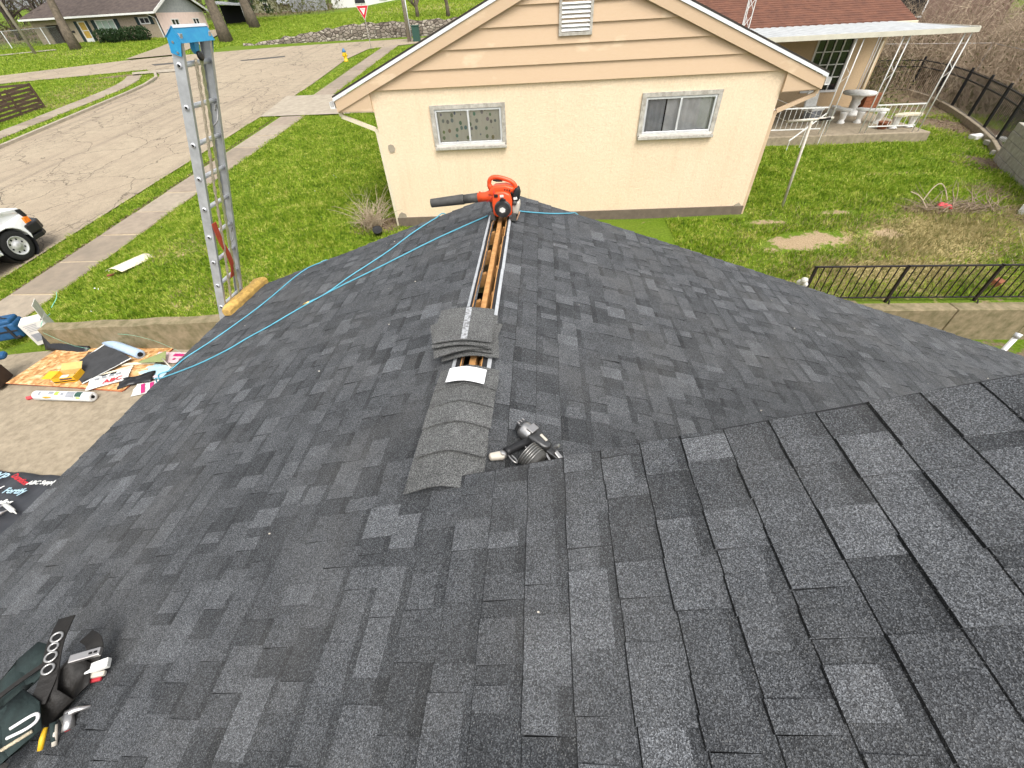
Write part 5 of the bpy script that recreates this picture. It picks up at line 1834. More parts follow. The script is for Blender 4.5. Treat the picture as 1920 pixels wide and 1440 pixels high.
# black steel fence
bf = thing('steel_fence', 'black steel picket fence along the right property line', 'fence', (16.5, 19, gz(16.5, 19)))
FP = [(13.55, 14.1), (14.35, 15.4), (15.15, 17.0), (15.95, 18.8), (16.75, 20.8), (17.45, 22.9), (17.75, 25.0), (16.0, 25.6), (14.2, 26.2)]
for i, (x, y) in enumerate(FP):
    z = max(gz(x, y), -3.9)
    MB().bar((x, y, z), (x, y, z + 1.42), .06, .06, (0, 1, 0)).build('post', 'iron_black', bf, world=True)
    if i == len(FP) - 1:
        break
    x2, y2 = FP[i + 1]
    z2 = max(gz(x2, y2), -3.9)
    for h in (.18, 1.05, 1.28):
        MB().bar((x, y, z + h), (x2, y2, z2 + h), .025, .035).build('rail', 'iron_black', bf, world=True)
    n = int(math.hypot(x2 - x, y2 - y) / .15)
    for k in range(1, n):
        u = k / n
        MB().bar((x + (x2 - x) * u, y + (y2 - y) * u, z + (z2 - z) * u + .1), (x + (x2 - x) * u, y + (y2 - y) * u, z + (z2 - z) * u + 1.34), .017, .017, (0, 1, 0)).build('picket', 'iron_black', bf, world=True)
ck = thing('fence_footing', 'low concrete footing under the black steel fence', 'kerb', (15.9, 18.8, gz(15.9, 18.8)))
for (x, y), (x2, y2) in zip(FP[:6], FP[1:7]):
    MB().bar((x - .02, y, -3.88), (x2 - .02, y2, -3.88), .22, .34).build('footing_block', 'concrete', ck, world=True, bevel=.02)
# second, galvanised fence behind it
gf = thing('wire_fence', 'thin galvanised wire fence behind the black steel fence', 'fence', (19, 22, gz(19, 22)))
for (x, y) in ((17.2, 15.6), (18.2, 18.4), (19.2, 21.4), (20.0, 24.6)):
    MB().tube([(x, y, gz(x, y)), (x, y, gz(x, y) + 1.75)], .03, 8).build('post', 'galv', gf, world=True)
MB().tube([(17.2, 15.6, gz(17.2, 15.6) + 1.72), (18.2, 18.4, gz(18.2, 18.4) + 1.72), (19.2, 21.4, gz(19.2, 21.4) + 1.72), (20.0, 24.6, gz(20, 24.6) + 1.72), (15.5, 27.5, -2.1)], .018, 6).build('top_rail', 'galv', gf, world=True)

# loose masonry and yard debris
for k, (x, y, rz, lab) in enumerate([(14.5, 16.3, .3, 'pale concrete slab scrap nearest the lawn by the black fence'), (14.35, 15.5, .1, 'flat concrete block lying in the leaf litter strip'), (14.9, 15.9, -.3, 'concrete block beside the black fence footing'), (13.6, 14.35, .7, 'broken concrete lump at the end of the block wall')]):
    o = thing('concrete_scrap', lab, 'rubble', (x, y, gz(x, y) + .02), rz)
    MB().cbox((0, 0, .06), (.45 - .06 * k, .24, .12), (.06, .05 * k, 0)).build('scrap_body', 'block' if k % 2 else 'cast_concrete', o, bevel=.015)
cd = thing('cinder_block', 'hollow concrete block lying on the dirt at the right edge', 'block', (10.9, 10.0, gz(10.9, 10.0) + .01), R(25))
q = MB()
for (x0, x1, y0, y1) in ((-.2, .2, -.1, -.07), (-.2, .2, .07, .1), (-.2, -.17, -.07, .07), (.17, .2, -.07, .07), (-.015, .015, -.07, .07)):
    q.box(x0, x1, y0, y1, 0, .19)
q.build('block_body', 'cast_concrete', cd)
cd.matrix_basis = Matrix.Translation((10.9, 10.0, gz(10.9, 10) + .1)) @ Matrix.Rotation(R(25), 4, 'Z') @ Matrix.Rotation(R(90), 4, 'X')
rp = thing('red_plastic_scrap', 'crumpled red plastic scrap on the brush pile', 'plastic scrap', (9.35, 10.25, gz(9.35, 10.25)))
b = MB()
g = random.Random(9)
for k in range(6):
    b.sphere((g.uniform(-.09, .09), g.uniform(-.07, .07), .08 + g.uniform(-.03, .05)), (g.uniform(.05, .09), g.uniform(.05, .08), g.uniform(.03, .05)), 7, 5)
b.build('scrap', 'red_plastic', rp)
MB().cbox((.14, -.06, .05), (.10, .06, .03), (.3, .2, .4)).build('torn_piece', 'red_plastic', rp, bevel=.01)

def twig_heap(name, label, cat, c, spread, n, length, mat, seed, up=.35, r=.007, part='twigs', curl=.25):
    g = random.Random(seed)
    o = thing(name, label, cat, (c[0], c[1], gz(c[0], c[1])))
    b = MB()
    for _ in range(n):
        a, q = g.uniform(0, 6.28), math.sqrt(g.random())
        x, y = c[0] + spread[0] * q * math.cos(a), c[1] + spread[1] * q * math.sin(a)
        z = gz(x, y) + g.uniform(0, .06)
        d = Vector((g.gauss(0, 1), g.gauss(0, 1), abs(g.gauss(0, 1)) * up + .02)).normalized()
        L = length * g.uniform(.4, 1.2)
        p_ = Vector((x, y, z))
        pts = [p_]
        for k in range(3):
            d = (d + Vector((g.gauss(0, curl), g.gauss(0, curl), g.gauss(0, curl * .6)))).normalized()
            p_ = p_ + d * L / 3
            p_.z = max(p_.z, gz(p_.x, p_.y) + .01)
            pts.append(p_)
        rr = r * g.uniform(.5, 1.4)
        b.tube(pts, [rr, rr * .85, rr * .65, rr * .3], 4, False)
    b.build(part, mat, o, world=True)
    return o
twig_heap('brush_pile', 'small heap of cut pale branches and twigs on the back lawn', 'brush pile', (9.7, 10.2), (.85, .28), 120, .62, 'twig', 31, .28, .009)
b = twig_heap('fallen_branch', 'bare forked branch arching over the brush pile', 'branch', (8.95, 10.35), (.06, .05), 1, .3, 'twig_pale', 5)
q = MB()
zz0 = gz(8.9, 10.3)
for P_ in ([(8.65, 10.5, zz0 + .34), (8.85, 10.4, zz0 + .25), (8.98, 10.2, zz0 + .05)], [(8.9, 10.33, zz0 + .2), (9.05, 10.45, zz0 + .42), (9.2, 10.5, zz0 + .5), (9.33, 10.45, zz0 + .4), (9.4, 10.3, zz0 + .2)]):
    q.tube(smooth_path(P_, 4), .011, 5)
q.build('limb', 'twig_pale', b, world=True)
twig_heap('brush_pile', 'spread of dry stalks and sticks at the far right of the yard', 'brush pile', (10.4, 8.2), (1.3, .5), 120, .5, 'twig_pale', 37, .12, .006)

# dry ornamental shrub beside the neighbour's wall
def fan_shrub(name, label, c, n, L, mat, seed, lean=.6, r=.006):
    g = random.Random(seed)
    o = thing(name, label, 'shrub', (c[0], c[1], gz(c[0], c[1])))
    b = MB()
    base = Vector((c[0], c[1], gz(c[0], c[1])))
    for _ in range(n):
        a = g.uniform(0, 6.28)
        p_ = base + Vector((g.gauss(0, .12), g.gauss(0, .12), 0))
        d = Vector((math.cos(a) * lean * g.random(), math.sin(a) * lean * g.random(), 1)).normalized()
        pts, l = [p_], L * g.uniform(.4, 1.1)
        for k in range(5):
            d = (d + Vector((math.cos(a) * .13, math.sin(a) * .13, -.08)) + Vector((g.gauss(0, .12), g.gauss(0, .12), g.gauss(0, .06)))).normalized()
            p_ = p_ + d * l / 5
            pts.append(p_)
        rr = r * g.uniform(.6, 1.5)
        b.tube(pts, [rr, rr * .9, rr * .8, rr * .6, rr * .45, rr * .2], 4, False)
        if g.random() < .7:
            k = g.randint(2, 4)
            d2 = Vector((g.gauss(0, 1), g.gauss(0, 1), .6)).normalized()
            b.tube([pts[k], pts[k] + d2 * l * .2, pts[k] + d2 * l * .32 + Vector((0, 0, -.02))], [rr * .6, rr * .4, rr * .2], 4, False)
    b.build('stems', mat, o, world=True)
    return o
fan_shrub('dry_shrub', 'leafless tan shrub with arching stems at the bungalow corner', (-4.25, 10.05), 150, .95, 'twig_pale', 12, 1.0)
sb_ = thing('black_bucket', 'small black plastic tub lying under the dry shrub', 'tub', (-3.95, 9.55, gz(-3.95, 9.55)), .3)
MB().lathe([(.07, 0), (.09, .01), (.11, .16), (.12, .17), (.1, .165)], 14, Matrix.Translation((0, 0, .02)) @ Matrix.Rotation(.5, 4, 'X')).build('tub_body', 'black_plastic', sb_, smooth=True)

# ================================================================== MATERIALS ON THE DRIVEWAY
DZ = -4.62
osb_lab = ['lower bright orange-edged chipboard sheet lying on the driveway', 'upper chipboard sheet of the stack on the driveway, rubbish on top']
for k in range(2):
    o = thing('osb_sheet', osb_lab[k], 'board', (-8.45 + .02 * k, 5.42 - .01 * k, DZ + .004 + .013 * k), R(-5.0 + 1.0 * k), 'chipboard sheets on the driveway')
    b = MB()
    b.box(-1.22, 1.22, -.61, .61, 0, .012)
    b.m = 0
    me_o = b.build('panel', ['osb', 'osb_edge'], o)
    me_o.data.polygons.foreach_set('material_index', [1, 0, 1, 1, 1, 1])
ZO = DZ + .032
# unrolled underlayment: grey sheet with a pale blue roll at its far end
ul = thing('underlayment_roll', 'half unrolled grey underlayment with pale blue backing on the chipboard', 'roofing roll', (-8.2, 5.5, ZO))
b = MB()
d0, d1 = Vector((-8.78, 5.30, ZO + .012)), Vector((-8.52, 5.92, ZO + .10))
e0, e1 = Vector((-8.14, 4.86, ZO + .012)), Vector((-7.66, 5.50, ZO + .08))
rows = []
for i in range(9):
    u = i / 8
    a, c_ = d0.lerp(e0, 0).lerp(d1, u), e0.lerp(e1, u)
    rows.append([a.lerp(c_, v) + Vector((0, 0, .015 * math.sin(6 * v + 4 * u))) for v in np.linspace(0, 1, 8)])
b.grid(rows)
b.build('sheet', 'underlay_grey', ul, world=True, solid=.004)
for (p_, q_) in ((d0, d1), (e0, e1)):
    MB().bar(p_ + Vector((0, 0, .006)), q_ + Vector((0, 0, .006)), .035, .003).build('sheet_edge', 'print_white', ul, world=True)
ra, rb = Vector((-8.62, 6.02, ZO + .09)), Vector((-7.58, 5.62, ZO + .075))
rdir = (rb - ra).normalized()
b = MB()
b.tube([ra, ra + rdir * .01, rb - rdir * .01, rb, rb - rdir * .004, rb - rdir * .12], [.08, .088, .088, .082, .05, .045], 20)
b.build('roll', 'wrap_blue', ul, world=True, smooth=True)
MB().tube([rb - rdir * .02, rb + rdir * .004], .046, 14).build('roll_core', 'dark_inside', ul, world=True)
MB().tube([ra.lerp(rb, .42), ra.lerp(rb, .425)], .0886, 20).build('tape_line', 'print_white', ul, world=True, smooth=True)
# open yellow carton
yb = thing('yellow_carton', 'open yellow and brown nail carton on the chipboard', 'carton', (-8.52, 5.02, ZO + .006), R(12))
for nm, c_, sz, rt in (('side', (0, -.12, .055), (.36, .006, .11), (0, 0, 0)), ('side', (0, .12, .055), (.36, .006, .11), (0, 0, 0)), ('side', (-.18, 0, .055), (.006, .24, .11), (0, 0, 0)), ('side', (.18, 0, .055), (.006, .24, .11), (0, 0, 0)), ('base', (0, 0, .004), (.36, .24, .006), (0, 0, 0)), ('flap', (0, .19, .13), (.35, .006, .15), (-1.0, 0, 0)), ('flap', (-.25, 0, .12), (.15, .22, .006), (0, .15, 0))):
    MB().cbox(c_, sz, rt).build(nm, 'cardboard' if nm in ('base',) or c_[1] > .1 else 'yellow_card', yb)
MB().cbox((.0, -.1245, .03), (.355, .003, .02)).build('dark_band', 'black_plastic', yb)
MB().cbox((.05, -.1245, .078), (.20, .003, .03), (0, 0, 0)).build('print_block', 'print_dark', yb)
pl = thing('paper_label', 'white instruction sheet lying in the open yellow carton', 'paper', (-8.70, 5.0, ZO + .02), R(15))
MB().grid([[(-.12, -.07, 0), (0, -.07, .012), (.12, -.07, .0)], [(-.12, .07, 0), (0, .07, .015), (.12, .07, .003)]]).build('sheet', 'print_white', pl, solid=.002)
# ABC wrapper and other shingle wrappers
def crumple(o, w_, h_, mat, seed, amp=.02, nx=9, ny=7, name='film'):
    g = random.Random(seed)
    rows = []
    for j in range(ny):
        rows.append([(-w_ / 2 + w_ * i / (nx - 1) + g.uniform(-.01, .01), -h_ / 2 + h_ * j / (ny - 1) + g.uniform(-.01, .01), amp * (.6 + g.random())) for i in range(nx)])
    return MB().grid(rows).build(name, mat, o, solid=.002)
wp = thing('supplier_wrapper', 'white plastic shingle wrapper printed ABC in red', 'wrapper', (-7.72, 4.98, ZO + .012), R(28))
crumple(wp, .62, .36, 'print_white', 3, .012)
text('ABC', 'lettering', 'print_red', wp, .15, loc_rot(.08, -.08, .030, 0, 0, 0), .001, 0, .004)
for k in range(4):
    MB().cbox((-.2 + .11 * k, .09, .026), (.07, .05, .002)).build('print_block', 'print_grey', wp)
w2 = thing('pink_wrapper', 'white and pink plastic wrapper under the garden rake by the wall', 'wrapper', (-6.95, 5.62, ZO - .01), R(-2))
crumple(w2, .85, .30, 'pink_wrap', 5, .012)
MB().cbox((.12, .06, .028), (.30, .07, .002)).build('print_block', 'magenta_print', w2)
for k in range(3):
    MB().lathe([(.028, 0), (.028, .002)], 12, Matrix.Translation((.06 + .13 * k, -.06, .027))).build('print_dot', 'magenta_print', w2)
w3 = thing('pale_blue_wrapper', 'pale blue plastic wrapper with pink print near the eave', 'wrapper', (-6.98, 5.22, ZO - .02), R(-14))
crumple(w3, .66, .34, 'print_blue', 8, .014)
MB().cbox((.05, -.13, .028), (.50, .05, .002)).build('print_block', 'pink_wrap', w3)
w4 = thing('magenta_wrapper', 'white wrapper with magenta stripes lowest beside the roof edge', 'wrapper', (-6.82, 4.83, DZ + .004), R(20))
crumple(w4, .55, .32, 'print_white', 9, .014)
for k in range(3):
    MB().cbox((-.12 + .14 * k, -.02, .030), (.06, .28, .002), (0, 0, .3)).build('print_stripe', 'magenta_print', w4)
bb = thing('black_bag', 'flat black plastic bag bunched at its middle beside the ABC wrapper', 'bag', (-7.20, 4.98, ZO - .0), R(24))
g = random.Random(14)
rows = []
for j in range(9):
    row = []
    for i in range(12):
        u, v = i / 11 * 2 - 1, j / 8 * 2 - 1
        pinch = 1 - .25 * math.exp(-(u * 3) ** 2)
        row.append((u * .27, v * .15 * pinch, .055 * (1 - .8 * max(abs(u), abs(v)) ** 3) * (1 - .45 * math.exp(-(u * 5) ** 2)) + g.uniform(-.006, .006) + .012 * math.sin(9 * math.atan2(v, u))))
    rows.append(row)
MB().grid(rows).build('film', 'bag_black', bb, smooth=True, solid=.002)
sk_ = 0
for (x, y, rz, l, m_, lab) in ((-7.50, 5.42, .12, .62, 'cream_card', 'thin pale wood lath lying across the chipboard'), (-7.95, 5.05, .45, .5, 'black_plastic', 'dark torn felt strip under the ABC wrapper'), (-7.78, 5.20, .55, .55, 'cream_card', 'narrow cream trim strip beside the underlayment sheet'), (-8.72, 5.62, 1.95, .30, 'brown_fence', 'short grey-brown board on the chipboard')):
    o = thing('wood_lath' if m_ != 'black_plastic' else 'felt_strip', lab, 'offcut', (x, y, ZO + .004), rz)
    MB().cbox((0, 0, .014), (l, .06, .022), (.05, 0, 0)).build('strip', m_, o, bevel=.003)
# leaf rake
rk = thing('leaf_rake', 'green plastic leaf rake head lying face up over the wrappers', 'rake', (-7.12, 5.48, ZO + .05), R(25))
b = MB()
b.prism([(.16, -.17, .03), (-.32, .02, .03), (-.30, .055, .03), (.12, .17, .05)], (0, 0, .006))
b.build('fan', 'rake_green', rk)
for k in range(17):
    u = k / 16
    p_ = Vector((-.30, .045, .034)).lerp(Vector((.12, .17, .054)), u)
    MB().bar(p_, p_ + Vector((-.03 + .05 * u, .06, -.02)), .008, .004).build('tine', 'rake_green', rk)
MB().tube([(.10, -.06, .045), (.30, -.42, .02)], .012, 8).build('handle', 'tank_white', rk, smooth=True)
# white underlayment roll in its wrapper
wr_ = thing('wrapped_roll', 'white wrapped underlayment roll with green print on bare concrete', 'roofing roll', (-8.15, 4.52, DZ))
b = MB()
A_, B_ = Vector((-8.65, 4.53, DZ + .085)), Vector((-7.60, 4.50, DZ + .085))
ax = (B_ - A_).normalized()
b.tube([A_ - ax * .012, A_, B_, B_ + ax * .012, B_ + ax * .004], [.06, .083, .083, .06, .03], 20)
b.build('roll', 'roll_white', wr_, world=True, smooth=True)
MB().tube([B_ + ax * .010, B_ + ax * .0145], .028, 12).build('core', 'dark_inside', wr_, world=True)
def wrap_patch(s0, s1, a0, a1, mat, nm='print_patch'):
    rows = []
    for s in (s0, s1):
        rows.append([A_ + ax * s + Vector((0, -.0845 * math.cos(a), .0845 * math.sin(a))) for a in np.linspace(a0, a1, 7)])
    MB().grid(rows).build(nm, mat, wr_, world=True)
wrap_patch(.64, .80, .5, 1.8, 'print_grey')
wrap_patch(.81, .93, .7, 1.9, 'bin_green')
wrap_patch(.83, .91, .3, .62, 'lime_print')
wrap_patch(.42, .50, .9, 1.8, 'lime_print')
wrap_patch(.12, .16, .8, 1.6, 'print_grey')
wrap_patch(.30, .40, 1.1, 1.7, 'print_grey')
wrap_patch(.54, .60, .9, 1.5, 'print_grey')
MB().cbox(A_ + ax * .30 + Vector((0, -.075, .02)), (.12, .012, .09), (.4, .1, .1)).build('yellow_tag', 'yellow_card', wr_, world=True, bevel=.004)
rc = thing('red_can', 'crushed red drink can beside the white wrapped roll', 'can', (-8.80, 4.53, DZ + .002), R(30))
MB().tube([(-.07, 0, .035), (-.065, 0, .035), (-.02, .004, .030), (.03, -.004, .032), (.062, 0, .034), (.066, 0, .034)], [.022, .033, .029, .034, .033, .025], 12).build('can_body', 'red_plastic', rc)
MB().tube([(.066, 0, .034), (.070, 0, .034)], .027, 12).build('can_lid', 'chrome', rc)
# blue cooler bag
cl = thing('cooler_bag', 'blue soft cooler bag with dark trim at the driveway edge', 'bag', (-10.95, 6.3, gz(-10.95, 5.9) + .03), R(20))
cl.matrix_basis = Matrix.Translation((-11.0, 6.28, -4.56)) @ Matrix.Rotation(R(22), 4, 'Z')
MB().cbox((0, 0, .17), (.66, .36, .34)).build('body', 'cooler_blue', cl, bevel=.05, smooth=True, seg=3)
MB().cbox((0, 0, .36), (.60, .32, .10)).build('lid', 'cooler_blue', cl, bevel=.04, smooth=True, seg=3)
MB().cbox((-.05, -.02, .415), (.30, .16, .03)).build('lid_pocket', 'cooler_dark', cl, bevel=.012)
MB().cbox((.0, -.185, .19), (.64, .012, .035)).build('trim_band', 'cooler_dark', cl, bevel=.004)
MB().cbox((.20, -.19, .16), (.05, .014, .30), (0, 0, 0)).build('strap', 'cooler_dark', cl, bevel=.004)
MB().tube(smooth_path([(-.25, -.05, .40), (-.1, -.08, .49), (.1, -.08, .49), (.25, -.05, .40)], 4), .014, 8).build('handle', 'cooler_dark', cl, smooth=True)
for sx in (-.26, .26):
    MB().tube([(sx, -.20, .04), (sx, -.16, .04)], .04, 12).build('wheel', 'black_plastic', cl, smooth=True)
# white printed carton, flap open
wc = thing('white_carton', 'white printed carton with open flap at the end of the wall', 'carton', (-10.05, 6.22, -4.56), R(38))
for nm, c_, sz, rt in (('front', (0, -.17, .23), (.36, .008, .46), (0, 0, 0)), ('back', (0, .17, .23), (.36, .008, .46), (0, 0, 0)), ('side', (-.18, 0, .23), (.008, .34, .46), (0, 0, 0)), ('side', (.18, 0, .23), (.008, .34, .46), (0, 0, 0)), ('base', (0, 0, .004), (.36, .34, .008), (0, 0, 0)), ('top', (-.02, .0, .46), (.32, .34, .006), (0, .05, 0)), ('flap', (.19, .04, .60), (.008, .34, .30), (0, .12, 0))):
    MB().cbox(c_, sz, rt).build(nm, 'white_card', wc)
for k in range(5):
    MB().cbox((-.04, -.1755, .42 - .03 * k), (.2 - .03 * (k % 3), .003, .010)).build('print_line', 'print_grey', wc)
MB().cbox((.09, -.1755, .26), (.06, .003, .07)).build('print_block', 'print_dark', wc)
MB().cbox((-.07, -.1755, .16), (.14, .003, .16)).build('print_block', 'print_grey', wc)
bs = thing('black_sheeting', 'black plastic sheeting heaped against the retaining wall', 'sheeting', (-9.5, 5.95, DZ), R(-6))
rows = []
g = random.Random(6)
for j in range(6):
    rows.append([(-.35 + .95 * i / 9, -.12 + .16 * j / 5, (.30 - .24 * i / 9) * (j / 5) + g.uniform(0, .03)) for i in range(10)])
MB().grid(rows).build('film', 'bag_black', bs, smooth=True, solid=.003)
gs = thing('green_strap', 'pale green plastic strapping hanging over the retaining wall', 'strap', (-8.6, 6.0, -4.1))
for P_ in ([(-10.55, 7.30, -4.12), (-10.25, 7.0, -4.10), (-10.15, 6.72, -4.16)], [(-10.05, 6.55, -4.20), (-9.90, 6.3, -4.16), (-9.72, 6.08, -4.13), (-9.6, 5.96, -4.12)], [(-9.55, 5.88, -4.20), (-9.1, 5.80, -4.42), (-8.75, 5.78, -4.52)], [(-8.0, 5.86, -4.22), (-7.7, 5.84, -4.24), (-7.3, 5.80, -4.34), (-6.9, 5.72, -4.5), (-6.6, 5.6, -4.57)]):
    P2 = smooth_path(P_, 5)
    MB().grid([[p_ + Vector((-.011, .004, .012)), p_ + Vector((.011, -.004, .012))] for p_ in P2]).build('band', 'strap_green', gs, world=True, solid=.003)
# dark tote at the left edge
tt = thing('dark_tote', 'dark tool tote with navy lid at the left picture edge', 'tote', (-9.98, 4.86, DZ), R(18))
MB().cbox((0, 0, .15), (.55, .40, .30)).build('body', 'garage_dark', tt, bevel=.03)
MB().cbox((0, .05, .34), (.55, .36, .08), (.12, 0, 0)).build('lid', 'cooler_dark', tt, bevel=.03)
MB().cbox((.1, .30, .38), (.5, .16, .10), (.2, 0, .1)).build('folded_bag', 'cooler_blue', tt, bevel=.04)
# black printed tarp with hardware on it
tp_ = thing('printed_tarp', 'black supplier tarp with red, white and blue lettering below the eave', 'tarp', (-7.4, 2.5, DZ), R(-4))
rows = []
g = random.Random(2)
for j in range(12):
    rows.append([(-1.1 + 2.1 * i / 19, -.75 + 1.25 * j / 11, .03 + .02 * math.sin(i * 1.3 + j * .7) + g.uniform(0, .012)) for i in range(20)])
MB().grid(rows).build('sheet', 'tarp', tp_, smooth=True, solid=.004)
for (body, m_, x, y, sz, rz) in (('XP', 'print_blue', -.27, .39, .17, -.08), ('Duration', 'print_red', .09, .38, .10, -.30), ('ABC Supply', 'print_white', .47, .36, .085, .12), ('TruDef', 'print_white', -.19, .22, .10, -.02), ('Fortify', 'print_blue', .21, .20, .12, .05), ('Series', 'print_red', -.16, .04, .11, -.25), ('Roofing', 'print_white', .19, .03, .105, .06), ('Supply', 'print_white', -.52, .05, .10, 0)):
    text(body, 'lettering', m_, tp_, sz, loc_rot(x, y, .072, 0, 0, rz), .001, .25, .003)
for k, (x, y, rz, m_, lab) in enumerate([(-7.05, 2.28, .9, 'chrome', 'white and silver caulking gun on the printed tarp'), (-7.22, 2.02, .2, 'red_card', 'red handled tool on the printed tarp'), (-6.95, 2.42, -.4, 'print_white', 'white tube lying on the tarp edge')]):
    o = thing('caulk_gun' if k == 0 else ('hand_tool' if k == 1 else 'caulk_tube'), lab, 'tool', (x, y, DZ + .06), rz)
    MB().tube([(-.13, 0, .03), (.09, 0, .03), (.11, 0, .03), (.19, 0, .03)], [.027, .027, .012, .004], 12).build('barrel', m_, o, smooth=True)
    MB().bar((-.13, 0, .03), (-.19, -.08, .02), .025, .02).build('handle', 'chrome' if k != 1 else 'black_plastic', o, bevel=.004)
# sheets on the lawn
ls = thing('cream_board', 'curved cream siding board lying on the front lawn', 'board', (-10.05, 8.78, gz(-10.05, 8.78) + .03), R(72))
rows = [[(-.42 + .84 * i / 8, -.36 + .72 * j / 6, .02 + .13 * math.cos((j / 6 - .35) * 2.4)) for i in range(9)] for j in range(7)]
MB().grid(rows).build('sheet', 'cream_card', ls, smooth=True, solid=.008)
lb = thing('brown_offcut', 'small brown wood offcut beside the cream board on the lawn', 'offcut', (-10.60, 8.62, gz(-10.6, 8.62) + .03), R(30))
MB().cbox((0, 0, .02), (.16, .07, .03)).build('piece', 'terracotta', lb, bevel=.004)

# ================================================================== WHITE VAN AT THE KERB
vn = thing('cargo_van', 'white cargo van with black bumper parked at the left edge', 'van', (-15.55, 8.05, gz(-15.55, 8.05)))
vn.matrix_basis = Matrix.Translation((-15.22, 8.2, float(street_z(8.2)) + .035)) @ Matrix.Rotation(math.atan(.08), 4, 'X')
HW = .98
def arch(cy, r, n=10):
    return [(cy + r * math.cos(a), .36 + r * math.sin(a)) for a in np.linspace(math.pi, 0, n)]
prof = [(-2.85, .42), (-2.15, .40)] + [(y, z) for y, z in arch(-1.65, .46)] + [(-1.15, .38), (1.28, .38)] + [(y, z) for y, z in arch(1.80, .47)] + [(2.33, .48), (2.62, .55), (2.66, .95), (2.58, 1.08), (1.72, 1.28), (1.0, 1.95), (.75, 2.05), (-2.75, 2.08), (-2.85, 1.95)]
def hw(y, z):
    w_ = HW
    if z > 1.2:
        w_ -= (z - 1.2) * .16
    if y > 2.2:
        w_ -= (y - 2.2) ** 2 * .55
    return w_
n = len(prof)
b = MB()
secs = [-1, -.93, -.6, 0, .6, .93, 1]
vs = []
for sx in secs:
    ins = .0 if abs(sx) < .95 else .0
    for (y, z) in prof:
        k = 1.0 if abs(sx) < .95 else 1.0
        yy2, zz2 = y, z
        if abs(sx) > .95:                      # round the corners in
            cy, cz = (y - (-.1)) * .012, (z - 1.1) * .018
            yy2, zz2 = y - cy, (z - cz if z > .6 else z)
        vs.append((sx * hw(y, z), yy2, zz2))
fs = []
for i in range(len(secs) - 1):
    for j in range(n):
        fs.append((i * n + j, i * n + (j + 1) % n, (i + 1) * n + (j + 1) % n, (i + 1) * n + j))
fs += [tuple(range(n - 1, -1, -1)), tuple(range((len(secs) - 1) * n, len(secs) * n))]
b.add(vs, fs)
body = b.build('body', 'van_paint', vn, bevel=.03, smooth=False, seg=3)
for sx in (-1, 1):
    for cy in (-1.65, 1.80):
        wv = MB()
        wv.lathe([(.22, -.12), (.34, -.12), (.385, -.09), (.39, 0), (.385, .09), (.34, .115), (.235, .12), (.22, .02)], 28, Matrix.Translation((sx * .83, cy, .385)) @ Matrix.Rotation(R(90) * sx, 4, 'Y'), False)
        wh = wv.build('wheel', 'tyre', vn, smooth=True, bevel=.01)
        rm = MB()
        rm.lathe([(.23, .08), (.245, .125), (.225, .115), (.20, .085), (.10, .10), (.085, .125), (.03, .13)], 26, Matrix.Translation((sx * .83, cy, .385)) @ Matrix.Rotation(R(90) * sx, 4, 'Y'))
        rm.build('rim', 'rim', wh, smooth=True)
        for k in range(8):
            a = k * math.pi / 4 + .2
            hb_ = MB()
            hb_.lathe([(.026, 0), (.024, .006)], 8, Matrix.Translation((sx * (.83 + .0885), cy + .165 * math.cos(a), .385 + .165 * math.sin(a))) @ Matrix.Rotation(R(90) * sx, 4, 'Y'))
            hb_.build('rim_hole', 'dark_inside', wh)
        q = MB()
        q.lathe([(.47, -.35), (.47, .10), (.46, .10), (.46, -.34)], 24, Matrix.Translation((sx * .86, cy, .40)) @ Matrix.Rotation(R(90) * sx, 4, 'Y'))
        q.build('wheel_housing', 'black_plastic', vn)
b = MB()
bp = [(-1.0, 2.28), (-1.0, 2.62), (-.88, 2.80), (-.5, 2.88), (.5, 2.88), (.88, 2.80), (1.0, 2.62), (1.0, 2.28), (.9, 2.28), (.9, 2.5), (-.9, 2.5), (-.9, 2.28)]
b.prism([(x, y, .46) for x, y in bp], (0, 0, .24))
b.build('bumper', 'black_plastic', vn, bevel=.03)
b = MB()
b.prism([(x * .96, y - .04, .30) for x, y in bp], (0, 0, .12))
b.build('air_dam', 'black_plastic', vn, bevel=.02)
MB().box(-.62, .62, 2.62, 2.675, .72, .98).build('grille', 'black_plastic', vn, bevel=.01)
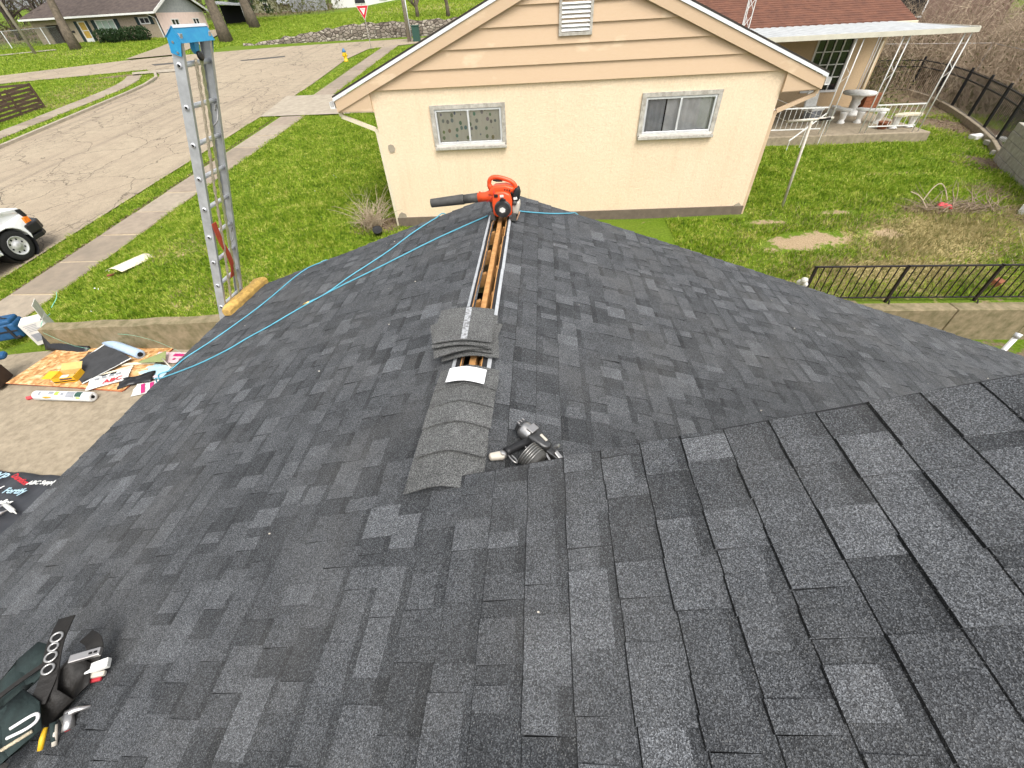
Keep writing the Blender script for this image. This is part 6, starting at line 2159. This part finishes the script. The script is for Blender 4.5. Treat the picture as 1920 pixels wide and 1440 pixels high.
for sx in (-1, 1):
    MB().prism([(sx * .62, 2.60, .74), (sx * .90, 2.50, .74), (sx * .90, 2.50, .98), (sx * .62, 2.60, .98)], (0, .08, 0)).build('headlight', 'lens_clear', vn, bevel=.015)
    MB().prism([(sx * .905, 2.38, .72), (sx * .90, 2.56, .72), (sx * .89, 2.56, .86), (sx * .905, 2.42, .86)], (sx * .055, .02, 0)).build('marker_light', 'amber', vn, bevel=.01)
    MB().prism([(sx * .90, 2.50, .86), (sx * .89, 2.58, .86), (sx * .87, 2.56, 1.05), (sx * .88, 2.44, 1.07)], (sx * .058, .02, 0)).build('lamp_bezel', 'black_plastic', vn, bevel=.01)
    q = MB()
    xg = sx * (hw(0, 1.6) + .004)
    q.add([(sx * (hw(0, 1.30) + .006), 1.50, 1.30), (sx * (hw(0, 1.88) + .006), 1.0, 1.86), (sx * (hw(0, 1.88) + .006), .45, 1.88), (sx * (hw(0, 1.30) + .006), .45, 1.30)], [(0, 1, 2, 3)])
    q.build('door_glass', 'dark_glass', vn, solid=.004)
    q = MB()
    for (y0_, z0_, y1_, z1_) in ((.38, .45, .38, 1.95), (1.30, .45, 1.30, 1.25), (-.8, .45, -.8, 1.95)):
        q.bar((sx * (hw(0, z0_) + .002), y0_, z0_), (sx * (hw(0, z1_) + .002), y1_, z1_), .008, .006, (sx, 0, 0))
    q.build('door_seam', 'black_plastic', vn)
    MB().cbox((sx * (HW + .11), 1.35, 1.38), (.16, .10, .24)).build('mirror', 'black_plastic', vn, bevel=.02)
    MB().cbox((sx * (HW + .012), .55, 1.12), (.03, .16, .04)).build('door_handle', 'black_plastic', vn, bevel=.01)
    MB().prism([(sx * 1.0, -1.1, .42), (sx * 1.0, 1.25, .42), (sx * 1.0, 1.25, .50), (sx * 1.0, -1.1, .50)], (-sx * .03, 0, 0)).build('rocker', 'van_paint', vn, bevel=.008)
q = MB()
q.add([(-.82, 1.68, 1.31), (.82, 1.68, 1.31), (.72, 1.06, 1.915), (-.72, 1.06, 1.915)], [(0, 1, 2, 3)])
for i in range(len(q.v)):
    q.v[i] = (q.v[i][0], q.v[i][1] + .02, q.v[i][2] + .02)
q.build('windscreen', 'dark_glass', vn, solid=.006)
for (x, y, rz) in ((-.35, 1.66, .3), (.35, 1.66, .3)):
    MB().bar((x, 1.72, 1.335), (x + .45, 1.60, 1.44), .02, .015).build('wiper', 'black_plastic', vn)
MB().box(-.85, .85, -2.6, 2.4, .30, .42).build('underbody', 'black_plastic', vn)

# ================================================================== ACROSS THE STREET AND BEYOND
# hydrant
hy = thing('fire_hydrant', 'yellow fire hydrant with blue cap on the verge', 'hydrant', (-14.45, 37.6, gz(-14.45, 37.6)))
MB().lathe([(.16, 0), (.17, .04), (.12, .06), (.115, .40), (.14, .42), (.14, .50), (.12, .53)], 16).build('barrel', 'hyd_yellow', hy, smooth=True)
MB().lathe([(.135, .53), (.13, .60), (.09, .68), (.04, .72), (.035, .78)], 16).build('bonnet', 'hyd_blue', hy, smooth=True)
for a in (0, 90, 180):
    MB().lathe([(.06, .08), (.06, .17), (.05, .19)], 12, Matrix.Translation((0, 0, .36)) @ Matrix.Rotation(R(a - 180), 4, 'Z') @ Matrix.Rotation(R(90), 4, 'Y')).build('outlet', 'hyd_yellow', hy, smooth=True)
# yield sign
ys_ = thing('yield_sign', 'red and white triangular yield sign on a thin post', 'sign', (-14.0, 42.6, gz(-14, 42.6)))
MB().bar((0, 0, 0), (0, 0, 2.75), .045, .045, (0, 1, 0)).build('post', 'galv', ys_)
def tri(s, y):
    return [(-s, y, .577 * s), (s, y, .577 * s), (0, y, -1.155 * s)]
zc = 2.35
MB().prism([(x, y, z + zc) for x, y, z in tri(.50, -.03)], (0, -.008, 0)).build('border', 'print_white', ys_)
pl = MB().prism([(x, y, z + zc) for x, y, z in tri(.455, -.0385)], (0, -.003, 0)).build('plate', 'sign_red', ys_)
MB().prism([(x, y, z + zc) for x, y, z in tri(.23, -.042)], (0, -.002, 0)).build('centre', 'print_white', ys_)
text('YIELD', 'lettering', 'sign_red', ys_, .10, Matrix.Translation((0, -.0455, zc + .05)) @ Matrix.Rotation(R(90), 4, 'X'))
# poles
def upole(name, label, x, y, h, r0, r1, lean=(0, 0), mat='pole_wood'):
    o = thing(name, label, 'pole', (x, y, gz(x, y)))
    MB().tube([(0, 0, -.2), (lean[0] * .5, lean[1] * .5, h / 2), (lean[0], lean[1], h)], [r0, (r0 + r1) / 2, r1], 12).build('shaft', mat, o, smooth=True)
    return o
p1_ = upole('utility_pole', 'weathered wooden utility pole beside the green bin', -11.35, 45.2, 9, .17, .13)
MB().tube([(.19, -.05, 0), (.17, -.05, 4)], .035, 8).build('conduit', 'drip_white', p1_, smooth=True)
p2_ = upole('utility_pole', 'leaning pale utility pole at the far left by the wire fence', -51.6, 50.6, 9.5, .14, .11, (-.5, .2))
gb = thing('green_bin', 'dark green utility box beside the wooden pole', 'utility box', (-10.7, 45.2, gz(-10.7, 45.2)), .1)
MB().cbox((0, 0, .5), (.6, .5, 1.0)).build('box', 'bin_green', gb, bevel=.03)
MB().cbox((0, 0, 1.03), (.66, .56, .08)).build('lid', 'bin_green', gb, bevel=.02)

# brown slatted timber enclosure across the street
sf = thing('slat_enclosure', 'dark brown horizontal slat timber enclosure across the street', 'fence', (-29.6, 26, gz(-29.6, 26)))
def slat_panel(xa, ya, xb, yb, h, n, posts):
    for k in range(n):
        z = .10 + k * (h - .12) / (n - 1)
        a, c_ = Vector((xa, ya, gz(xa, ya) + z)), Vector((xb, yb, gz(xb, yb) + z))
        MB().bar(a, c_, .025, .105).build('slat', 'brown_fence', sf, world=True)
    for k in range(posts):
        u = k / (posts - 1)
        x, y = xa + (xb - xa) * u, ya + (yb - ya) * u
        MB().bar((x + .03, y, gz(x, y)), (x + .03, y, gz(x, y) + h + .06), .08, .08, (0, 1, 0)).build('post', 'brown_fence', sf, world=True)
slat_panel(-29.6, 22.8, -29.8, 27.6, 1.15, 7, 4)
slat_panel(-29.85, 27.65, -35.5, 26.6, 1.15, 5, 4)

# ------------------------------------------------------------------ far bungalow with pink side
fh = thing('far_bungalow', 'tan brick bungalow with dark roof and pink gable side across the street', 'house', (-57.0, 57.6, -.98), 0)
L_, DP, HH = 15.0, 8.5, 2.28
b = MB()
ops = [(1.5, 3.3, -.2, 1.8), (5.45, 6.4, .05, 1.95), (7.6, 9.85, .78, 1.98), (12.8, 14.0, 1.42, 2.0)]
xs_ = [0] + [v for o_ in ops for v in o_[:2]] + [L_]
for i in range(len(xs_) - 1):
    if i % 2 == 0:
        b.box(xs_[i], xs_[i + 1], 0, .2, -.6, HH)
    else:
        o_ = ops[i // 2]
        b.box(o_[0], o_[1], 0, .2, -.6, o_[2])
        b.box(o_[0], o_[1], 0, .2, o_[3], HH)
b.box(0, .2, .2, DP, -.6, HH)
b.box(.2, L_, DP - .2, DP, -.6, HH)
b.build('wall', 'far_brick', fh)
pw = MB()
wi = [(2.0, 3.3, .95, 1.75), (5.9, 7.1, .95, 1.75)]
ys2 = [.0, 2.0, 3.3, 5.9, 7.1, DP]
for i in range(5):
    if i in (1, 3):
        o_ = wi[i // 2]
        pw.box(L_ - .2, L_ + .03, ys2[i], ys2[i + 1], -.6, o_[2])
        pw.box(L_ - .2, L_ + .03, ys2[i], ys2[i + 1], o_[3], HH)
    else:
        pw.box(L_ - .2, L_ + .03, ys2[i], ys2[i + 1], -.6, HH)
pw.build('pink_wall', 'pink_wall', fh)
for o_ in wi:
    q = MB()
    q.box(L_ - .02, L_ + .06, o_[0], o_[0] + .08, o_[2], o_[3])
    q.box(L_ - .02, L_ + .06, o_[1] - .08, o_[1], o_[2], o_[3])
    q.box(L_ - .02, L_ + .06, o_[0] + .08, o_[1] - .08, o_[2], o_[2] + .08)
    q.box(L_ - .02, L_ + .06, o_[0] + .08, o_[1] - .08, o_[3] - .08, o_[3])
    q.box(L_ - .02, L_ + .06, (o_[0] + o_[1]) / 2 - .03, (o_[0] + o_[1]) / 2 + .03, o_[2] + .08, o_[3] - .08)
    q.box(L_ - .02, L_ + .12, o_[0] - .1, o_[1] + .1, o_[2] - .09, o_[2] - .003)
    w_ = q.build('window', 'white_paint', fh)
    MB().box(L_ - .03, L_ - .024, o_[0], o_[1], o_[2], o_[3]).build('pane', 'dark_glass', w_)
RP = .42
def ft(y):
    return HH + .08 + RP * (y + .6) if y < DP / 2 else HH + .08 + RP * (DP + .6 - y)
b = MB()
b.prism([(-.5, -.6, ft(-.6)), (L_ + .4, -.6, ft(-.6)), (L_ + .4, DP / 2, ft(DP / 2)), (1.6, DP / 2, ft(DP / 2))], (0, 0, .06))
b.prism([(1.6, DP / 2, ft(DP / 2)), (L_ + .4, DP / 2, ft(DP / 2)), (L_ + .4, DP + .6, ft(DP + .6)), (-.5, DP + .6, ft(DP + .6))], (0, 0, .06))
b.prism([(-.5, -.6, ft(-.6)), (1.6, DP / 2, ft(DP / 2)), (-.5, DP + .6, ft(DP + .6))], (0, 0, .06))
b.build('roof', 'far_roof', fh)
z = HH
k = 0
while z < ft(DP / 2) - .1:
    z1 = min(z + .22, ft(DP / 2) - .08)
    ya = max(0, (z - HH - .08) / RP - .6 + .3)
    yb_ = max(0, (z1 - HH - .08) / RP - .6 + .3)
    MB().prism([(L_ + .035, ya, z), (L_ + .035, DP - ya, z), (L_ + .02, DP - yb_, z1 + .01), (L_ + .02, yb_, z1 + .01)], (-.05, 0, 0)).build('gable_board', 'grey_shakes', fh)
    z += .22
q = MB()
q.box(-.55, L_ + .42, -.72, -.60, HH - .06, HH + .10)
q.build('gutter', 'white_paint', fh)
q = MB()
q.bar((L_ + .44, -.62, ft(-.6) - .02), (L_ + .44, DP / 2, ft(DP / 2) - .02), .05, .22)
q.bar((L_ + .44, DP + .62, ft(-.6) - .02), (L_ + .44, DP / 2, ft(DP / 2) - .02), .05, .22)
q.build('bargeboard', 'white_paint', fh)
q = MB()
q.bar((L_ - .55, -.66, HH - .05), (L_ - .15, -.10, HH - .45), .09, .07)
q.bar((L_ - .15, -.08, HH - .45), (L_ - .15, -.08, -.4), .09, .07, (0, 1, 0))
q.build('downspout', 'white_paint', fh)
MB().box(ops[0][0], ops[0][1], .16, .2, -.3, 1.95).build('garage_door', 'garage_dark', fh)
dr = MB().box(ops[1][0], ops[1][1], .04, .09, .05, 2.0).build('door', 'white_paint', fh)
for (z0, z1) in ((.55, 1.15), (1.22, 1.88)):
    MB().box(ops[1][0] + .13, ops[1][1] - .13, .03, .038, z0, z1).build('door_glass', 'door_amber', dr)
MB().cbox((4.5, -.03, 1.15), (.30, .10, .18)).build('mailbox', 'black_plastic', fh, bevel=.02)
for (x0, x1) in ((5.10, 5.42), (6.43, 6.75), (7.15, 7.58), (9.87, 10.35), (12.4, 12.77), (14.03, 14.4)):
    z0, z1 = (.05, 1.98) if x0 < 7 else ((.76, 2.0) if x0 < 10.5 else (1.38, 2.04))
    MB().box(x0, x1, -.035, -.002, z0, z1).build('shutter', 'shutter_dark', fh)
for o_ in ops[2:]:
    q = MB()
    q.box(o_[0], o_[0] + .09, -.03, .05, o_[2], o_[3])
    q.box(o_[1] - .09, o_[1], -.03, .05, o_[2], o_[3])
    q.box(o_[0] + .09, o_[1] - .09, -.03, .05, o_[2], o_[2] + .09)
    q.box(o_[0] + .09, o_[1] - .09, -.03, .05, o_[3] - .09, o_[3])
    for u in ((.33, .67) if o_[1] - o_[0] > 1.5 else (.5,)):
        x = o_[0] + (o_[1] - o_[0]) * u
        q.box(x - .025, x + .025, -.02, .04, o_[2] + .09, o_[3] - .09)
    w_ = q.build('window', 'white_paint', fh)
    MB().box(o_[0] + .05, o_[1] - .05, .05, .055, o_[2] + .05, o_[3] - .05).build('pane', 'curtain_green' if o_[1] - o_[0] > 1.5 else 'dark_glass', w_)
MB().box(5.0, 6.9, -1.2, -.005, -.4, .02).build('step', 'concrete_light', fh)
q = MB()
q.tube([(4.2, -.9, -.3), (4.2, -.9, .55), (4.8, -.9, .55), (4.8, -.9, -.3)], .025, 6)
q.build('handrail', 'white_paint', fh)

# carport shed beyond the pink wall
cs_ = thing('far_carport', 'small grey carport behind the pink gable', 'carport', (-39.0, 67.5, gz(-39, 67.5)), R(18))
MB().prism([(-1.8, -2.0, 2.0), (1.8, -2.0, 1.7), (1.8, 2, 1.9), (-1.8, 2, 2.2)], (0, 0, .12)).build('roof', 'grey_shakes', cs_)
for (x, y) in ((-1.6, -1.8), (1.6, -1.8), (-1.6, 1.8), (1.6, 1.8)):
    MB().tube([(x, y, 0), (x, y, 1.85)], .05, 8).build('post', 'white_paint', cs_)
MB().box(-1.6, 1.6, 1.6, 1.7, 0, 1.9).build('back_panel', 'dark_inside', cs_)

# leaves scattered in a volume
def leaf_cloud(b, c, rad, n, size, g, flat=1.0, shell=.4):
    for _ in range(n):
        while True:
            v = Vector((g.uniform(-1, 1), g.uniform(-1, 1), g.uniform(-1, 1)))
            if shell < v.length < 1:
                break
        p_ = Vector(c) + Vector((v.x * rad[0], v.y * rad[1], v.z * rad[2]))
        s_ = size * g.uniform(.6, 1.4)
        X = Matrix.Translation(p_) @ Euler((g.uniform(0, 6.3), g.uniform(0, 6.3), g.uniform(0, 6.3))).to_matrix().to_4x4()
        b.add([(-s_, 0, 0), (0, -s_ * .45, .1 * s_), (s_, 0, 0), (0, s_ * .45, .1 * s_)], [(0, 1, 2, 3)], X)
hd = thing('hedge', 'dark green clipped evergreen hedge in front of the bungalow', 'hedge', (-45.6, 55.9, gz(-45.6, 55.9)), R(0))
g = random.Random(41)
b = MB()
for k in range(9):
    leaf_cloud(b, (-2.6 + .65 * k, g.uniform(-.1, .1), .62 + g.uniform(-.06, .08)), (.62, .62, .62), 420, .10, g, shell=.55)
b.build('crown', 'hedge_leaf', hd)
b = MB()
for k in range(9):
    b.tube([(-2.6 + .65 * k, 0, 0), (-2.6 + .65 * k + g.uniform(-.2, .2), 0, .6)], .03, 5)
b.build('trunk', 'bark_far', hd)

# ------------------------------------------------------------------ bare spring trees
def bare_tree(name, label, x, y, h, r0, seed, lean=(0, 0), levels=3, bark='bark', leaves=0, spread=.55, first=.35, group=None, sides=9, nb=5):
    g = random.Random(seed)
    o = thing(name, label, 'tree', (x, y, gz(x, y) - .1), 0, group)
    tr, cr = MB(), MB()
    pts, p_, d = [], Vector((0, 0, 0)), Vector((lean[0], lean[1], 1)).normalized()
    n = 9
    for k in range(n + 1):
        pts.append(p_.copy())
        d = (d + Vector((g.gauss(0, .035), g.gauss(0, .035), 0))).normalized()
        p_ = p_ + d * h / n
    rad = [r0 * (1.35 if k == 0 else 1.08 if k == 1 else 1 - .75 * k / n) for k in range(n + 1)]
    tr.tube(pts, rad, sides)
    tips = []
    def branch(p_, d, L, r, lv):
        q, ps = p_.copy(), [p_.copy()]
        for k in range(4):
            d = (d + Vector((g.gauss(0, .16), g.gauss(0, .16), g.gauss(.05, .12)))).normalized()
            q = q + d * L / 4
            ps.append(q.copy())
        cr.tube(ps, [r, r * .85, r * .68, r * .5, r * .3], 5 if r > .03 else 3, False)
        if lv == 0:
            tips.append(q)
            return
        for k in range(g.randint(3, 5)):
            i = g.randint(1, 4)
            a = d.orthogonal().normalized()
            a.rotate(Quaternion(d, g.uniform(0, 6.28)))
            branch(ps[i], (d + a * g.uniform(.5, 1.1)).normalized(), L * g.uniform(.45, .7), r * .5, lv - 1)
    for k in range(nb * 3):
        i = g.randint(int(n * first), n)
        a = g.uniform(0, 6.28)
        branch(pts[i], Vector((math.cos(a) * spread, math.sin(a) * spread, g.uniform(.35, 1))).normalized(), h * g.uniform(.18, .34), rad[i] * .5, levels - 1)
    tr.build('trunk', bark, o, smooth=True)
    if leaves:
        for t_ in tips:
            if g.random() < .6:
                leaf_cloud(cr, t_, (.5, .5, .4), leaves, .11, g, shell=0)
        nm = len(cr.f)
    c_ = cr.build('crown', [bark, 'bud_leaf'], o)
    if leaves:
        mi = [1 if len(f) == 4 and i >= 0 else 0 for i, f in enumerate(cr.f)]
        # leaves are the quads added after every twig
        cut = next((i for i in range(len(cr.f)) if False), None)
    return o, c_, cr
def spring_tree(*a, **k):
    lv = k.pop('leaves', 0)
    o, c_, cr = bare_tree(*a, **k)
    if lv:
        g = random.Random(99)
        b = MB()
        vs = [Vector(v) for v in cr.v]
        for _ in range(lv):
            v = g.choice(vs)
            leaf_cloud(b, v, (.45, .45, .4), 5, .10, g, shell=0)
        b.build('leaves', 'bud_leaf', o)
    return o
spring_tree('street_tree', 'leaning bare tree in front of the bungalow garage', -48.6, 52.4, 13, .42, 51, (-.04, .02), first=.5)
spring_tree('street_tree', 'big grey trunk beside the pink gable and carport', -31.4, 51.4, 14, .50, 52, (-.03, 0), first=.5)
spring_tree('street_tree', 'second grey trunk on the bank above the road', -34.0, 62.5, 14, .50, 53, (-.03, 0), first=.5)
spring_tree('street_tree', 'slim trunk between the two big grey trunks', -36.5, 66, 12, .24, 54, (0, 0), first=.4)
spring_tree('street_tree', 'multi-branched bare tree on the lawn behind the gable peak', -11.5, 50.4, 7, .14, 55, (-.12, .0), first=.12, leaves=60)
spring_tree('street_tree', 'young bare tree right beside the gable peak tree', -8.6, 50.2, 7, .15, 56, (-.08, 0), first=.2, leaves=40)
# evergreen mass behind the trunks
def conifer(name, label, x, y, h, r, seed):
    g = random.Random(seed)
    o = thing(name, label, 'tree', (x, y, gz(x, y)))
    MB().tube([(0, 0, 0), (0, 0, h * .9)], [.22, .05], 8).build('trunk', 'bark_far', o)
    b = MB()
    for k in range(46):
        u = g.random()
        z = h * (.12 + .86 * u)
        rr = r * (1 - u) ** .8 * g.uniform(.5, 1)
        a = g.uniform(0, 6.28)
        leaf_cloud(b, (rr * math.cos(a), rr * math.sin(a), z), (.8, .8, .5), 55, .16, g, shell=0)
    b.build('crown', 'hedge_leaf', o)
    return o
conifer('evergreen_tree', 'dark evergreen between the two big grey trunks', -37.5, 69.5, 11, 2.6, 61)
conifer('evergreen_tree', 'dark evergreen behind the carport', -41.5, 73.0, 12, 2.8, 62)

# far bare woodland: single trees, each of three kinds
protos = []
spots = [(-66, 64), (-60, 62), (-72, 70), (-56, 72), (-64, 78), (-78, 62), (-52, 80), (-70, 88), (-46, 84), (-58, 92), (-84, 76), (-40, 92), (-33, 98), (-90, 90), (-74, 100), (-50, 104), (-28, 104), (-62, 108), (-68, 60), (-76, 80)]
where_ = ['at the far left beside the wire fence', 'behind the left corner of the bungalow roof', 'on the far left slope', 'behind the bungalow chimney line', 'deep in the left woodland', 'outermost on the left edge', 'behind the dark bungalow roof', 'far up the left hillside', 'behind the pink gable', 'at the back of the left woodland', 'far left behind the outermost tree', 'behind the evergreens', 'behind the green gabled house', 'remote on the left skyline', 'highest in the left woodland', 'on the skyline above the carport', 'on the skyline behind the white house', 'on the skyline above the bungalow roof', 'nearest the leaning pale pole', 'in the middle of the left woodland']
for i, (x, y) in enumerate(spots):
    lab = 'bare grey-brown tree ' + where_[i]
    if i < 3:
        o = spring_tree('bare_tree', lab, x, y, 9 + 2 * i, .2 + .04 * i, 70 + i, (0, 0), bark='bark_far', first=.12, spread=.7, group='bare trees beyond the bungalow', sides=6, nb=6, leaves=110)
        protos.append(o)
    else:
        o = copy_tree(protos[i % 3])
        s_ = rng.uniform(.8, 1.25)
        o.matrix_basis = Matrix.Translation((x, y, gz(x, y) - .1)) @ Matrix.Rotation(rng.uniform(0, 6.28), 4, 'Z') @ Matrix.Scale(s_, 4)
        o['label'] = lab
# woodland floor scrub behind the chain-link fence
def thicket(name, label, boxes, seed, mat='brush_leaf', stems=None, n_leaf=9000, sz=.14):
    g = np.random.default_rng(seed)
    b = MB()
    for (x0, x1, y0, y1, h, n) in boxes:
        for _ in range(n):
            x, y = g.uniform(x0, x1), g.uniform(y0, y1)
            z = gz(x, y)
            d = Vector((g.normal(0, .45), g.normal(0, .45), 1)).normalized()
            L = h * g.uniform(.4, 1.1)
            p_ = Vector((x, y, z))
            pts = [p_]
            for k in range(4):
                d = (d + Vector((g.normal(0, .2), g.normal(0, .2), -.07 * k))).normalized()
                p_ = p_ + d * L / 4
                pts.append(p_)
            r_ = .006 + .006 * L / 2
            b.tube(pts, [r_, r_ * .8, r_ * .6, r_ * .4, r_ * .2], 3, False)
            for k in (2, 3, 4):
                d2 = Vector((g.normal(), g.normal(), g.normal(.4, .6))).normalized()
                b.tube([pts[k], pts[k] + d2 * L * .2, pts[k] + d2 * L * .33], [r_ * .5, r_ * .35, r_ * .15], 3, False)
    o = b.build(name, stems or 'twig')
    return tag(o, label, 'thicket', kind='stuff')
def thicket_leaves(name, label, boxes, seed, mat, sz):
    g = np.random.default_rng(seed)
    b = MB()
    for (x0, x1, y0, y1, h, n) in boxes:
        for _ in range(n):
            x, y = g.uniform(x0, x1), g.uniform(y0, y1)
            z = gz(x, y) + h * (g.uniform(0, 1) ** 1.3)
            s_ = sz * g.uniform(.5, 1.5)
            X = loc_rot(x, y, z, g.uniform(0, 6.3), g.uniform(0, 6.3), g.uniform(0, 6.3))
            b.add([(-s_, 0, 0), (0, -s_ * .5, .1 * s_), (s_, 0, 0), (0, s_ * .5, .1 * s_)], [(0, 1, 2, 3)], X)
    return tag(b.build(name, mat), label, 'foliage', kind='stuff')
RB = [(16.8, 19, 14, 22, 1.6, 320), (18.5, 24, 13, 26, 3.0, 1000), (24, 33, 14, 34, 3.8, 900), (13.8, 22, 26.5, 33, 3.2, 1000), (14, 17.5, 21.5, 25, .8, 160)]
thicket('pale_brambles', 'pale dead bramble canes arching over the right-hand slope', [(17, 20, 14, 24, 1.8, 90), (14.5, 25, 25, 33, 3.2, 300), (20, 30, 14, 28, 3.4, 240)], 95, stems='twig_pale')
thicket('bramble_thicket', 'tangle of bare brown brambles on the slope behind the black fence', RB, 91)
thicket_leaves('bramble_leaves', 'sparse spring leaves among the brambles behind the black fence', [(16.8, 19, 14, 22, 1.0, 1500), (18.5, 24, 13, 26, 2.0, 3200), (24, 33, 14, 34, 3.0, 2600), (13.6, 20, 26.3, 32, 2.2, 3400), (13.6, 15.4, 21.3, 26, 1.7, 1500)], 92, 'brush_leaf', .055)
thicket('woodland_scrub', 'brown undergrowth of the woodland left of the bungalow', [(-80, -53, 58, 74, 2.2, 420), (-50, -30, 74, 84, 2.4, 300), (-36, -24, 88, 98, 3.0, 240)], 93, stems='bark_far')
thicket_leaves('scrub_leaves', 'thin early leaves over the left woodland undergrowth', [(-80, -53, 58, 74, 2.0, 2200), (-50, -30, 76, 86, 2.4, 1800)], 94, 'bud_leaf', .16)

# chain-link fence at the far left
cf = thing('chainlink_fence', 'galvanised chain-link fence with white posts at the far left', 'fence', (-57, 56.5, gz(-57, 56.5)))
CP_ = [(-66.0, 53.0), (-62.6, 54.4), (-59.2, 55.8), (-55.8, 57.2), (-53.4, 58.2)]
for (x, y) in CP_:
    MB().tube([(x, y, gz(x, y)), (x, y, gz(x, y) + 1.5)], .04, 8).build('post', 'drip_white', cf, world=True)
q = MB()
for (a, c_) in zip(CP_[:-1], CP_[1:]):
    q.tube([(a[0], a[1], gz(*a) + 1.47), (c_[0], c_[1], gz(*c_) + 1.47)], .025, 6)
q.build('top_rail', 'mesh_wire', cf, world=True)
q = MB()
for (a, c_) in zip(CP_[:-1], CP_[1:]):
    n = 26
    for k in range(-8, n):
        for sg in (1, -1):
            u0, u1 = k / n, (k + 9) / n
            z0, z1 = (0, 1.45) if sg > 0 else (1.45, 0)
            ua, ub = max(u0, 0), min(u1, 1)
            if ub <= ua:
                continue
            za, zb = z0 + (z1 - z0) * (ua - u0) / (u1 - u0), z0 + (z1 - z0) * (ub - u0) / (u1 - u0)
            pa = Vector((a[0] + (c_[0] - a[0]) * ua, a[1] + (c_[1] - a[1]) * ua, gz(*a) + (gz(*c_) - gz(*a)) * ua + za))
            pb = Vector((a[0] + (c_[0] - a[0]) * ub, a[1] + (c_[1] - a[1]) * ub, gz(*a) + (gz(*c_) - gz(*a)) * ub + zb))
            q.tube([pa, pb], .006, 3, False)
q.build('wire_mesh', 'mesh_wire', cf, world=True)

# ------------------------------------------------------------------ houses up the bank
def small_house(name, label, x, y, rz, L, Dp, H, wall, roofm, rise, winl, zoff=0):
    o = thing(name, label, 'house', (x, y, gz(x, y) + zoff), rz)
    b = MB()
    b.box(0, L, 0, Dp, -1.5, H)
    b.prism([(0, 0, H), (0, Dp, H), (0, Dp / 2, H + rise)], (L, 0, 0))
    b.build('wall', wall, o)
    q = MB()
    q.prism([(-.3, -.35, H - .12), (L + .3, -.35, H - .12), (L + .3, Dp / 2, H + rise + .06), (-.3, Dp / 2, H + rise + .06)], (0, 0, .1))
    q.prism([(-.3, Dp + .35, H - .12), (L + .3, Dp + .35, H - .12), (L + .3, Dp / 2, H + rise + .06), (-.3, Dp / 2, H + rise + .06)], (0, 0, .1))
    q.build('roof', roofm, o)
    for (side, a, z, w_, h_) in winl:
        f = MB()
        g_ = MB()
        if side == 'front':
            f.box(a, a + w_, -.06, .0, z, z + h_)
            g_.box(a + .08, a + w_ - .08, -.075, -.061, z + .08, z + h_ - .08)
        else:
            f.box(-.06, .0, a, a + w_, z, z + h_)
            g_.box(-.075, -.061, a + .08, a + w_ - .08, z + .08, z + h_ - .08)
        wf = f.build('window', 'white_paint', o)
        g_.build('pane', 'dark_glass', wf)
    return o
small_house('white_house', 'white house at the top of the bank above the stone wall', -32.5, 84.5, R(4), 11, 8, 3.2, 'white_paint', 'far_roof', 2.2, [('front', 3.6, .35, 1.7, 1.1), ('front', 7.5, .6, 1.2, 1.1)])
gh = small_house('green_house', 'pale green gabled house on the bank left of the white house', -40.5, 83.5, R(72), 8, 5.5, 1.6, 'green_siding', 'grey_shakes', 2.0, [('side', 2.2, .9, .9, .9)], -.6)
pf = thing('plank_fence', 'weathered grey plank fence between the green and white houses', 'fence', (-35.5, 82.5, gz(-35.5, 82.5)))
for k in range(26):
    x = -38.3 + .22 * k
    MB().box(x, x + .2, 82.6, 82.63, gz(x, 82.6) - .1, gz(x, 82.6) + 1.6 + .05 * (k % 3)).build('plank', 'grey_shakes', pf, world=True)
MB().bar((-38.3, 82.66, gz(-38.3, 82.6) + 1.2), (-32.6, 82.66, gz(-32.6, 82.6) + 1.2), .04, .1).build('rail', 'grey_shakes', pf, world=True)
small_house('brick_house', 'dark red brick house with white window beyond the brambles', 14.9, 34.5, R(-6), 12, 7, 4.4, 'brick_dark', 'far_roof', 2.0, [('front', 1.2, 2.3, 2.4, 1.3), ('front', 6.0, 2.3, 1.6, 1.3)], -.3)
# pale car-port scraps seen through the right-hand brush
